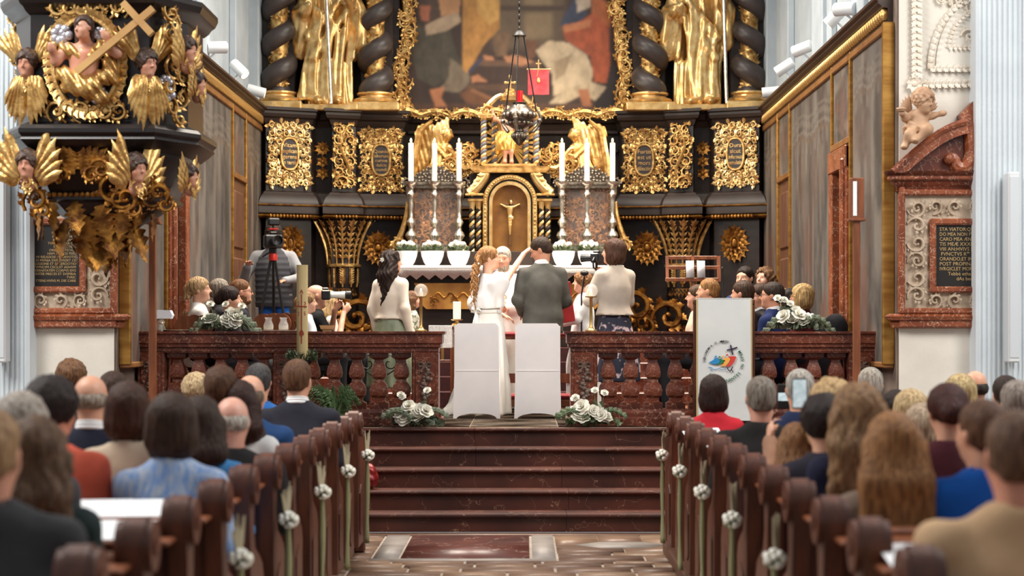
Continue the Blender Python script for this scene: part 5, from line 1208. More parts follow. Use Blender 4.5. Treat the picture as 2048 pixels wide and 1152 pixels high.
def person(label, loc, rz=0, H=1.75, sit=None, fem=False, head=(0, 0, 0), lean=(0, 0), arms=None, skin=(214, 164, 136), hair=('short', (60, 42, 32)), top=None, sleeve='long', hem=.84, bottom=None, skirt=None,
           collar=None, beard=None, vox=.013, face=False, group=None, bulk=1.0, glasses=None, hl=.3, hw=.11, hands=True, loose=0.0, legs=True, name='person', shirt_r=None, hcurl=.5, hmirror=True):
    """facing local +y; drawn at 1.75 m and scaled"""
    k = H/1.75; pe = thing(name, label, 'person', loc, rz, group); pe.scale = (k, k, k)
    o = 0 if sit is None else sit/k+.09-.95
    sw = (.155 if fem else .178)*bulk; lx, ly = lean
    V = lambda *a: np.array(a, float)
    lz = lambda z: np.clip((z-o-.95)/.5, 0, 1.2)
    nk = V(lx, ly, 1.465+o); hd = V(lx*1.15, ly*1.15+.015, 1.618+o); R = rotm(0, 0, head[0]) @ rotm(head[1], 0, 0) @ rotm(0, head[2], 0)
    sk = skinm(skin); A = {}
    for sg, nm in ((1, 'r'), (-1, 'l')):
        sh = V(sg*sw+lx*.9, ly*.9, 1.385+o)
        if arms and nm in arms and arms[nm] is not None: e, w_ = V(*arms[nm][0]), V(*arms[nm][1]); hdn = arms[nm][2] if len(arms[nm]) > 2 else None
        elif sit is None: e, w_, hdn = V(sg*(sw+.055)+lx*.5, -.035, 1.13), V(sg*(sw+.06), .05, .89), None
        else: e, w_, hdn = V(sg*(sw+.025)+lx*.5, .06, 1.13+o), V(sg*.10, .28, 1.02+o), None
        A[nm] = (sh, e, w_, hdn)
    # ---- body: one continuous surface
    hp, P = head_prims(hd, R, 1.0, fem, beard)
    pr = hp+[cap(nk-V(0, 0, .06), hd+R @ V(0, -.018, -.05), .052 if fem else .06, .05 if fem else .058, k=.03), cap(V(0, 0, .95+o), V(lx*.6, ly*.6, 1.2+o), .095, .10, k=.05, flat=((0, 1, 0), .75)), cap(V(lx*.6, ly*.6, 1.2+o), V(lx*.9, ly*.9, 1.33+o), .10, .085, k=.05, flat=((0, 1, 0), .75)), cap(A['l'][0]-V(0, 0, .035), A['r'][0]-V(0, 0, .035), .036, k=.05)]
    for nm in ('l', 'r'):
        sh, e, w_, hdn = A[nm]; pr += [cap(sh-V(0, 0, .02), e, .038 if top is not None else .044, .037, k=.02), cap(e, w_, .037, .026, k=.02)]
        if hands:
            d = (w_-e)/np.linalg.norm(w_-e)
            if hdn is None: hdn = (d, V(0, 0, -1) if abs(d[2]) < .7 else V(0, 1, 0), hcurl)
            pr += hand_prims(w_, hdn[0], hdn[1], hdn[2], 1.0, (1 if nm == 'r' else -1)*(1 if hmirror else -1))
    if legs and bottom is None and skirt is None:
        for sg in (-1, 1):
            if sit is None: hpj, kn, an = V(sg*.085, 0, .92), V(sg*.095, .015, .5), V(sg*.1, -.02, .08)
            else: hpj, kn, an = V(sg*.085, 0, .95+o), V(sg*.11, .42, .97+o), V(sg*.11, .40, max(.06, .5+o))
            pr += [cap(hpj, kn, .07, .048, k=.03), cap(kn, an, .048, .034, k=.02), cap(an, an+V(0, .1, -.04), .035, .028, k=.02)]
    sdf_obj('body', pr, vox, [sk, LIP, hairm(beard or hair[1]) if (beard or hair) else sk, hairm(hair[1])], pe)
    if face:
        for sx in (-1, 1):
            p = P(sx*.031, .0722, .005); eo = inst('eye', eye_mesh(), pe, p); eo.rotation_euler = Matrix(R.tolist()).to_euler()
    # ---- hair
    if hair and hair[0] != 'none':
        hpr, cut = hair_prims(hair[0], P, R, 1.0, hl, hw); df, am = hair_disp(hair[0], hd)
        sdf_obj('hair', hpr+cut, max(.0105, vox*.95), hairm(hair[1]), pe, df, am)
    # ---- clothes
    if top is not None:
        b = bulk; z0 = hem+o if sit is None else max(hem+o, .86+o)
        tab = [(z0, .175*b+loose, .135+loose), (.95+o, .178*b+loose, .138+loose*.8), (1.08+o, (.14 if fem else .168)*b+loose*.6, (.108 if fem else .122)+loose*.5), (1.27+o, (.16 if fem else .188)*b+loose*.3, (.132 if fem else .136)+loose*.2), (1.36+o, (.15 if fem else .175)*b, .112), (1.405+o, .135*b, .095), (1.445+o, .095*b, .080), (1.495+o, .062, .066)]
        if z0 > .95+o: tab = [t for t in tab if t[0] >= z0]
        tab = [(z, a, c, lx*lz(z), ly*lz(z)) for z, a, c in tab]
        cp = [loft(tab, .03)]+[cap(nk+V(sg*.035, -.005, -.022), V(sg*sw*.9+lx*.9, ly*.9-.005, 1.385+o), .046, .052, k=.05) for sg in (-1, 1)]
        fr = {'long': 1.0, 'none': 0, 'short': -.75, 'mid': .35}[sleeve]
        for nm in ('l', 'r'):
            sh, e, w_, _ = A[nm]
            if fr == 0: continue
            if fr < 0: cp += [cap(sh, sh+(e-sh)*(-fr), .056+loose*.3, .058+loose*.4, k=.04)]
            else: cp += [cap(sh, e, .056+loose*.3, .053+loose*.3, k=.05), cap(e, e+(w_-e)*(fr*.97), .053+loose*.3, .041+loose*.3, k=.03)]
        cp += [ell(nk+V(0, .012, .03), (.056, .058, .05), op='s', k=.01)]
        am = .005; ph = rz*3+H*17
        sdf_obj('top', cp, max(vox*1.5, .014), top, pe, lambda x, y, z: am*np.sin(13*x+11*z+ph+2.5*np.sin(7*z+5*x))*np.sin(9*y-15*z+ph+3*np.sin(6*x)), am)
    if collar is not None:
        mb = MB(); a = np.linspace(0, 2*math.pi, 25)
        for dz, rr, t in ((.0, .066, .011), (.016, .063, .010), (.03, .060, .008)): mb.tube(np.stack([nk[0]+rr*np.cos(a), nk[1]+rr*np.sin(a)*.98, nk[2]+.012+dz-.012*np.sin(a)], 1), t, 7, caps=False)
        mb.obj('collar', collar, pe, 180)
    if bottom is not None:
        lp = [cap((0, 0, .97+o), (0, 0, .9+o), .13, k=.05, flat=((0, 1, 0), .85))]
        for sg in (-1, 1):
            if sit is None: hpj, kn, an = V(sg*.085, 0, .9), V(sg*.095, .015, .5), V(sg*.1, -.02, .07)
            else: hpj, kn, an = V(sg*.085, 0, .95+o), V(sg*.11, .42, .97+o), V(sg*.11, .40, max(.05, .5+o))
            lp += [cap(hpj, kn, .098, .07, k=.04), cap(kn, an, .068, .056, k=.03)]
        sdf_obj('trousers', lp, .021, bottom, pe)
    if skirt is not None:
        m_, zb, rb = skirt
        sdf_obj('skirt', [loft([(zb, rb, rb*.85, 0, 0), (.6, rb*.75+.06, rb*.6+.06, 0, 0), (.90, .178, .142, 0, 0), (.98, .165, .128, 0, 0), (1.06, .12, .09, 0, 0)], .03, folds=(9, .018, .002, 1))], .0165, m_, pe)
    if legs and sit is None:
        for sg in (-1, 1): MB().ell((sg*.1, .055, .045), (.045, .13, .045), 10, 7).obj('shoe', BLACKP, pe)
    if glasses is not None:
        mb = MB()
        for sx in (-1, 1):
            a = np.linspace(0, 2*math.pi, 17); mb.tube([P(sx*.033+.024*math.cos(t), .098, .003+.018*math.sin(t)) for t in a], .0022, 5, caps=False); mb.tube([P(sx*.057, .096, .01), P(sx*.08, .06, .012), P(sx*.08, -.0, .008)], .0022, 5)
        mb.tube([P(-.009, .1, .006), P(.009, .1, .006)], .0022, 5); mb.obj('glasses', glasses, pe, 180)
    pe['P'] = 0; del pe['P']
    return pe, P, A
# ================================================================== people and things in the sanctuary
def at_floor(px, d, z=PZ): return (X(px, d), d, z)
def loc2(pe_loc, rz, H, pt):            # world point -> a person's own drawing space
    k = H/1.75; v = np.array(pt)-np.array(pe_loc); return tuple((rotm(0, 0, -rz) @ v)/k)
SUIT = clothm((84, 82, 76), (72, 70, 65), 9); WSHIRT = clothm((238, 238, 236), (226, 226, 226)); DSUIT = clothm((36, 34, 38), (28, 27, 31)); NAVY = clothm((28, 42, 88), (22, 34, 74))
# ---- groom
gl_ = at_floor(1086, 18.32); grz = .38; gH = 1.81
gp, gP, gA = person('man in a grey green suit bowing his head under her hand', gl_, grz, gH, head=(.95, -.42, .0), lean=(0, .035), hair=('short', (58, 40, 29)), skin=(206, 150, 120), top=SUIT, hem=.80, bottom=clothm((70, 68, 62), (60, 58, 54)), collar=WSHIRT, vox=.009, face=True, bulk=1.12, loose=.012,
    arms={'r': ((.26, .02, 1.12), (.16, .24, 1.02)), 'l': ((-.27, .0, 1.12), (-.12, .25, 1.0))})
gpk = gH/1.75
# ---- bride
bl = at_floor(976, 18.28); brz = -.95; bH = 1.715
fore = gP(.0, .10, .062); fw = np.array(gl_)+rotm(0, 0, grz) @ (fore*gpk)
wr_w = fw+np.array((-.06, -.03, -.055)); ha_w = fw+np.array((.02, .0, .02))
e_w = np.array((X(1012, 18.12), 18.12, Zh(560, 18.12)))
e_l = loc2(bl, brz, bH, e_w); w_l = loc2(bl, brz, bH, wr_w); hd_l = np.array(loc2(bl, brz, bH, ha_w))-np.array(w_l); pn = rotm(0, 0, -brz) @ np.array((.75, .45, -.45))
bp, bP, bA = person('blonde woman in white bridal dress and shawl laying her hand on his forehead', bl, brz, bH, fem=True, head=(-.5, .05, 0), hair=('updo', (168, 122, 78)), skin=(226, 178, 150), vox=.009, face=True,
    arms={'r': (e_l, w_l, (hd_l, pn, .35)), 'l': ((-.21, .04, 1.12), (-.05, .22, 1.03))}, legs=False, bulk=1.0)
SATIN = mat('bridal_satin', S(232, 229, 223), .55, 0, col2=S(220, 216, 210), ns=4, bump=.12, bs=10, sheen=.3); SHAWL = mat('shawl_chiffon', S(234, 233, 232), .6, 0, bump=.15, bs=16, sheen=.3)
R_ = rotm(0, 0, -brz); tr = R_ @ np.array((-.26, -.05, 0))
sdf_obj('bodice', [loft([(1.0, .155, .125, 0, 0), (1.1, .135, .112, 0, 0), (1.25, .16, .13, 0, 0), (1.36, .145, .1, 0, 0)], .03), cap((-.1, 0, 1.38), (.1, 0, 1.38), .05, k=.04)], .011, SATIN, bp)
sdf_obj('skirt', [loft([(0.005, .36, .33, tr[0]*.35, tr[1]*.35), (.25, .30, .28, tr[0]*.22, tr[1]*.22), (.6, .235, .215, tr[0]*.08, tr[1]*.08), (.92, .185, .16, 0, 0), (1.08, .14, .118, 0, 0)], .04, folds=(13, .016, .002, 2)),
    cap((tr[0]*.3, tr[1]*.3, .26), (tr[0]*1.55, tr[1]*1.55, .035), .2, .035, .1), cap((tr[0]*.5, tr[1]*.5, .04), (tr[0]*1.7, tr[1]*1.7, .02), .14, .03, .08)], .0155, SATIN, bp, lambda x, y, z: .006*np.sin(26*x+9*z)*np.sin(22*y-7*z), .007)
sdf_obj('shawl', [loft([(1.10, .185, .15, 0, 0), (1.22, .195, .16, 0, 0), (1.34, .178, .13, 0, 0), (1.42, .12, .09, 0, 0), (1.46, .07, .07, 0, 0)], .03, folds=(7, .008, .003, 1)), cap(bA['r'][0], np.array(bA['r'][0])*.45+np.array(bA['r'][1])*.55, .075, .082, .06), cap(np.array(bA['r'][0])-(0, 0, .03), np.array(bA['r'][0])*.5+np.array(bA['r'][1])*.5-(0, 0, .09), .07, .06, .07), cap(bA['l'][0], bA['l'][1], .07, .075, .05), ell((0, .03, 1.5), (.07, .09, .08), op='s', k=.02), ell((0, .16, 1.38), (.07, .08, .08), op='s', k=.03)], .011, SHAWL, bp, lambda x, y, z: .005*np.sin(22*z+14*x+3*np.sin(9*y)), .005)
sh_ = MB()
a = np.linspace(0, 2*math.pi, 31); sh_.tube(np.stack([.148*np.cos(a), .122*np.sin(a), np.full(31, 1.07)], 1), .022, 6, flat=1, caps=False)
for sx in (-1, 1): sh_.tube([(0, -.13, 1.07), (sx*.05, -.16, 1.10), (sx*.08, -.15, 1.07), (0, -.135, 1.06)], .016, 6); sh_.tube([(0, -.135, 1.06), (sx*.03, -.16, .92), (sx*.04, -.17, .78)], [.02, .016], 6)
sh_.obj('sash', SATIN, bp, 180)
cu = MB(); qq = random.Random(21)
for kx in range(44):
    u = qq.uniform(-1, 1); p0 = bP(u*.075, -.085-.03*qq.random(), qq.uniform(-.02, .04)); L_ = qq.uniform(.30, .52); t = np.linspace(0, 1, 26); ph = qq.uniform(0, 6); rr = qq.uniform(.008, .017)
    cu.tube(np.stack([p0[0]+u*.03*t+rr*np.cos(t*L_*75+ph)*np.minimum(1, t*4), p0[1]-.055*np.sin(np.minimum(1, t*1.8)*1.57)-.01*t+rr*np.sin(t*L_*75+ph)*np.minimum(1, t*4), p0[2]-L_*t], 1), [.010, .011, .009, .004], 5)
cu.obj('curls', hairm((184, 136, 88)), bp, 180)
fl_ = MB()
for kx in range(12): fl_.ell(bP(-.03+.012*kx*(1 if kx % 2 else .4), -.125+.01*qq.random(), .03-.008*kx+.012*qq.random()), .011, 6, 5)
for kx in range(8): fl_.stamp(LEAFLET, rotm(.5, qq.uniform(0, 6), qq.uniform(0, 3)), bP(-.02+.01*kx, -.13, .0), .03)
fl_.obj('hair_flowers', PETAL, bp, 60)
# ---- priest
CHAS = mat('white_vestment', S(238, 234, 226), .75, 0, col2=S(228, 222, 212), ns=4, bump=.12, bs=12)
pl_ = at_floor(1006, 19.45); pp, pP, pA = person('white bearded priest in white vestment smiling between the couple', pl_, math.pi-.1, 1.76, head=(-.05, -.16, .05), hair=('short', (206, 202, 196)), beard=(196, 188, 178), skin=(216, 160, 132), vox=.009, face=True, legs=False,
    arms={'r': ((.27, .10, 1.14), (.03, .31, 1.08), ((-.9, .25, .1), (0, .9, -.3), .7)), 'l': ((-.27, .10, 1.14), (-.02, .33, 1.06), ((.9, .2, .15), (0, .9, -.3), .7))})
sdf_obj('chasuble', [loft([(.12, .34, .24, 0, 0), (.6, .33, .23, 0, 0), (1.0, .31, .20, 0, 0), (1.3, .235, .15, 0, 0), (1.40, .17, .11, 0, 0), (1.49, .075, .075, 0, 0)], .04, folds=(9, .016, .003, 0)), cap(pA['r'][0], pA['r'][1], .075, .10, .06), cap(pA['l'][0], pA['l'][1], .075, .10, .06), cap(pA['r'][1], np.array(pA['r'][1])*.4+np.array(pA['r'][2])*.6, .085, .075, .05), cap(pA['l'][1], np.array(pA['l'][1])*.4+np.array(pA['l'][2])*.6, .085, .075, .05), ell((0, .02, 1.5), (.06, .07, .05), op='s', k=.01)], .017, CHAS, pp)
mb = MB(); 
for kx in range(4):
    for sx in (-1, 1): scroll(mb, sx*.04, 1.12+.08*kx, .03, kx, sx, 0)
o = MB(); o.stamp(mb, rotm(0, 0, math.pi), (0, .19, 0)); o.obj('gold_embroidery', GOLD, pp)
sdf_obj('alb', [loft([(.01, .24, .2, 0, 0), (.2, .25, .2, 0, 0)], .02, folds=(11, .014, .01, 1))], .014, WHITEC, pp)
# ---- altar boy with the red book
ab = at_floor(1166, 19.1); arz = 1.75; aH = 1.47
ap, aP, aA = person('altar boy in a white alb holding up the red book', ab, arz, aH, head=(.0, .05, 0), hair=('curly', (150, 108, 72)), skin=(222, 172, 144), vox=.0102, face=True, legs=False, top=WSHIRT, hem=.85, loose=.03, arms={'r': ((.2, .12, 1.16), (.06, .30, 1.12)), 'l': ((-.2, .12, 1.16), (-.08, .32, 1.10))}, skirt=(WSHIRT, .02, .25))
bk_ = thing('mass_book', 'large open red book held by the altar boy', 'book', (X(1150, 18.9), 18.86, Zh(642, 18.9)))
RL = mat('red_leather', S(168, 30, 34), .5, 0, col2=S(140, 20, 26), ns=5)
for an in (2.45, 3.72):
    m_ = MB(); m_.box(0, .19, -.006, .006, 0, .42, .003); o = m_.obj('cover', RL, bk_); o.rotation_euler = (0, .16, an)
    m_ = MB(); s_ = -1 if an < 3 else 1; m_.box(.005, .18, s_*-.022, s_*-.006, .01, .41, .003); o = m_.obj('pages', PAPER, bk_); o.rotation_euler = (0, .16, an)
# ---- woman with the video camera on the right
FLOR = mat('floral_skirt', S(34, 36, 52), .8, 0, col2=S(196, 170, 172), ns=9, lo=.52, hi=.58, detail=3)
cl_ = at_floor(1229, 17.75); crz = .55; cH = 1.76; cpos = np.array((X(1193, 18.15), 18.15, Zh(520, 18.15)))
cp_, cP, cA = person('woman in a beige jacket and floral skirt filming on the right, seen from behind', cl_, crz, cH, fem=True, head=(.75, .0, 0), hair=('bob', (84, 54, 40)), skin=(214, 162, 134), top=clothm((196, 182, 166), (178, 164, 150)), hem=1.0, loose=.02, bulk=1.1, vox=.0102, face=True, skirt=(FLOR, .35, .26), arms={'r': ((.22, .08, 1.14), loc2(cl_, crz, cH, cpos+np.array((.09, -.05, -.15)))), 'l': ((-.24, .08, 1.14), loc2(cl_, crz, cH, cpos+np.array((.0, -.08, -.19))))})
def camera_thing(label, px, py, d, rz, lens=.12, white=False, handle=True, sc=1.0):
    c = thing('video_camera', label, 'camera', (X(px, d), d, Zh(py, d)), rz); c.scale = (sc, sc, sc)
    MB().box(-.07, .07, -.045, .045, -.05, .05, .012).obj('body', BLACKP, c); MB().box(-.03, .03, -.04, .03, .05, .075, .01).obj('viewfinder', BLACKP, c)
    l = MB(); l.lathe([(.0001, 0), (.034, 0), (.036, .02), (.034, .03), (.036, lens*.6), (.042, lens), (.034, lens), (.03, lens*.8), (.0001, lens*.75)], 14); V = l.v[0]; l.v[0] = np.stack([V[:, 0], V[:, 2]+.04, -V[:, 1]], 1); l.obj('lens', mat('white_lens', S(226, 224, 216), .4) if white else BLACKP, c)
    if white:
        l = MB(); l.lathe([(.041, lens*.9), (.046, lens), (.046, lens*1.25), (.04, lens*1.25), (.036, lens)], 14); V = l.v[0]; l.v[0] = np.stack([V[:, 0], V[:, 2]+.04, -V[:, 1]], 1); l.obj('lens_hood', BLACKP, c)
    if handle: MB().tube([(0, 0, -.05), (0, 0, -.12), (.02, 0, -.16)], .014, 7).obj('grip', BLACKP, c); MB().tube([(-.07, 0, 0), (-.11, 0, -.03), (-.09, 0, -.1), (0, 0, -.12)], .01, 6).obj('gimbal_arm', BLACKP, c)
    return c
camera_thing('black video camera on a gimbal in the hands of the filming woman', 1193, 516, 18.15, 1.2)
mic = thing('microphone', 'black microphone with foam tip beside the filming woman', 'microphone', (X(1163, 18.9), 18.9, PZ)); h_ = Zh(541, 18.9)-PZ
MB().tube([(0, 0, 0.02), (0, 0, h_-.25), (.03, -.02, h_-.06)], .009, 6).obj('stem', BLACKP, mic); MB().ell((.03, -.02, h_-.03), (.045, .03, .03), 10, 8).obj('foam', BLACKP, mic); MB().lathe([(.0001, 0), (.13, 0), (.12, .02), (.0001, .03)], 16).obj('base', BLACKP, mic)
# ---- woman in the ivory jacket on the left
wl = at_floor(781, 18.0); person('dark haired woman in an ivory jacket and sage skirt standing at the left rail', wl, -.55, 1.66, fem=True, head=(-.55, .02, 0), hair=('wavy', (46, 30, 25)), hl=.44, hw=.06, skin=(212, 160, 132), top=clothm((232, 218, 200), (220, 204, 186)), hem=1.02, bulk=1.02, vox=.0102, face=True, skirt=(mat('sage_satin', S(128, 134, 108), .45, 0, col2=S(108, 114, 90), ns=5, bump=.2, bs=8), .3, .25))
f_ = MB(); rosette(f_, 0, 0, .03, 0, 6, .8); fo = tag(f_.obj('hair_rose', PETAL, None, loc=(X(765, 17.85), 17.86, Zh(519, 17.85)), rz=-.5), 'small white rose pinned in the dark hair of the woman at the rail', 'flower')
# ---- girl beside her
person('small girl in a floral top looking right behind the globe candle', at_floor(823, 18.9), -1.35, 1.27, fem=True, head=(0, 0, 0), hair=('long', (112, 76, 50)), hl=.2, skin=(222, 174, 148), top=mat('girl_floral', S(196, 190, 176), .8, 0, col2=S(96, 108, 84), ns=22, lo=.5, hi=.56), vox=.0105, face=True, skirt=(mat('girl_floral', (1, 1, 1)), .3, .22))
# ---- videographer with tripod
vz = PZ+.32; VEST = clothm((72, 72, 76), (58, 58, 62), 4); GREYS = clothm((150, 150, 152), (132, 132, 136))
vl = (X(548, 20.62), 20.62, vz); vp, vP, vA = person('videographer in a grey quilted vest and blue jeans behind a tripod camera', vl, math.pi, 1.74, hair=('curly', (44, 32, 26)), head=(0, -.12, 0), skin=(206, 152, 124), top=GREYS, hem=.88, bottom=clothm((28, 92, 176), (20, 70, 142)), bulk=1.14, loose=.012, vox=.011, face=True,
    arms={'r': ((.34, .06, 1.12), (.26, .30, 1.27)), 'l': ((-.33, .06, 1.14), (-.17, .34, 1.10))})
sdf_obj('vest', [loft([(.80, .215, .165, 0, 0), (1.0, .215, .165, 0, 0), (1.28, .222, .165, 0, 0), (1.40, .19, .13, 0, 0), (1.47, .085, .085, 0, 0), (1.53, .075, .078, 0, 0)], .03)], .012, VEST, vp, lambda x, y, z: .006*np.abs(np.sin(z*48))-.003, .006)
tp = thing('tripod', 'black camera tripod with red collar in front of the videographer', 'tripod', (X(546, 20.2), 20.2, PZ+.16)); hz = Zh(512, 20.2)-PZ-.16
for i_, a in enumerate((-2.5, -.65, 1.6)):
    l_ = MB(); e_ = np.array((.36*math.cos(a), .36*math.sin(a)*.6-.0, .0)); l_.tube([(0.02*math.cos(a), .02*math.sin(a), hz), e_*.55+np.array((0, 0, hz*.45))], .016, 6); l_.tube([e_*.5+np.array((0, 0, hz*.5)), e_+np.array((0, 0, .01))], .011, 6); l_.obj('leg', BLACKP, tp)
MB().lathe([(.0001, -.06), (.045, -.05), (.05, 0), (.04, .03), (.0001, .03)], 14, (0, 0, hz)).obj('collar', mat('red_plastic', S(200, 40, 30), .4), tp); MB().box(-.04, .04, -.05, .05, hz+.03, hz+.09, .01).obj('head', BLACKP, tp); MB().tube([(-.03, .05, hz+.05), (-.14, .16, hz+.0)], .01, 6).obj('pan_handle', BLACKP, tp)
vc = camera_thing('big black video camera with red handle on the tripod', 546, 483, 20.2, math.pi+.35, .14, handle=False, sc=1.5)
MB().box(-.035, .035, -.02, .02, .085, .1, .006).obj('red_handle', mat('red_plastic', (1, 0, 0)), vc); MB().box(-.05, .04, -.03, .03, .12, .175, .01).obj('monitor', BLACKP, vc); MB().tube([(0, 0, .07), (0, 0, .13)], .008, 5).obj('monitor_arm', BLACKP, vc)
# ---- bald photographer
ph_ = at_floor(631, 18.4); prz = -1.25; person('bald photographer in a black T-shirt crouching with a white telephoto lens', ph_, prz, 1.76, sit=.44, hair=('none', (60, 50, 44)), skin=(214, 164, 138), head=(-.1, -.05, 0), top=clothm((26, 25, 27), (20, 20, 22)), sleeve='short', bottom=DSUIT, vox=.0102, face=True, 
    arms={'r': ((.30, .16, 1.10-.41), (.10, .27, 1.44-.41), ((-.1, .6, .7), (-.9, .0, .2), .9)), 'l': ((-.26, .2, 1.12-.41), (-.08, .22, 1.48-.41), ((.3, .5, .6), (.8, .2, .2), .9))})
camera_thing('black camera with long white lens raised by the bald photographer', 652, 590, 18.22, prz-.25, .17, True, False)
person('blond woman half hidden behind the bald photographer', at_floor(656, 19.3), -1.2, 1.66, sit=.44, fem=True, hair=('long', (196, 166, 124)), top=clothm((214, 204, 190)), vox=.012, bottom=DSUIT)
person('girl with hair band and white top seated behind the paschal candle', at_floor(612, 17.6), -1.4, 1.45, sit=.50, fem=True, hair=('tail', (150, 116, 82)), hl=.25, skin=(222, 176, 150), top=clothm((232, 232, 232)), vox=.0105, face=True, bottom=DSUIT)
# ---- seated wedding guests left of the altar
def guest(label, px, topy, d, rz, H=1.72, z=PZ, **k):
    crown = Zh(topy, d)-z; kk = H/1.75; sit = max(.25, crown-.905*kk); k.setdefault('vox', .0115); k.setdefault('face', True); k.setdefault('bottom', DSUIT); k.setdefault('legs', False)
    return person(label, (X(px, d), d, z), rz, H, sit=sit, **k)
guest('blonde woman in a white blouse and beige vest seated at the left rail', 396, 550, 17.35, -1.35, fem=True, head=(-.1, .03, 0), hair=('tail', (192, 160, 122)), hl=.24, skin=(226, 180, 152), top=clothm((236, 234, 230)), vox=.0108)
vb = MB(); 
guest('brunette woman with braided updo beside the flowers on the left rail', 457, 568, 16.95, -1.1, fem=True, head=(-.25, .0, 0), hair=('updo', (48, 31, 26)), skin=(220, 168, 138), top=clothm((58, 50, 56)), vox=.0108)
guest('man with round glasses and beard in a dark suit seated at left', 479, 554, 17.75, -1.3, H=1.78, hair=('crop', (124, 84, 54)), beard=(136, 96, 66), glasses=BLACKP, skin=(214, 160, 130), top=clothm((34, 34, 44)), collar=WSHIRT, vox=.0108)
guest('grey haired man half hidden behind the brunette woman', 438, 553, 18.3, -1.35, H=1.76, hair=('crop', (150, 142, 134)), skin=(214, 160, 136), top=DSUIT, collar=WSHIRT)
# ---- seated guests right of the altar
guest('smiling man with receding blond hair seated behind the white banner', 1419, 553, 17.75, 1.35, H=1.76, hair=('crop', (160, 116, 70)), skin=(226, 172, 138), top=DSUIT, collar=WSHIRT, vox=.0108)
guest('dark haired guest almost hidden beside the smiling man', 1396, 566, 18.5, 1.5, hair=('short', (84, 60, 44)), skin=(216, 160, 132), top=clothm((206, 186, 164)))
guest('man with short brown hair turned away behind the banner', 1487, 557, 17.4, .75, H=1.78, hair=('short', (74, 52, 40)), skin=(210, 156, 126), top=DSUIT, head=(.35, -.05, 0), face=False)
guest('man with glasses in a blue suit seated beside the right flowers', 1547, 560, 16.85, 1.05, H=1.78, hair=('short', (54, 40, 33)), skin=(206, 150, 120), top=NAVY, collar=WSHIRT, glasses=BLACKP, head=(.25, 0, 0), vox=.0108)
guest('young man with glasses in a dark suit behind the blue suit', 1523, 563, 17.95, 1.55, H=1.76, hair=('short', (72, 50, 38)), skin=(214, 160, 132), top=DSUIT, collar=WSHIRT, glasses=BLACKP, head=(.25, -.1, 0))
guest('young man with thick dark hair standing smiling at the back right', 1491, 529, 19.1, 2.5, H=1.78, hair=('short', (44, 32, 27)), skin=(220, 168, 140), top=clothm((30, 44, 84)), vox=.0108)
guest('young woman with wavy brown hair smiling at the back right', 1531, 531, 19.7, 2.35, H=1.68, fem=True, hair=('wavy', (118, 84, 58)), hl=.16, skin=(226, 178, 152), top=clothm((40, 36, 40)), vox=.0108)
guest('dark haired woman between the blue suit and the blond lady', 1578, 575, 17.75, 1.5, H=1.66, fem=True, hair=('bob', (34, 26, 25)), skin=(200, 146, 118), top=clothm((60, 44, 48)))
guest('blond lady with glasses and dark red top seated at the right rail', 1606, 565, 17.2, 1.25, H=1.66, fem=True, hair=('bob', (204, 170, 118)), skin=(216, 160, 132), top=clothm((92, 36, 44)), glasses=BRASS, vox=.0108)
bag = tag(sdf_obj('coat', [ell((0, 0, .3), (.22, .14, .32)), ell((.1, 0, .55), (.12, .1, .14))], .02, DSUIT), 'dark coat over a chair back at the right end of the rail', 'coat'); bag.location = (X(1650, 17.2), 17.2, PZ+.33)
ch_ = thing('stall_chair', 'dark wooden chair carrying the black coat at right', 'chair', (X(1650, 17.2), 17.2, PZ))
MB().box(-.22, .22, -.2, .2, .28, .34, .01).obj('seat', WOODD, ch_); MB().box(-.22, .22, .16, .2, .34, .80, .01).obj('backrest', WOODD, ch_)
for sx in (-1, 1):
    for sy in (-1, 1): MB().box(sx*.2-.02, sx*.2+.02, sy*.17-.02, sy*.17+.02, 0, .29, .004).obj('leg', WOODD, ch_)
# ---- wooden chairs with lobed backs
def lobed_chair(px, py, d, label, sc=1.0):
    c = thing('wooden_chair', label, 'chair', (X(px, d), d, PZ)); zt = Zh(py, d)-PZ
    b_ = MB()
    for ii, (cx__, r_, dz) in enumerate(((-.085, .095, -.02), (.085, .095, -.02), (0, .08, .0))):
        a = np.linspace(0, 2*math.pi, 20, endpoint=False); b_.prism([(cx__*sc+r_*sc*math.cos(t), zt-.1*sc+dz+r_*sc*math.sin(t)) for t in a], -.02-.002*ii, .02+.002*ii, 'xz')
    b_.prism([(-.17*sc, zt-.13*sc), (.17*sc, zt-.13*sc), (.12*sc, zt-.42), (-.12*sc, zt-.42)], -.017, .017, 'xz'); b_.obj('backrest', WOODM, c)
    MB().box(-.2, .2, 0, .4, .42, .46, .01).obj('seat', WOODM, c)
    for sx in (-1, 1):
        for sy in (.03, .37): MB().box(sx*.17-.02, sx*.17+.02, sy-.02, sy+.02, 0, .43, .004).obj('leg', WOODM, c)
    return c
lobed_chair(389, 625, 17.15, 'dark wooden chair back with round lobes behind the blonde woman'); lobed_chair(545, 622, 17.4, 'brown wooden chair with lobed back behind the glass carafes'); lobed_chair(572, 621, 17.9, 'second brown lobed chair back right of the carafes')
# ================================================================== furnishings
RZ = PZ+.85
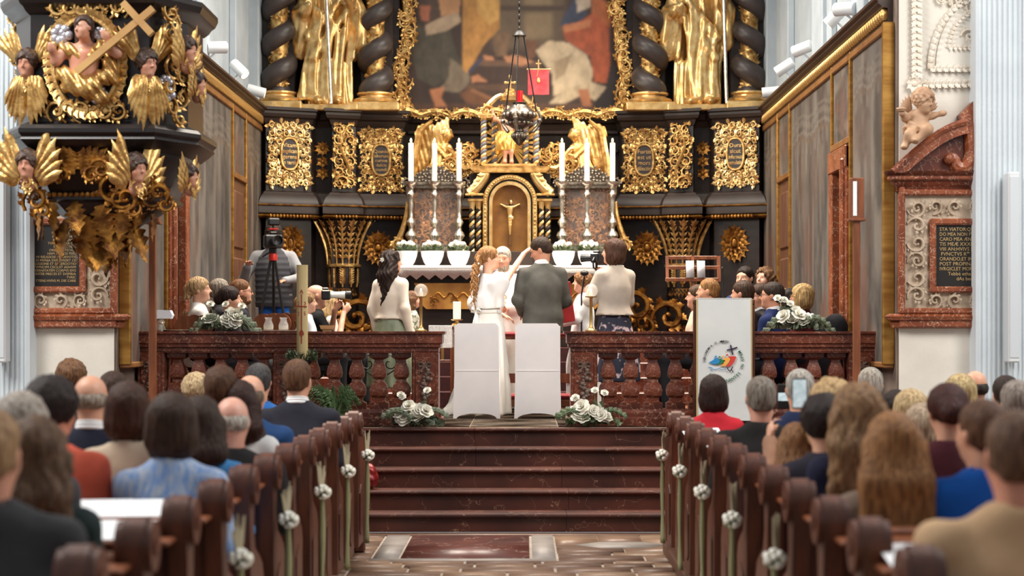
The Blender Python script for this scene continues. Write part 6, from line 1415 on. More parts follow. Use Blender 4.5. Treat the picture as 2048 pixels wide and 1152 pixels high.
# white covered chairs
COVER = mat('stretch_cover', S(250, 245, 243), .7, 0, col2=S(242, 237, 235), ns=3, bump=.05, bs=8, sheen=.2)
def covered_chair(px, label):
    c = thing('covered_chair', label, 'chair', (X(px, 17.45), 17.45, PZ)); wt, wb, h = .205, .228, .925
    def arch_(y0, y1, w_, x0, n=14): return [(x0+w_*math.cos(t)*.86, .0+.055*math.sin(t)) for t in np.linspace(0, math.pi, n)]
    bp_ = [(-wb, 0), (-wt, h-.02), (-wt+.02, h), (wt-.02, h), (wt, h-.02), (wb, 0)]+arch_(0, 0, wb, 0)
    MB().prism(bp_, -.025, .02, 'xz').obj('back_cover', COVER, c, 25)
    for sx in (-1, 1):
        sp = [(.02, .0), (.02, .5), (.42, .47), (.45, 0)]+[(.235-.19*math.cos(t+math.pi)*-1, .05*math.sin(t)) for t in np.linspace(math.pi, 0, 10)]
        sp = [(.02, 0), (.02, .9), (.05, .9), (.10, .5), (.38, .47), (.41, 0)]+[(.215+.165*math.cos(t), .05*math.sin(t)) for t in np.linspace(0, math.pi, 10)]
        MB().prism(sp, sx*(wt-.0), sx*(wt+.014), 'yz').obj('side_cover', COVER, c, 25)
    MB().box(-wt, wt, .02, .40, .44, .475, .012).obj('seat_cover', COVER, c); MB().box(-wt-.012, wt+.012, .395, .41, .05, .47, .006).obj('front_cover', COVER, c)
    MB().box(-wt+.02, wt-.02, .02, .06, .5, .9, .012).obj('backrest', COVER, c)
    sm = MB(); sm.box(-wt-.0, wt+.0, -.029, -.024, .46, .472, .002); sm.obj('seam', COVER, c)
    for sx in (-1, 1):
        for yy in (.0, .38): MB().tube([(sx*(wb-.02), yy, .0), (sx*(wb-.025), yy, .44)], .012, 6).obj('leg', IRON, c)
covered_chair(953.5, 'white covered chair on the left, close behind the bride'); covered_chair(1075.5, 'white covered chair on the right, close behind the groom')
# kneeler
kn = thing('kneeling_bench', 'wooden kneeling bench with red velvet pads behind the white chairs', 'kneeler', (X(1032, 18.95), 18.98, PZ)); kw = .66
MB().box(-kw, kw, -.09, .09, .79, .84, .02).obj('arm_pad', REDV, kn); MB().box(-kw, kw, -.07, .07, .76, .80, .006).obj('top_board', WOODM, kn)
for sx in (-1, 1): MB().box(sx*kw-.03, sx*kw+.03, -.06, .06, 0, .77, .008).obj('post', WOODM, kn); MB().box(sx*kw-.03, sx*kw+.03, -.42, .06, 0, .08, .008).obj('foot', WOODM, kn)
MB().box(-kw, kw, -.42, -.2, .14, .2, .02).obj('knee_pad', REDV, kn); MB().box(-kw, kw, -.42, -.2, .07, .14, .005).obj('knee_board', WOODM, kn); MB().box(-kw, kw, -.01, .03, .3, .4, .005).obj('stretcher', WOODM, kn)
# small table with lace cloth, pillar candle and holder
lt = thing('lace_table', 'small dark table with white crochet cloth left of the bride', 'table', (X(905, 18.3), 18.35, PZ)); th = Zh(652, 18.3)-PZ
MB().box(-.22, .12, -.2, .2, th-.03, th, .006).obj('top', WOODD, lt); MB().box(-.235, .0, -.215, .215, th-.22, th+.006, .004).obj('crochet_cloth', LACE, lt)
for sx in (-.18, .09):
    for sy in (-.16, .16): MB().box(sx-.02, sx+.02, sy-.02, sy+.02, 0, th-.03).obj('leg', WOODD, lt)
pc_ = thing('pillar_candle', 'thick white pillar candle on a brass plate left of the bride', 'candle', (X(914, 18.3), 18.3, PZ+th+.006)); zz_ = Zh(640, 18.3)-PZ-th
MB().lathe([(.0001, 0), (.06, 0), (.05, .015), (.015, .03), (.015, zz_-.015), (.05, zz_-.01), (.065, zz_), (.0001, zz_)], 14).obj('brass_holder', BRASS, pc_); MB().lathe([(.0001, zz_), (.04, zz_), (.041, zz_+.175), (.036, zz_+.18), (.0001, zz_+.172)], 14).obj('wax', CWX, pc_)
rk = thing('brass_rack', 'row of short brass rods below the altar front', 'rack', (X(875, 21.0), 20.98, PZ+.48))
MB().box(-.25, .25, -.03, .03, 0, .03, .005).obj('bar', WOODD, rk)
for i_ in range(4): MB().tube([(-.18+.12*i_, 0, .02), (-.18+.12*i_, 0, .2)], .018, 7).obj('rod', BRASS, rk)
# glass globe candlesticks on the rail
GLOBE = thin_glass('globe_glass', (1, .97, .94), .22)
for px, lab in ((842, 'brass candlestick with glass globe on the left rail'), (1182, 'brass candlestick with glass globe on the right rail')):
    c = thing('globe_candlestick', lab, 'candlestick', (X(px, 16.3), 16.3, RZ)); zg = Zh(581, 16.3)-RZ
    MB().lathe([(.0001, 0), (.055, 0), (.055, .01), (.03, .02), (.014, .05), (.014, zg-.07), (.02, zg-.065), (.055, zg-.06), (.055, zg-.052), (.0001, zg-.052)], 16).obj('stem', BRASS, c, 50)
    MB().ell((0, 0, zg), .062, 18, 12).obj('glass_globe', GLOBE, c, 180); MB().lathe([(.0001, zg-.052), (.018, zg-.052), (.018, zg-.01), (.0001, zg-.01)], 10).obj('tealight', CWX, c); MB().ell((0, 0, zg+.004), (.007, .007, .016), 8, 6).obj('candle_flame', FLAME, c)
# paschal candle
pc = thing('paschal_candle', 'tall paschal candle with red cross and 2025 before the left rail', 'candle', (X(604.5, 15.98), 15.98, PZ)); z0 = Zh(697, 15.98)-PZ; z1 = Zh(530, 15.98)-PZ; R0 = .05
PW = mat('paschal_wax', S(200, 180, 132), .5, 0, col2=S(176, 156, 106), ns=3, st=(1, 1, .4))
n_ = 20; a = np.linspace(0, 2*math.pi, n_, endpoint=False); m_ = MB(); m_.lathe([(.0001, z0-.1), (R0, z0-.1), (R0, z1-.03), (R0*1.02, z1), (R0*.85, z1-.005), (R0*.6, z1-.03), (.0001, z1-.035)], n_); m_.obj('wax', PW, pc)
RDW = mat('red_wax', S(150, 40, 30), .5); g_ = MB()
g_.box(-.004, .004, -R0-.004, -R0+.02, Zh(667, 15.98)-PZ-.09, Zh(588, 15.98)-PZ, .001); zc_ = Zh(613, 15.98)-PZ; g_.box(-.046, .046, -R0-.003, -R0+.03, zc_-.004, zc_+.004, .001); g_.obj('red_cross', RDW, pc)
for ch, px_, pz_ in (('A', 0, 583), ('2', -.026, 607), ('0', .026, 607), ('2', -.026, 627), ('5', .026, 627), ('Ω', 0, 665)):
    t = text_mb(ch, .05 if ch in 'A2050' else .05, .002); g2 = MB(); g2.stamp(t, None, (px_, -R0-.001+abs(px_)*.3, Zh(pz_, 15.98)-PZ-.018)); g2.obj('numeral', RDW, pc)
g_ = MB(); a2 = np.linspace(0, 2*math.pi, 25); g_.tube(np.stack([.019*np.cos(a2), np.full(25, -R0-.002), Zh(664, 15.98)-PZ+.02*np.sin(a2)-.015], 1), .0025, 5, caps=False); g_.obj('seal', RDW, pc)
cs = thing('candle_stand', 'dark stand with green wreath carrying the paschal candle', 'candle stand', (X(604.5, 15.98), 15.98, PZ)); zs = z0-.1
MB().lathe([(.0001, 0), (.11, 0), (.11, .02), (.04, .05), (.022, .1), (.02, zs-.12), (.04, zs-.06), (.08, zs-.03), (.085, zs), (.0001, zs)], 14).obj('stand', IRON, cs)
g_ = MB(); qq = random.Random(5)
for k in range(170):
    a = qq.uniform(0, 6.28); g_.stamp(LEAFLET, rotm(qq.uniform(-1.2, .6), qq.uniform(-1, 1), a), ((.095+.03*qq.random())*math.cos(a), (.095+.03*qq.random())*math.sin(a), zs+qq.uniform(-.01, .06)), qq.uniform(.035, .06))
tag(g_.obj('wreath', mat('dark_leaf', S(52, 66, 40), .5, 0, col2=S(74, 84, 56), ns=15), cs), kind='stuff')
# things on the left rail
lp_ = thing('rail_lamp', 'small metal lamp with white folded shade on the left rail', 'lamp', (X(320, 16.25), 16.25, RZ)); MB().lathe([(.0001, 0), (.05, 0), (.055, .02), (.04, .06), (.05, .085), (.03, .11), (.012, .13), (.0001, .13)], 14).obj('foot', SILVER, lp_, 50)
MB().prism([(-.085, .0), (.085, .0), (.1, .03), (.08, .075), (-.03, .08), (-.09, .05)], -.05, .05, 'xz').obj('shade', mat('white_shade', S(236, 242, 250), .6), lp_, 20).location = (.02, 0, .115)
tr_ = tag(MB().lathe([(.0001, 0), (.11, 0), (.13, .012), (.125, .014), (.0001, .006)], 20, sy=.7).obj('serving_tray', SILVER, None, loc=(X(342, 16.25)+.06, 16.25, RZ)), 'flat silver tray beside the small lamp on the left rail', 'tray')
t2 = tag(MB().lathe([(.0001, 0), (.19, 0), (.2, .008), (.19, .01), (.0001, .006)], 24, sy=.5).obj('serving_tray', SILVER, None, loc=(X(553, 16.3), 16.3, RZ)), 'flat silver tray under the two glass carafes', 'tray')
CG = thin_glass('carafe_glass', (1, 1, 1), .14); WT = thin_glass('water', (.9, .86, .7), .35)
for px, lab in ((537, 'left glass carafe on the tray on the left rail'), (567, 'right glass carafe on the tray on the left rail')):
    c = thing('carafe', lab, 'carafe', (X(px, 16.3), 16.3, RZ+.008)); MB().lathe([(.0001, 0), (.04, 0), (.047, .02), (.046, .05), (.03, .085), (.028, .1), (.038, .118), (.036, .118), (.026, .1), (.028, .085), (.043, .05), (.043, .02), (.0001, .006)], 16).obj('glass', CG, c, 60); MB().lathe([(.0001, .008), (.041, .012), (.043, .045), (.0001, .047)], 14).obj('water', WT, c, 60)
wb_ = thing('wooden_bowl', 'small pale wooden bowl on the left rail right of the paschal candle', 'bowl', (X(654, 16.3), 16.3, RZ)); MB().lathe([(.0001, 0), (.04, 0), (.045, .012), (.06, .02), (.075, .055), (.068, .055), (.05, .025), (.0001, .02)], 4, a0=math.pi/4, sx=1.2).obj('bowl', mat('pale_wood', S(190, 156, 110), .5), wb_, 20)
# flowers
def make_rose(seed, r=.04):
    mb = MB(); q_ = random.Random(seed)
    for ring, (n, tilt, sc, zz) in enumerate(((6, 1.15, 1.0, 0), (5, .8, .85, .004), (4, .45, .7, .008), (3, .15, .5, .01))):
        for k in range(n):
            a = 2*math.pi*(k+.5*ring+q_.uniform(-.1, .1))/n; mb.stamp(PETL, rotm(0, 0, a) @ rotm(-tilt, 0, 0), (0, 0, zz*r/.04), r*sc*1.25)
    return mb.mesh('flower', PETAL, 60)
def _petal():
    n, m = 5, 5; t = np.linspace(0, 1, n)[:, None]; s_ = np.linspace(-1, 1, m)[None, :]; w = .55*np.sin(np.pi*np.clip(t*.8+.08, 0, 1))**.6
    P = np.stack([s_*w+0*t, .12*t**2+.2*(s_**2)*w*-1+0*t, t+0*s_-.1*s_**2*t], -1); mb = MB(); mb.grid(P); return mb
PETL = _petal(); ROSES = [make_rose(i) for i in range(3)]
RLEAF = make_leaflet(1, .42, .1, 0)
def bouquet(label, loc, w, h, nf, seed, tall=3, droop=True, leafn=150, group=None, dep=.6):
    b = thing('flower_arrangement', label, 'flowers', loc, 0, group); q_ = random.Random(seed); g = MB(); st = MB()
    for k in range(nf):
        u = q_.uniform(-1, 1); x = u*w*.36; z = h*(.22+.45*q_.random())*(1-.5*u*u)+.02; y = q_.uniform(-1, .2)*w*.3*dep
        o = inst('flower', ROSES[k % 3], b, (x, y-.02, z), (q_.uniform(.5, 1.3), q_.uniform(-.4, .4), q_.uniform(-.6, .6)), q_.uniform(1.1, 1.7)); st.tube([(x*.3, y*.3, .01), (x, y, z)], .004, 4)
    for k in range(tall):
        x = q_.uniform(-.4, .4)*w; z = h*(.9+.35*q_.random()); inst('flower', ROSES[k % 3], b, (x, -.03, z), (.8, q_.uniform(-.5, .5), 0), .8); st.tube([(x*.2, 0, .02), (x*.8, -.02, z*.6), (x, -.03, z)], .004, 4)
        g.stamp(RLEAF, rotm(.9, q_.uniform(-1, 1), 0), (x*.7, -.03, z*.65), .06)
    for k in range(leafn):
        a = q_.uniform(0, 6.28); rr = w*.52*math.sqrt(q_.random()); x = rr*math.cos(a); y = rr*math.sin(a)*dep; z = max(.005, h*.4*(1-(rr/(w*.55))**2)*q_.uniform(.2, 1.1)+.015)
        g.stamp(RLEAF if q_.random() < .6 else LEAFLET, rotm(q_.uniform(-1.6, .4), q_.uniform(-1, 1), q_.uniform(0, 6.28)), (x, y, z), q_.uniform(.035, .07))
    for k in range(5):
        s_ = q_.choice((-1, 1)); L_ = q_.uniform(.5, .75)*w; t = np.linspace(0, 1, 8); yb = -q_.random()*.12
        P = np.stack([s_*L_*t, yb+0*t, .05+.10*np.sin(t*2.6)-(.10*t*t if droop else 0)], 1); P[:, 2] = np.maximum(P[:, 2], .008 if not droop else -.2); st.tube(P, .003, 4)
        for j in range(1, 8):
            for s2 in (-1, 1): g.stamp(RLEAF, rotm(-.6, s_*1.2+s2*.6, 0), P[j], .045)
    tag(g.obj('greenery', LEAFE if seed % 2 else LEAFG, b, 60), kind='stuff'); tag(st.obj('stems', LEAFG, b, 60), kind='stuff'); return b
bouquet('white rose arrangement on the left rail beside the brunette woman', (X(448, 16.22), 16.22, RZ), .42, .24, 9, 3, 3, dep=.35)
bouquet('white rose arrangement with tall stems on the right rail', (X(1592, 16.22), 16.22, RZ), .46, .24, 10, 5, 4, dep=.35)
bouquet('white flower arrangement on the top step at the end of the left rail', (X(832, 15.93), 15.95, PZ), .40, .27, 12, 7, 3, droop=False, dep=.35)
bouquet('white flower arrangement on the top step at the end of the right rail', (X(1184, 15.93), 15.95, PZ), .44, .28, 13, 8, 4, droop=False, dep=.35)
fn = thing('potted_fern', 'green fern in a pot on the steps before the left rail', 'plant', (X(668, 15.6), 15.72, .62)); g_ = MB(); qq = random.Random(9)
MB().lathe([(.0001, 0), (.09, 0), (.12, .2), (.11, .2), (.0001, .18)], 14).obj('pot', mat('dark_pot', S(60, 44, 36), .6), fn)
for k in range(26):
    a = qq.uniform(0, 6.28); L_ = qq.uniform(.2, .34); t = np.linspace(0, 1, 12); P = np.stack([L_*t*math.cos(a)*.75, L_*t*math.sin(a)*.35-.02, .18+.33*np.sin(t*2.1)*L_/.3-.05*t], 1); g_.tube(P, .003, 4)
    for j in range(2, 12):
        for s2 in (-1, 1): g_.stamp(LEAFSLIM, rotm(0, s2*1.0+(.8 if math.cos(a) > 0 else -.8), a*.2), P[j], .075*(1.1-t[j]*.6))
tag(g_.obj('fronds', mat('fern_green', S(58, 84, 48), .5, 0, col2=S(84, 108, 66), ns=10), fn, 60), kind='stuff')
# ambo with the jubilee banner
am_ = thing('ambo', 'wooden reading desk behind the white jubilee banner', 'lectern', (X(1448, 16.02), 16.02, PZ)); ah = Zh(598, 15.95)-PZ
for sx in (-1, 1): MB().box(sx*.25-.02, sx*.25+.02, -.04, .08, 0, ah-.02, .006).obj('post', WOODD, am_)
MB().box(-.27, .27, -.05, .1, ah-.05, ah, .008).obj('desk_top', WOODD, am_); MB().box(-.27, .27, -.05, .1, 0, .06, .008).obj('foot', WOODD, am_); MB().box(-.24, .24, .02, .05, .1, ah-.05).obj('panel', WOODD, am_)
bn = thing('jubilee_banner', 'long white cloth banner with colourful jubilee emblem on the ambo', 'banner', (X(1448, 15.95), 15.93, PZ)); bw = .243
u_ = np.linspace(-1, 1, 16)[:, None]; w_ = np.linspace(0, 1, 24)[None, :]; zb = .06
P = np.stack([bw*u_+0*w_, .006*np.sin(4*u_+3*w_)*(1-w_)+0*u_, zb+(ah+.004-zb)*w_+0*u_], -1); m_ = MB(); m_.grid(P); P2 = P.copy(); P2[..., 1] += .006; m_.grid(P2[::-1]); m_.obj('cloth', mat('banner_cloth', S(214, 216, 212), .8, 0, col2=S(202, 206, 204), ns=3, bump=.05, bs=8), bn, 180)
m_ = MB(); m_.box(-bw, bw, -.004, .11, ah+.001, ah+.007, .002); m_.obj('top_fold', MATS['banner_cloth'], bn)
for sx in (-1, 1): MB().box(sx*bw-.005, sx*bw+.005, -.009, .012, zb, ah, .002).obj('gold_edge', mat('gold_braid', S(190, 160, 100), .6, .2), bn)
sB = 3600/15.93
def bq(px, py): return ((px-1448)/sB, Zh(py, 15.93)-PZ)
def cc(x, y): return bq(1380+x/5.757, 580+y/5.757)           # coordinates read in a magnified view
EM = [mat('emblem_%s' % n_, S(*c), .7) for n_, c in (('blue', (38, 132, 190)), ('green', (24, 116, 74)), ('yellow', (236, 170, 70)), ('red', (206, 58, 50)), ('ink', (46, 36, 62)), ('dark_green', (20, 96, 70)), ('black', (40, 34, 38)))]
em = MB(); yf = -.0125
def eshape(pts, mi, th=.002):
    em.mi = mi; em.prism([cc(*p) for p in pts], yf-th, yf+th*3, 'xz')
def ecirc(x, y, r, mi): eshape([(x+r*math.cos(t), y+r*math.sin(t)) for t in np.linspace(0, 2*math.pi, 14, endpoint=False)], mi)
eshape([(215, 833), (265, 805), (288, 780), (312, 783), (345, 822), (320, 842), (285, 856), (245, 850)], 0); eshape([(325, 795), (345, 788), (360, 800), (403, 812), (375, 838), (330, 856), (290, 856), (345, 830)], 1)
eshape([(380, 790), (400, 780), (440, 778), (465, 790), (440, 835), (400, 875), (345, 878), (385, 845)], 2); eshape([(432, 765), (490, 762), (528, 766), (505, 830), (465, 875), (405, 882), (440, 850), (465, 800)], 3)
for x, y, i_ in ((294, 764, 0), (337, 770, 1), (378, 765, 2), (424, 746, 3)): ecirc(x, y, 10, i_)
def estroke(pts, wd, mi):
    pts = np.array([cc(*p) for p in pts]); em.mi = mi; em.tube(np.stack([pts[:, 0], np.full(len(pts), yf), pts[:, 1]], 1), wd, 6, up=(0, -1, 0), flat=.5)
estroke([(462, 632), (474, 690), (488, 748)], .0065, 4); estroke([(420, 694), (480, 680), (540, 660)], .0065, 4)
estroke([(205, 888), (240, 892), (265, 915), (300, 912), (330, 905), (360, 918), (415, 912)], .0028, 0); estroke([(235, 905), (240, 925), (255, 935)], .0028, 0)
estroke([(488, 880), (470, 920), (455, 935), (435, 920), (425, 895)], .0045, 4); estroke([(470, 905), (490, 950)], .004, 4)
em.obj('emblem', EM, bn, 30)
tx = MB()
def arc_text(s_, cx__, cy__, r_, a0, a1, size, mi, flip=False):
    for i_, ch in enumerate(s_):
        if ch == ' ': continue
        a = math.radians(a0+(a1-a0)*i_/(len(s_)-1)); t = text_mb(ch, size, .001, bold=.0006); x, z = cc(cx__+r_*math.cos(a), cy__-r_*math.sin(a)); tx.mi = mi
        tx.stamp(t, rotm(0, (a-math.pi/2)*-1 if not flip else -(a+math.pi/2), 0), (x, yf, z))
arc_text('IUBILAEUM A. D. MMXXV', 385, 815, 212, 182, 78, .027, 0); arc_text('PEREGRINANTES IN SPEM', 385, 830, 232, 222, 392, .036, 1, True)
tag(tx.obj('emblem_lettering', [EM[6], EM[5]], bn, 30), kind='stuff')
mc = thing('microphone', 'black gooseneck microphone rising from the ambo', 'microphone', (X(1446, 16.05), 16.07, PZ+ah)); zt = Zh(537, 16.05)-PZ-ah; MB().tube([(0, 0, 0), (.005, 0, zt*.5), (-.005, -.01, zt)], [.009, .007, .006], 6).obj('gooseneck', BLACKP, mc); MB().ell((-.005, -.012, zt), (.012, .012, .018), 8, 6).obj('capsule', BLACKP, mc)
# wooden music stand
ms = thing('music_stand', 'brown wooden music stand with white sheets right of the altar', 'music stand', (X(1384, 19.4), 19.4, PZ)); mz = lambda py: Zh(py, 19.4)-PZ
s9 = 3600/19.4; f_ = MB()
tilt = lambda z: -.12+.25*(z-mz(560))
for pa, pb in (((1334, 516), (1440, 518)), ((1329, 560), (1434, 560)), ((1331, 536), (1437, 537))):
    a_, b_ = (pa[0]-1384)/s9, (pb[0]-1384)/s9; z_ = mz(pa[1]); m_ = MB(); m_.box(a_, b_, tilt(z_)-.015, tilt(z_)+.015, z_-.02, z_+.02, .004); m_.obj('slat', WOODM, ms)
for xa, xb in ((1330, 1336), (1381, 1387), (1432, 1439)):
    m_ = MB(); a_ = (xa-1384)/s9; b_ = (xb-1384)/s9; z0_, z1_ = mz(560), mz(516); m_.prism([(tilt(z0_)-.016, z0_-.02), (tilt(z0_)+.012, z0_-.02), (tilt(z1_)+.012, z1_+.02), (tilt(z1_)-.016, z1_+.02)], a_, b_, 'yz'); m_.obj('stile', WOODM, ms)
MB().box(-.02, .02, -.12, -.08, .04, mz(545), .004).obj('post', WOODM, ms); MB().lathe([(.0001, 0), (.2, 0), (.18, .04), (.0001, .05)], 16, (0, -.1, 0)).obj('foot', WOODM, ms)
for px in (1377, 1399):
    m_ = MB(); a_ = (px-7-1384)/s9; b_ = (px+9-1384)/s9; z0_, z1_ = mz(556), mz(522); m_.prism([(tilt(z0_)-.03, z0_), (tilt(z0_)-.026, z0_), (tilt(z1_)-.026, z1_), (tilt(z1_)-.03, z1_)], a_, b_, 'yz'); m_.obj('music_sheet', mat('music_paper', S(214, 212, 214), .7), ms, 0)
# tall wooden pole boards on both sides
for px, y0, y1, lab in ((305.5, 396, 446, 'brown wooden pole board before the left rail end'), (1713, 356, 440, 'brown wooden pole board with white panel before the right rail end')):
    D = 14.3; p_ = thing('pole_board', lab, 'sign stand', (X(px, D), D, 0)); MB().box(-.027, .027, -.03, .03, 0, Zh(y1, D), .005).obj('pole', WOODM, p_); MB().box(-.055, .055, -.04, .06, Zh(y1, D), Zh(y0, D), .008).obj('box', WOODM, p_); MB().box(-.035, -.004, -.043, -.036, Zh(y1, D)+.03, Zh(y0, D)-.03, .002).obj('white_panel', PAPER, p_); MB().box(-.065, .065, -.05, .07, Zh(y1, D)-.01, Zh(y1, D)+.012, .004).obj('lower_rim', WOODM, p_); MB().box(-.16, .16, -.16, .16, 0, .03, .01).obj('foot', WOODM, p_)
rc_ = tag(sdf_obj('red_bag', [ell((0, 0, .09), (.10, .09, .10)), ell((.02, 0, .16), (.06, .07, .05)), ell((-.04, 0, .05), (.08, .09, .05))], .009, mat('red_foil', S(150, 26, 26), .35, .2, col2=S(96, 12, 14), ns=9), None, lambda x, y, z: .008*np.sin(70*x+40*z)*np.sin(60*y-50*z), .008), 'crumpled red wrapped bundle on the steps by the left pews', 'bundle'); rc_.location = (X(733, 15.1), 15.06, .31)
# loudspeaker columns on the pilasters
for px, lab, d in ((2024, 'white column loudspeaker on the right wall', 15.12), (4, 'white column loudspeaker at the left edge', 15.12)):
    s_ = thing('column_speaker', lab, 'loudspeaker', (X(px, d), d, Zh(725, d))); hh = Zh(345, d)-Zh(725, d); MB().box(-.05, .05, -.08, .08, 0, hh, .012).obj('cabinet', mat('speaker_white', S(220, 224, 226), .5), s_); MB().box(-.04, .04, -.086, -.08, .04, hh-.04, .003).obj('grille', mat('speaker_grille', S(206, 212, 216), .6), s_)
# spotlights on the cornices
SPW = mat('lamp_white', S(226, 230, 232), .4); LENS = mat('lamp_lens', S(255, 232, 196), .3, emit=6)
def spotlight(px, py, side, aim, label, col=(1, .86, .66), power=140, lit=True):
    xw = (3.14 if side > 0 else -3.44); d = xw*F/(px-VX); z = Zh(py, d); s_ = thing('spotlight', label, 'spotlight', (xw, d, z)); v = Vector(aim)-Vector((xw, d, z)); Rr = v.to_track_quat('Z', 'Y').to_matrix(); R3 = np.array(Rr)
    def tf(mb, name, m):
        o = MB(); o.stamp(mb, R3); return o.obj(name, m, s_, 50)
    tf(MB().lathe([(.0001, -.12), (.06, -.115), (.066, -.10), (.068, .12), (.055, .12), (.05, .1), (.0001, .1)], 16), 'can', SPW); tf(MB().lathe([(.0001, .103), (.05, .103), (.0001, .104)], 14), 'lens', LENS)
    MB().tube([(0, 0, -.05), (side*.08, .02, -.12), (side*.12, .03, 4.53-z)], .011, 6).obj('bracket', SPW, s_); MB().box(side*.12-.04, side*.12+.04, -.04, .1, 4.53-z, 4.58-z, .006).obj('mount', SPW, s_)
    if lit:
        l = bpy.data.lights.new('spot', 'SPOT'); l.energy = power; l.color = col; l.spot_size = math.radians(58); l.spot_blend = .7; l.shadow_soft_size = .06
        o = bpy.data.objects.new('spot_lamp', l); link(o); u = v.normalized(); o.location = Vector((xw, d, z))+u*.14; o.rotation_euler = v.to_track_quat('-Z', 'Y').to_euler()
spotlight(432, 95, -1, (2.3, 23.7, 5.4), 'white spotlight on the left cornice nearest the pulpit', power=190); spotlight(478, 138, -1, (0, 20.0, 1.4), 'white spotlight in the middle of the left cornice', power=100); spotlight(512, 182, -1, (1.2, 23.6, 3.4), 'small lit spotlight at the altar end of the left cornice', power=110)
spotlight(1672, 32, 1, (-.2, 19.0, 1.2), 'white spotlight, lower one of the front pair on the right cornice', power=100); spotlight(1692, 18, 1, (-2.5, 23.7, 5.4), 'white spotlight, upper one of the front pair on the right cornice', power=190); spotlight(1606, 97, 1, (-.6, 23.4, 3.6), 'white spotlight, second group from the front on the right cornice'); spotlight(1570, 134, 1, (0, 22.8, 2.8), 'white spotlight between two others on the right cornice', power=110); spotlight(1543, 184, 1, (-2.2, 23.6, 4.2), 'small lit spotlight at the altar end of the right cornice', power=110)

# wrought iron candle stand seen between the balusters of the left rail
ws = thing('iron_stand', 'black wrought iron stand with scrolls behind the left rail', 'stand', (X(758, 16.75), 16.75, PZ))
m_ = MB(); m_.tube([(0, 0, 0), (0, 0, .74)], .012, 6); m_.obj('stem', IRON, ws)
for sx in (-1, 1):
    m_ = MB(); t = np.linspace(0, 1, 24); a = t*8; rr = .09*(1-.8*t); m_.tube(np.stack([sx*(.10-rr*np.cos(a)), 0*t, .55+rr*np.sin(a)], 1), .006, 5); m_.tube([(0, 0, .40), (sx*.1, 0, .46), (sx*.19, 0, .52)], .006, 5); m_.obj('scroll', IRON, ws)
for k in range(3):
    a = 2*math.pi*k/3+.4; m_ = MB(); m_.tube([(0, 0, .08), (.08*math.cos(a), .08*math.sin(a), .05), (.15*math.cos(a), .15*math.sin(a), .008)], .008, 5); m_.obj('foot', IRON, ws)
MB().lathe([(.0001, .74), (.03, .74), (.09, .77), (.09, .78), (.0001, .76)], 14).obj('drip_dish', IRON, ws)
# ================================================================== pulpit
PD = 12.8; sP = F/PD
pu = thing('pulpit', 'black baroque pulpit with gilded carvings hanging at the upper left', 'pulpit', (X(205, 13.3)+.02, 13.3, 2.16))
PZ0 = 2.16
def px_(px): return (px-205)/sP
def pz_(py): return Zh(py, PD)-PZ0
hexp = [(-.67, .55), (-.67, -.1), (-.45, -.5), (.45, -.5), (.67, -.1), (.67, .55)]
PBLK = mat('pulpit_black', S(34, 28, 28), .3, 0, col2=S(24, 20, 20), ns=4)
b = MB(); b.prism([(x*.94, y*.94) for x, y in hexp], pz_(245), pz_(-30), 'xy'); b.obj('drum', PBLK, pu, 20)
c = MB(); c.sweep(hexp, [(-.04, pz_(30)), (0, pz_(22)), (.02, pz_(14)), (.05, pz_(8)), (.07, pz_(-4)), (.07, pz_(-14)), (-.3, pz_(-14))]); c.obj('cornice', PBLK, pu, 20)
c = MB(); c.sweep(hexp, [(-.05, pz_(240)), (0, pz_(246)), (.035, pz_(250)), (.06, pz_(258)), (.06, pz_(266)), (.035, pz_(273)), (.045, pz_(279)), (.0, pz_(290)), (-.06, pz_(302)), (-.3, pz_(302))][::-1]); c.obj('sill', PBLK, pu, 20)
def ring_(f): return [(x*f, (y-.05)*f+.05) for x, y in hexp]
b = MB(); V_ = []; lev = [(pz_(300), .90), (pz_(330), .86), (pz_(360), .76), (pz_(385), .70), (pz_(388), .74), (pz_(396), .74), (pz_(400), .62), (pz_(418), .52), (pz_(440), .34), (pz_(470), .2), (pz_(500), .08)]
P = np.array([[(x, y, z) for x, y in ring_(f)+[ring_(f)[0]]] for z, f in lev]); b.grid(P.transpose(1, 0, 2)); b.obj('bowl', PBLK, pu, 25)
br = MB(); br.box(-.75, .2, .5, 2.2, pz_(300), pz_(-14), .02); br.obj('wall_bridge', PBLK, pu)
yf = -.49
# gilded scroll borders and medallion wreath of the front panel
g = MB()
for py, n, r_ in ((14, 6, .085), (222, 6, .085)):
    for k in range(n): scroll(g, px_(142)+(px_(265)-px_(142))*k/(n-1), pz_(py), r_, (math.pi/2 if py > 100 else -math.pi/2)+.5*(k-2.5)*.4, 1 if k < n/2 else -1, yf, k, 1.4)
for k in range(40):
    a = 2*math.pi*k/40; g.stamp(LEAFLET, rotm(0, math.pi/2-a-1.0, 0), (px_(200)+.235*math.cos(a), yf-.02, pz_(128)+.33*math.sin(a)), .11)
oval_ring(g, .235, .33, .022, px_(200), pz_(128), yf-.02)
g.obj('front_wreath', GOLD, pu)
g = MB(); qq = random.Random(31)
for k in range(10): scroll(g, px_(40)+qq.uniform(-.07, .07), pz_(10+24*k), .075, qq.uniform(0, 6), 1 if k % 2 else -1, 0, k, 1.3)
o = MB(); o.stamp(g, rotm(0, 0, -.6), (-.12, -.36, 0)); o.obj('left_foliage', GOLD, pu)
g = MB()
for k in range(11): scroll(g, qq.uniform(-.09, .09), pz_(20+21*k), .08, qq.uniform(0, 6), 1 if k % 2 else -1, 0, k, 1.3)
o = MB(); o.stamp(g, rotm(0, 0, 1.05), (.57, -.33, 0)); o.obj('right_foliage', GOLD, pu)
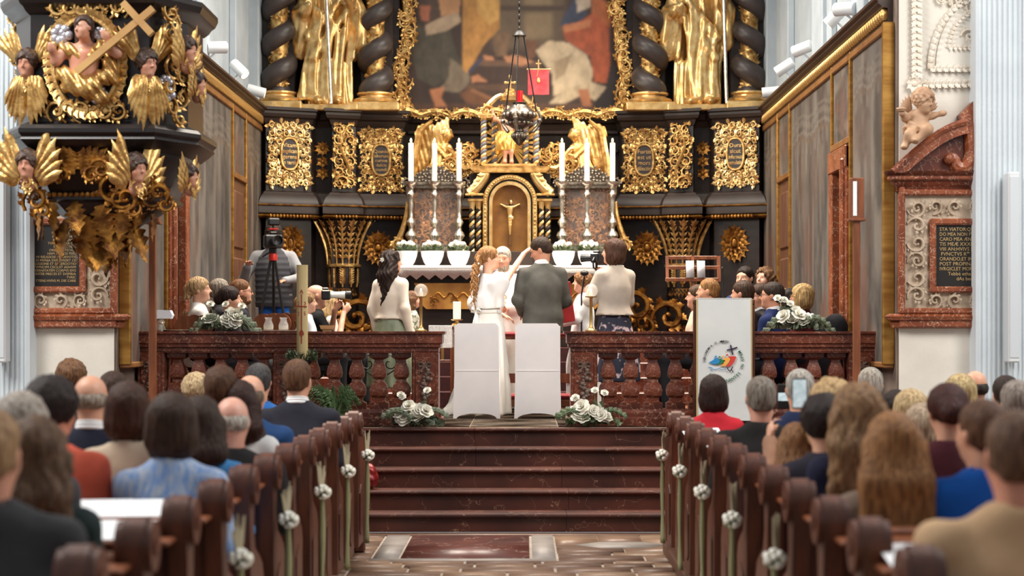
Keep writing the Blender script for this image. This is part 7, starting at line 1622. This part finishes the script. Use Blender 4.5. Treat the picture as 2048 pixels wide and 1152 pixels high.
# silver clouds and shells
SILC = mat('silvered_cloud', S(214, 210, 214), .25, .6, col2=S(170, 170, 180), ns=8)
for (cx__, cz__, rr, nm) in ((150, 72, .075, 'silver_cloud'), (222, 190, .07, 'silver_cloud'), (228, 70, .05, 'silver_cloud'), (352, 186, .06, 'silver_cloud'), (350, 160, .05, 'silver_cloud')):
    m_ = MB(); yy = yf-.03 if cx__ < 300 else -.38; xx = px_(cx__)
    for k in range(9): a = k*.9; m_.ell((xx+rr*.75*math.cos(a)*(1-k/14), yy, pz_(cz__)+rr*.75*math.sin(a)*(1-k/14)), (rr*.5, rr*.4, rr*.5), 9, 7)
    m_.obj(nm, SILC, pu, 180)
# the relief figure with the cross
fx, s9 = px_(200), 1/sP
def q(px, py, y=0): return (px_(px), yf-.06+y, pz_(py))
PF = FLESH
sdf_obj('figure_body', head_prims(q(202, 60, -.06), rotm(0, 0, math.pi-.6) @ rotm(-.15, 0, 0), .68)[0]+[cap(q(202, 82, -.02), q(200, 66, -.04), .038, .034), loft([(pz_(168), .10, .07, px_(198), yf-.05), (pz_(140), .10, .075, px_(198), yf-.05), (pz_(108), .12, .08, px_(200), yf-.05), (pz_(94), .10, .06, px_(200), yf-.04), (pz_(84), .04, .04, px_(201), yf-.04)], .03), cap(q(168, 98), q(146, 126, -.04), .042, .034), cap(q(146, 126, -.04), q(142, 104, -.10), .034, .024), cap(q(142, 104, -.10), q(140, 96, -.12), .024, .018), cap(q(232, 96), q(268, 110, -.05), .042, .034), cap(q(268, 110, -.05), q(248, 78, -.10), .034, .024), cap(q(248, 78, -.1), q(244, 70, -.12), .022, .016)], .009, [PF, LIP, PF, HAIRP], pu)
sdf_obj('figure_hair', hair_prims('long', head_prims(q(202, 60, -.06), rotm(0, 0, math.pi-.6) @ rotm(-.15, 0, 0), .68)[1], rotm(0, 0, math.pi-.6) @ rotm(-.15, 0, 0), .68, .16)[0][:1]+[cap(q(190, 62, .0), q(186, 88, .02), .035, .025), cap(q(212, 62, .03), q(214, 86, .03), .03, .02), ell(q(205, 64, -.13), (.045, .06, .06), op='s', k=.01)], .009, HAIRP, pu)
sdf_obj('figure_drapery', [cap(q(160, 100, .0), q(192, 112, -.03), .05, .045), cap(q(236, 92, 0), q(222, 112, -.05), .045, .04), cap(q(158, 150, -.01), q(214, 178, -.06), .06, .07), cap(q(246, 150, -.02), q(206, 182, -.06), .055, .06), cap(q(170, 172, 0), q(236, 196, -.02), .06, .05), cap(q(250, 120, 0), q(256, 160, 0), .05, .045)], .011, GOLD, pu, lambda x, y, z: .009*np.sin(90*x+60*z), .009)
cw = mat('cross_wood', S(190, 150, 92), .5, 0, col2=S(164, 124, 72), ns=4); cr_ = MB()
def bar(a, b2, w_, y): 
    a, b2 = np.array(a), np.array(b2); d = (b2-a)/np.linalg.norm(b2-a); n_ = np.array((-d[1], d[0]))*w_; return [(tuple(a+n_)), tuple(a-n_), tuple(b2-n_), tuple(b2+n_)]
cr_.prism(bar((px_(192), pz_(151)), (px_(344), pz_(25)), .024, 0), yf-.20, yf-.15, 'xz'); cr_.prism(bar((px_(284), pz_(14)), (px_(341), pz_(76)), .024, 0), yf-.205, yf-.145, 'xz'); cr_.obj('wooden_cross', cw, pu, 20)
# winged cherub heads: three on the drum corners, three under the sill
def cherub(x, y, z, rz, sc, wup, hairc, nm='cherub_head', wl=.36):
    R = rotm(0, 0, math.pi+rz) @ rotm(-.12, 0, 0)
    o = sdf_obj(nm, head_prims((0, 0, 0), R, sc, True)[0]+[cap((0, .01, -.08*sc), (0, .03, -.17*sc), .05*sc, .07*sc)], .0085, [PF, LIP, PF, hairc], pu); o.location = (x, y, z)
    hp, ct = hair_prims('curly', head_prims((0, 0, 0), R, sc, True)[1], R, sc); sdf_obj('hair', hp+ct, .0085, hairc, o, hair_disp('curly', (0, 0, 0))[0], .011)
    for sx in (-1, 1):
        w_ = MB()
        if wup == 'down':
            for row, (n, L_) in enumerate(((5, wl), (4, wl*.7), (3, wl*.45))):
                for k in range(n): w_.stamp(FEATHER, rotm(0, math.pi-sx*(.06+.09*k), 0), (sx*(.02+.012*k), -.015*row, -.10*sc-.01), (L_*.42, L_, L_*(1-.1*k)))
            for row, (n, L_) in enumerate(((4, wl*.7), (3, wl*.5))):
                for k in range(n): w_.stamp(FEATHER, rotm(0, sx*(.25+.2*k), 0), (sx*.06, .02-.012*row, .02), (L_*.6, L_, L_))
        else:
            for row, (n, L_) in enumerate(((5, wl), (4, wl*.72), (3, wl*.5))):
                for k in range(n): w_.stamp(FEATHER, rotm(0, sx*(.35+.2*k), 0), (sx*(.05+.006*k), .01-.014*row, -.06*sc-.02*k), (L_*.6, L_, L_*(1-.1*k)))
        ow = MB(); ow.stamp(w_, rotm(0, 0, rz)); ow.obj('wing', GOLD, o)
    bw_ = MB(); scroll(bw_, 0, -.17*sc, .06, 0, 1, -.02, 0); scroll(bw_, .03, -.22*sc, .05, 0, -1, -.02, 1); ow = MB(); ow.stamp(bw_, rotm(0, 0, rz)); ow.obj('neck_leaves', GOLD, o)
    return o
HB = mat('painted_brown_hair', S(84, 62, 48), .5, 0, col2=S(56, 40, 32), ns=20, bump=.4, bs=30)
cherub(px_(82), -.50, pz_(128), -.15, .78, 'down', HB, wl=.38); cherub(px_(322), -.52, pz_(128), .75, .78, 'down', HAIRP, wl=.40); cherub(.66, -.32, pz_(92), 1.2, .72, 'up', HAIRP, wl=.26); cherub(.70, -.12, pz_(152), 1.35, .6, 'up', HAIRP, wl=.2)
cherub(px_(84), -.52, pz_(330), -.1, .80, 'up', HB, wl=.34); cherub(px_(300), -.52, pz_(338), .85, .80, 'up', HAIRP, wl=.34); cherub(.66, -.22, pz_(345), 1.3, .62, 'up', HAIRP, wl=.22)
# foliage of the bowl and the pendant
g = MB()
for sx in (-1, 1):
    for k in range(7): g.stamp(ACAN, rotm(-.2, sx*(.2+.24*k), 0), (px_(180)+sx*.02, -.46, pz_(338)), (.16+.015*k, .2, .15+.03*k))
    scroll(g, px_(180)+sx*.17, pz_(338), .09, 0, sx, -.46, 0, 1.2); scroll(g, px_(180)+sx*.10, pz_(350), .07, 1, -sx, -.46, 1, 1.2)
g.obj('bowl_foliage', GOLDO, pu)
g = MB()
for k in range(22): g.ell((px_(115)+k*.04, -.36+.0*k, pz_(386)), (.022, .02, .02), 7, 5)
g.obj('bead_row', GOLDO, pu)
g = MB()
for lv, (zz_, rr, n, L_) in enumerate(((pz_(402), .38, 8, .24), (pz_(428), .26, 6, .30), (pz_(455), .15, 5, .28), (pz_(480), .09, 4, .2))):
    for k in range(n):
        a = math.pi*(1+(k+.3*lv)/(n-1)); g.stamp(ACAN, rotm(math.pi-.35+qq.uniform(-.35, .25), qq.uniform(-.35, .35), a+math.pi/2), (rr*math.cos(a)*1.05-.06, .0+rr*math.sin(a)*.85, zz_+qq.uniform(-.03, .03)), L_*qq.uniform(.85, 1.15))
g.ell((-.06, .0, pz_(505)), (.06, .06, .05), 9, 7)
g.obj('pendant_leaves', GOLDO, pu)
for px0, py0, rr in ((95, 400, .11), (250, 372, .12), (275, 395, .10), (340, 385, .09), (80, 370, .08), (310, 372, .1)):
    g = MB(); scroll(g, 0, 0, rr, qq.uniform(0, 6), qq.choice((-1, 1)), 0, qq.randrange(3), 1.4); scroll(g, .05, -.08, rr*.7, qq.uniform(0, 6), 1, 0, 1, 1.4); o = MB(); o.stamp(g, None, (px_(px0), -.42, pz_(py0))); o.obj('bowl_scroll', GOLDO, pu)
# ---- putto seated on the right memorial
pt = thing('putto_statue', 'pale stucco putto seated on the pediment of the right memorial', 'statue', (X(1832, 15.3), 15.30, Zh(300, 15.3)))
sQ = F/15.3
def t_(px, py, y=0): return ((px-1832)/sQ, y, Zh(py, 15.3)-Zh(300, 15.3))
PUT = mat('stone_putto', S(196, 160, 128), .6, 0, col2=S(168, 130, 100), ns=7)
Rp = rotm(0, 0, math.pi+.75) @ rotm(-.2, 0, 0)
sdf_obj('figure', head_prims(t_(1843, 205, -.07), Rp, .82, True)[0]+[cap(t_(1838, 228), t_(1842, 215, -.04), .035), loft([(t_(0, 256)[2], .085, .075, t_(1836, 0)[0], -.02), (t_(0, 244)[2], .08, .07, t_(1837, 0)[0], -.02), (t_(0, 232)[2], .085, .065, t_(1838, 0)[0], -.02), (t_(0, 222)[2], .05, .05, t_(1838, 0)[0], -.02)], .03),
    cap(t_(1850, 227), t_(1862, 233, -.05), .03, .027), cap(t_(1862, 233, -.05), t_(1878, 230, -.10), .026, .02), ell(t_(1881, 229, -.11), (.03, .025, .022)), cap(t_(1825, 228), t_(1808, 238, -.04), .03, .027), cap(t_(1808, 238, -.04), t_(1800, 230, -.09), .026, .02), ell(t_(1798, 228, -.1), (.022, .022, .022)),
    cap(t_(1842, 256), t_(1848, 264, -.13), .055, .045), cap(t_(1848, 264, -.13), t_(1826, 284, -.12), .042, .03), ell(t_(1822, 284, -.15), (.03, .045, .022)), cap(t_(1828, 256), t_(1814, 272, -.10), .052, .042), cap(t_(1814, 272, -.10), t_(1806, 294, -.08), .04, .028), ell(t_(1803, 296, -.10), (.028, .045, .02))], .0085, [PUT]*4, pt)
hp, ct = hair_prims('curly', head_prims(t_(1843, 205, -.07), Rp, .82, True)[1], Rp, .82); sdf_obj('curls', hp+ct, .008, PUT, pt, hair_disp('curly', (0, 0, 0))[0], .011)
sdf_obj('cloth', [cap(t_(1820, 252, -.02), t_(1850, 258, -.06), .05, .055), cap(t_(1822, 236, .03), t_(1812, 262, .03), .035, .03)], .009, PUT, pt, lambda x, y, z: .006*np.sin(90*z+60*x), .006)
for sx, xx in ((-1, 1822), (1, 1856)):
    w_ = MB()
    for k in range(5): w_.stamp(FEATHER, rotm(0, sx*(.1+.25*k), 0), (0, 0, 0), (.09, .12, .15-.012*k))
    ow = MB(); ow.stamp(w_, None, t_(xx, 222, .03)); ow.obj('wing', PUT, pt)
pt2 = MB(); pt2.lathe([(.0001, 0), (.03, 0), (.045, .02), (.04, .03), (.0001, .025)], 12, t_(1797, 226, -.11)); pt2.obj('dish', PUT, pt)
# ================================================================== pews
ROWN = ['front', 'second', 'third', 'fourth', 'fifth', 'sixth', 'seventh', 'eighth', 'ninth', 'tenth', 'eleventh', 'twelfth', 'thirteenth', 'fourteenth']
PW0, PITCH, POD = 12.8, .72, .09
def end_profile():
    p = [(.03, 0), (.03, .3), (.005, .55), (-.012, .68)]
    a = np.linspace(math.pi*1.12, -math.pi*.18, 14); p += [(.055+.085*math.cos(t), .795+.085*math.sin(t)) for t in a]
    p += [(.115, .70), (.105, .62), (.15, .54), (.27, .50), (.36, .46), (.40, .40), (.38, .30), (.35, .24), (.38, .12), (.42, .06), (.42, 0)]
    return [(a, b*1.11) for a, b in p]
em = MB(); em.prism(end_profile(), -.035, .035, 'yz'); EPM = em.mesh('end_panel', WOODD, 30)
em = MB(); a = np.linspace(0, 2*math.pi, 18, endpoint=False); em.prism([(.055+.082*math.cos(t), (.883)+.082*math.sin(t)) for t in a], -.058, .058, 'yz'); em.prism([(.055+.03*math.cos(t), (.883)+.03*math.sin(t)) for t in a], -.066, .066, 'yz'); SCM = em.mesh('scroll_head', WOODD, 30)
em = MB(); em.prism([(.16, .08), (.34, .08), (.33, .38), (.2, .44), (.10, .38), (.10, .12)], -.042, .042, 'yz'); FPM = em.mesh('end_field', WOODD, 30)
def pew(side, i):
    d = PW0-PITCH*i; xe = 1.085 if side > 0 else -1.215; L_ = 3.7
    p = thing('church_pew', 'dark wooden pew, %s row on the %s side of the aisle' % (ROWN[i], 'right' if side > 0 else 'left'), 'pew', (xe, d, POD), 0, 'pews on the %s side' % ('right' if side > 0 else 'left'))
    for xx in (0, side*L_): inst('end_panel', EPM, p, (xx, 0, 0)); inst('scroll_head', SCM, p, (xx, 0, 0)); inst('end_field', FPM, p, (xx, 0, 0))
    key = 'pew%d' % side
    if key not in PEWM:
        PEWM[key] = (MB().box(0, side*L_, .03, .055, .12, .83, .004).mesh('backrest', WOODD), MB().box(0, side*L_, .0, .075, .82, .865, .012).mesh('top_rail', WOODM), MB().box(0, side*L_, .05, .42, .38, .41, .008).mesh('seat', WOODD), MB().box(0, side*L_, -.17, .03, .82, .84, .006).mesh('book_ledge', WOODM), MB().box(0, side*L_, -.32, -.17, .14, .17, .008).mesh('kneeling_board', WOODM))
    for m_ in PEWM[key]: inst(m_.name.split('.')[0], m_, p)
PEWM = {}
for i in range(14): pew(-1, i); pew(1, i)
for side in (-1, 1):
    xe = 1.085 if side > 0 else -1.215; f = thing('pew_screen', 'dark panelled front board before the %s pews' % ('right' if side > 0 else 'left'), 'pew screen', (xe, 13.32, .002))
    MB().box(0, side*3.7, -.02, .02, .0, .86, .006).obj('board', WOODD, f); MB().box(-.03*side, side*3.73, -.06, .05, .86, .90, .01).obj('cap_rail', WOODD, f)
    for k in range(5): MB().box(side*(.15+.7*k), side*(.7+.7*k), .018, .032, .15, .75, .01).obj('field', WOODD, f)
    MB().box(-.04, .04, -.05, .05, 0, .87, .01).obj('post', WOODD, f)
# ---- ribbons and flowers on every second pew end
RIB = mat('olive_ribbon', S(146, 142, 104), .6, 0, col2=S(120, 118, 82), ns=6, st=(3, 3, .6)); GRASS = mat('dried_grass', S(168, 156, 128), .8)
hy = MB(); qq = random.Random(4)
for k in range(46):
    v = np.array([qq.gauss(0, 1) for _ in range(3)]); v /= np.linalg.norm(v); hy.ell(v*.045*np.array((1, .9, .8)), .016, 6, 4)
HYM = hy.mesh('flower_head', PETAL, 60)
for side in (-1, 1):
    for n_, i in enumerate((0, 2, 4, 6, 8)):
        d = PW0-PITCH*i; xe = (1.085-.07) if side > 0 else (-1.215+.07); t = thing('pew_ribbon', 'olive ribbon with white flower on the %s pew end %s of the aisle' % (ROWN[i], 'right' if side > 0 else 'left'), 'decoration', (xe, d+.06, POD), 0, 'pew ribbons')
        inst('flower_head', HYM, t, (-.03*side, -.02, .66), sc=.85); rb = MB(); zz_ = np.linspace(0, 1, 16)
        for o_, w_ in ((0, .022), (.035, .018)):
            Pp = np.stack([np.stack([np.full(16, -.012*side)-.006*np.sin(zz_*5+o_*60), o_-w_+.012*np.sin(zz_*4), .66-.63*zz_], 1), np.stack([np.full(16, -.012*side)+.004*np.sin(zz_*6), o_+w_+.012*np.sin(zz_*4), .66-.63*zz_], 1)]); rb.tube(Pp.mean(0)-np.array((.012*side, 0, 0)), [w_*.5, w_*.75, w_*.5, w_*.75], 6)
        rb.obj('ribbon', RIB, t, 180); g_ = MB()
        for k in range(14):
            x0 = qq.uniform(-.02, .02); g_.tube([(-.02*side, -.01, .63), (-.02*side+x0*.6, x0, .72), (-.02*side+x0, x0*2, .80+qq.uniform(-.04, .04))], [.003, .006, .003], 4)
        tag(g_.obj('dried_grass', GRASS, t, 60), kind='stuff')
        LL = MB()
        for k in range(3): LL.stamp(RLEAF, rotm(-.5, qq.uniform(-1.5, 1.5), 0), (-.03*side, -.03, .64), .045)
        LL.obj('leaves', LEAFG, t, 60)
# ---- papers on the book ledges
for px, py, d_i, lab, sz in ((195, 978, 8, 'white paper sheet on the pew ledge behind the coral shirt', .26), (262, 1015, 8, 'white booklet on the pew ledge in front of the dark green jacket', .3), (238, 1048, 9, 'second white booklet nearer on the same ledge', .26), (552, 905, 4, 'white sheet on the pew ledge behind the dark suit', .2), (478, 955, 6, 'small white sheet beside the bald man on the left', .12), (1408, 855, 1, 'large white sheet held behind the red top', .26), (1432, 884, 3, 'small white sheet on the ledge beside the grey haired man', .08), (1815, 1105, 10, 'white sheet on the near right pew ledge', .12)):
    d = PW0-PITCH*d_i-.07+(.0 if py != 1048 else -.03)
    po = tag(MB().box(-sz/2, sz/2, 0, .17, -.002, .002, .0008).obj('paper_sheet', PAPER, None, loc=(X(px, d), d-.05, POD+.842)), lab, 'paper'); po.rotation_euler = (.30, 0, .12)
# ================================================================== congregation, seen from behind
def row_d(i): return PW0-PITCH*i+.24
def sitter(label, px, topy, i, top, hair, fem=False, H=1.72, **k):
    d = row_d(i); crown = Zh(topy, d)-POD; kk = H/1.75; sit = max(.30, crown-.91*kk); k.setdefault('vox', .016 if i < 8 else .0145); k.setdefault('legs', False); k.setdefault('hands', False)
    return person(label, (X(px, d), d, POD), k.pop('rz', 0), H, sit=sit, fem=fem, top=top, hair=hair, group='seated congregation', **k)
CM = clothm
# left block
sitter('curly brown haired person far left near the wall in the nave', 142, 715, 1, CM((70, 60, 56)), ('curly', (122, 88, 62)), True)
sitter('bald man with grey fringe in a navy jacket, far left', 181, 736, 6, CM((30, 34, 52)), ('bald', (170, 160, 150)), H=1.76, collar=WSHIRT, bulk=1.1)
sitter('person with short dark hair in a coral shirt at the left', 103, 746, 8, CM((226, 108, 84), (206, 92, 70)), ('curly', (44, 32, 30)), head=(-.3, 0, 0), H=1.74, skin=(206, 146, 118))
sitter('dark haired person behind the bald man at far left', 226, 735, 3, CM((60, 54, 52)), ('short', (66, 46, 38)))
sitter('brown haired woman in a beige top at the left', 255, 756, 7, CM((198, 180, 156), (178, 160, 138)), ('bob', (72, 46, 36)), True, bulk=1.1)
sitter('grey haired person near the left edge', 42, 774, 9, CM((70, 70, 74)), ('bob', (176, 168, 162)), True)
sitter('woman with wavy brown hair and dark green jacket at the lower left', 72, 822, 10, CM((38, 54, 52), (28, 40, 40)), ('wavy', (104, 78, 58)), True, hl=.30, hw=.14)
sitter('person in a dark grey jacket at the lower left corner', -22, 800, 11, CM((62, 62, 64), (50, 50, 52)), ('crop', (176, 142, 108)), H=1.80, bulk=1.2, skin=(206, 150, 124))
BLUEP = mat('blue_print', S(112, 150, 206), .85, 0, col2=S(176, 186, 200), ns=13, st=(4, 4, 1), bump=.1)
sitter('woman with thick dark brown hair in a blue printed blouse', 343, 776, 8, BLUEP, ('bob', (64, 44, 34)), True, H=1.78, bulk=1.12)
sitter('person in a light blue jacket behind the blue printed blouse', 400, 782, 7, CM((74, 140, 196), (58, 118, 172)), ('long', (60, 42, 34)), True, hl=.16)
sitter('person with light wavy hair near the left communion rail', 392, 742, 0, CM((150, 140, 130)), ('curly', (200, 176, 140)), True)
sitter('brown haired man left of the balding man in blue', 441, 722, 5, CM((66, 52, 48)), ('short', (88, 58, 40)), H=1.78)
sitter('dark haired woman in a white blazer on the left', 478, 752, 5, CM((226, 226, 224)), ('long', (60, 36, 30)), True, hl=.2)
sitter('bald man with white fringe in a dark jacket on the left', 464, 779, 6, CM((38, 35, 36), (30, 28, 29)), ('bald', (200, 194, 190)), H=1.78, bulk=1.15, skin=(216, 164, 144))
sitter('balding man in a blue jacket behind the dark suit on the left', 500, 738, 4, CM((38, 74, 122), (30, 60, 102)), ('bald', (120, 104, 92)), H=1.76, rz=-.1, bulk=1.1)
sitter('man with dark grey hair in a bright blue suit near the left rail', 517, 720, 1, CM((40, 104, 178), (32, 86, 150)), ('short', (72, 70, 74)), H=1.78)
sitter('man with brown hair in a dark suit at the left end of the aisle', 595, 711, 2, CM((42, 42, 52), (34, 34, 43)), ('short', (104, 72, 52)), H=1.84, collar=WSHIRT, bulk=1.15, head=(-.2, 0, 0))
# right block
sitter('woman with dark bob in a red top at the right end of the aisle', 1427, 744, 1, CM((196, 40, 52), (176, 32, 44)), ('bob', (50, 32, 28)), True)
sitter('man with short grey hair in a black jacket right of the red top', 1522, 743, 4, CM((34, 31, 31), (27, 25, 25)), ('crop', (134, 126, 120)), H=1.80, bulk=1.15, skin=(206, 152, 130))
m3, P3_, A3 = sitter('grey haired man in a navy suit filming with a phone', 1600, 729, 3, CM((34, 44, 78)), ('crop', (178, 174, 172)), H=1.80, hands=True, arms={'r': ((.26, .18, .78), (.08, .34, .98), ((-.2, .3, .9), (-.3, .9, 0), .8)), 'l': ((-.26, .18, .78), (-.15, .36, .96), ((.1, .3, .9), (.3, .9, 0), .8))})
sitter('blond woman with wavy hair behind the raised phone', 1662, 748, 6, CM((160, 120, 96)), ('wavy', (206, 174, 128)), True, hl=.2, hw=.13, hands=True, arms={'l': ((-.28, .12, .78), (-.26, .30, 1.02), ((.05, .3, .95), (.9, .2, 0), .8)), 'r': None})
sitter('woman with dark curly hair in the middle of the right block', 1648, 782, 7, CM((44, 40, 52)), ('curly', (44, 32, 30)), True)
sitter('child with long light brown hair in a light blue top', 1592, 838, 6, CM((96, 166, 214), (82, 148, 196)), ('long', (150, 108, 74)), True, H=1.40, hl=.3)
sitter('woman with wavy brown hair and navy top on the right', 1716, 757, 8, CM((28, 30, 54), (22, 24, 44)), ('wavy', (150, 116, 84)), True, hl=.42, hw=.14)
sitter('woman with long straight light brown hair in a taupe cardigan', 1786, 812, 9, CM((128, 108, 94), (112, 94, 82)), ('long', (158, 112, 72)), True, hl=.46, hw=.15, bulk=1.08)
sitter('man with cropped grey hair near the right communion rail', 1741, 727, 1, CM((80, 76, 74)), ('crop', (176, 170, 164)), H=1.78)
sitter('dark haired person behind the straight haired woman', 1792, 772, 3, CM((60, 54, 54)), ('short', (46, 34, 32)))
sitter('person with pale blond hair in the fifth right row', 1822, 772, 4, CM((120, 110, 100)), ('bob', (206, 180, 140)), True)
sitter('fair haired person in a white shirt beside the maroon top', 1846, 800, 5, CM((206, 220, 230)), ('bob', (190, 170, 150)), True, H=1.66)
sitter('blond person partly hidden behind the auburn hair', 1921, 742, 3, CM((150, 140, 126)), ('bob', (200, 178, 134)), True)
sitter('woman with auburn pinned up hair in a maroon top', 1896, 756, 7, CM((78, 28, 38), (64, 22, 30)), ('updo', (74, 38, 34)), True, H=1.74, bulk=1.08)
sitter('balding dark haired man near the right pilaster', 1951, 731, 1, CM((90, 84, 84)), ('bald', (62, 54, 52)), H=1.78)
sitter('brown haired boy in a bright blue shirt at the right', 1966, 787, 9, CM((24, 96, 186), (18, 78, 160)), ('short', (104, 72, 54)), H=1.70, rz=.15, head=(.25, 0, 0))
sitter('grey haired person near the right edge', 2034, 752, 5, CM((70, 64, 64)), ('short', (150, 140, 136)))
sitter('dark haired person at the far right edge', 2012, 744, 2, CM((60, 56, 60)), ('short', (56, 42, 38)))
sitter('man with shaved head in a beige jacket at the lower right', 2034, 802, 11, CM((206, 172, 134), (184, 150, 114)), ('crop', (112, 82, 64)), H=1.84, bulk=1.2, skin=(206, 146, 120), loose=.02)
# ---- raised phones
SCR = mat('phone_screen', S(210, 226, 232), .3, emit=.3, col2=S(120, 150, 150), ns=30)
for px, py, d, lab in ((1599, 786, row_d(6)+.32, 'phone with lit screen raised in front of the grey haired man'), (1567, 792, row_d(3)+.36, 'dark phone with small lit screen beside the grey haired man')):
    p = thing('smartphone', lab, 'phone', (X(px, d), d, Zh(py, d)-.08), 0); MB().box(-.038, .038, -.005, .005, 0, .155, .006).obj('case', BLACKP, p); MB().box(-.034, .034, -.0062, -.005, .008 if px > 1580 else .05, .147 if px > 1580 else .10, .0005).obj('screen', SCR, p)
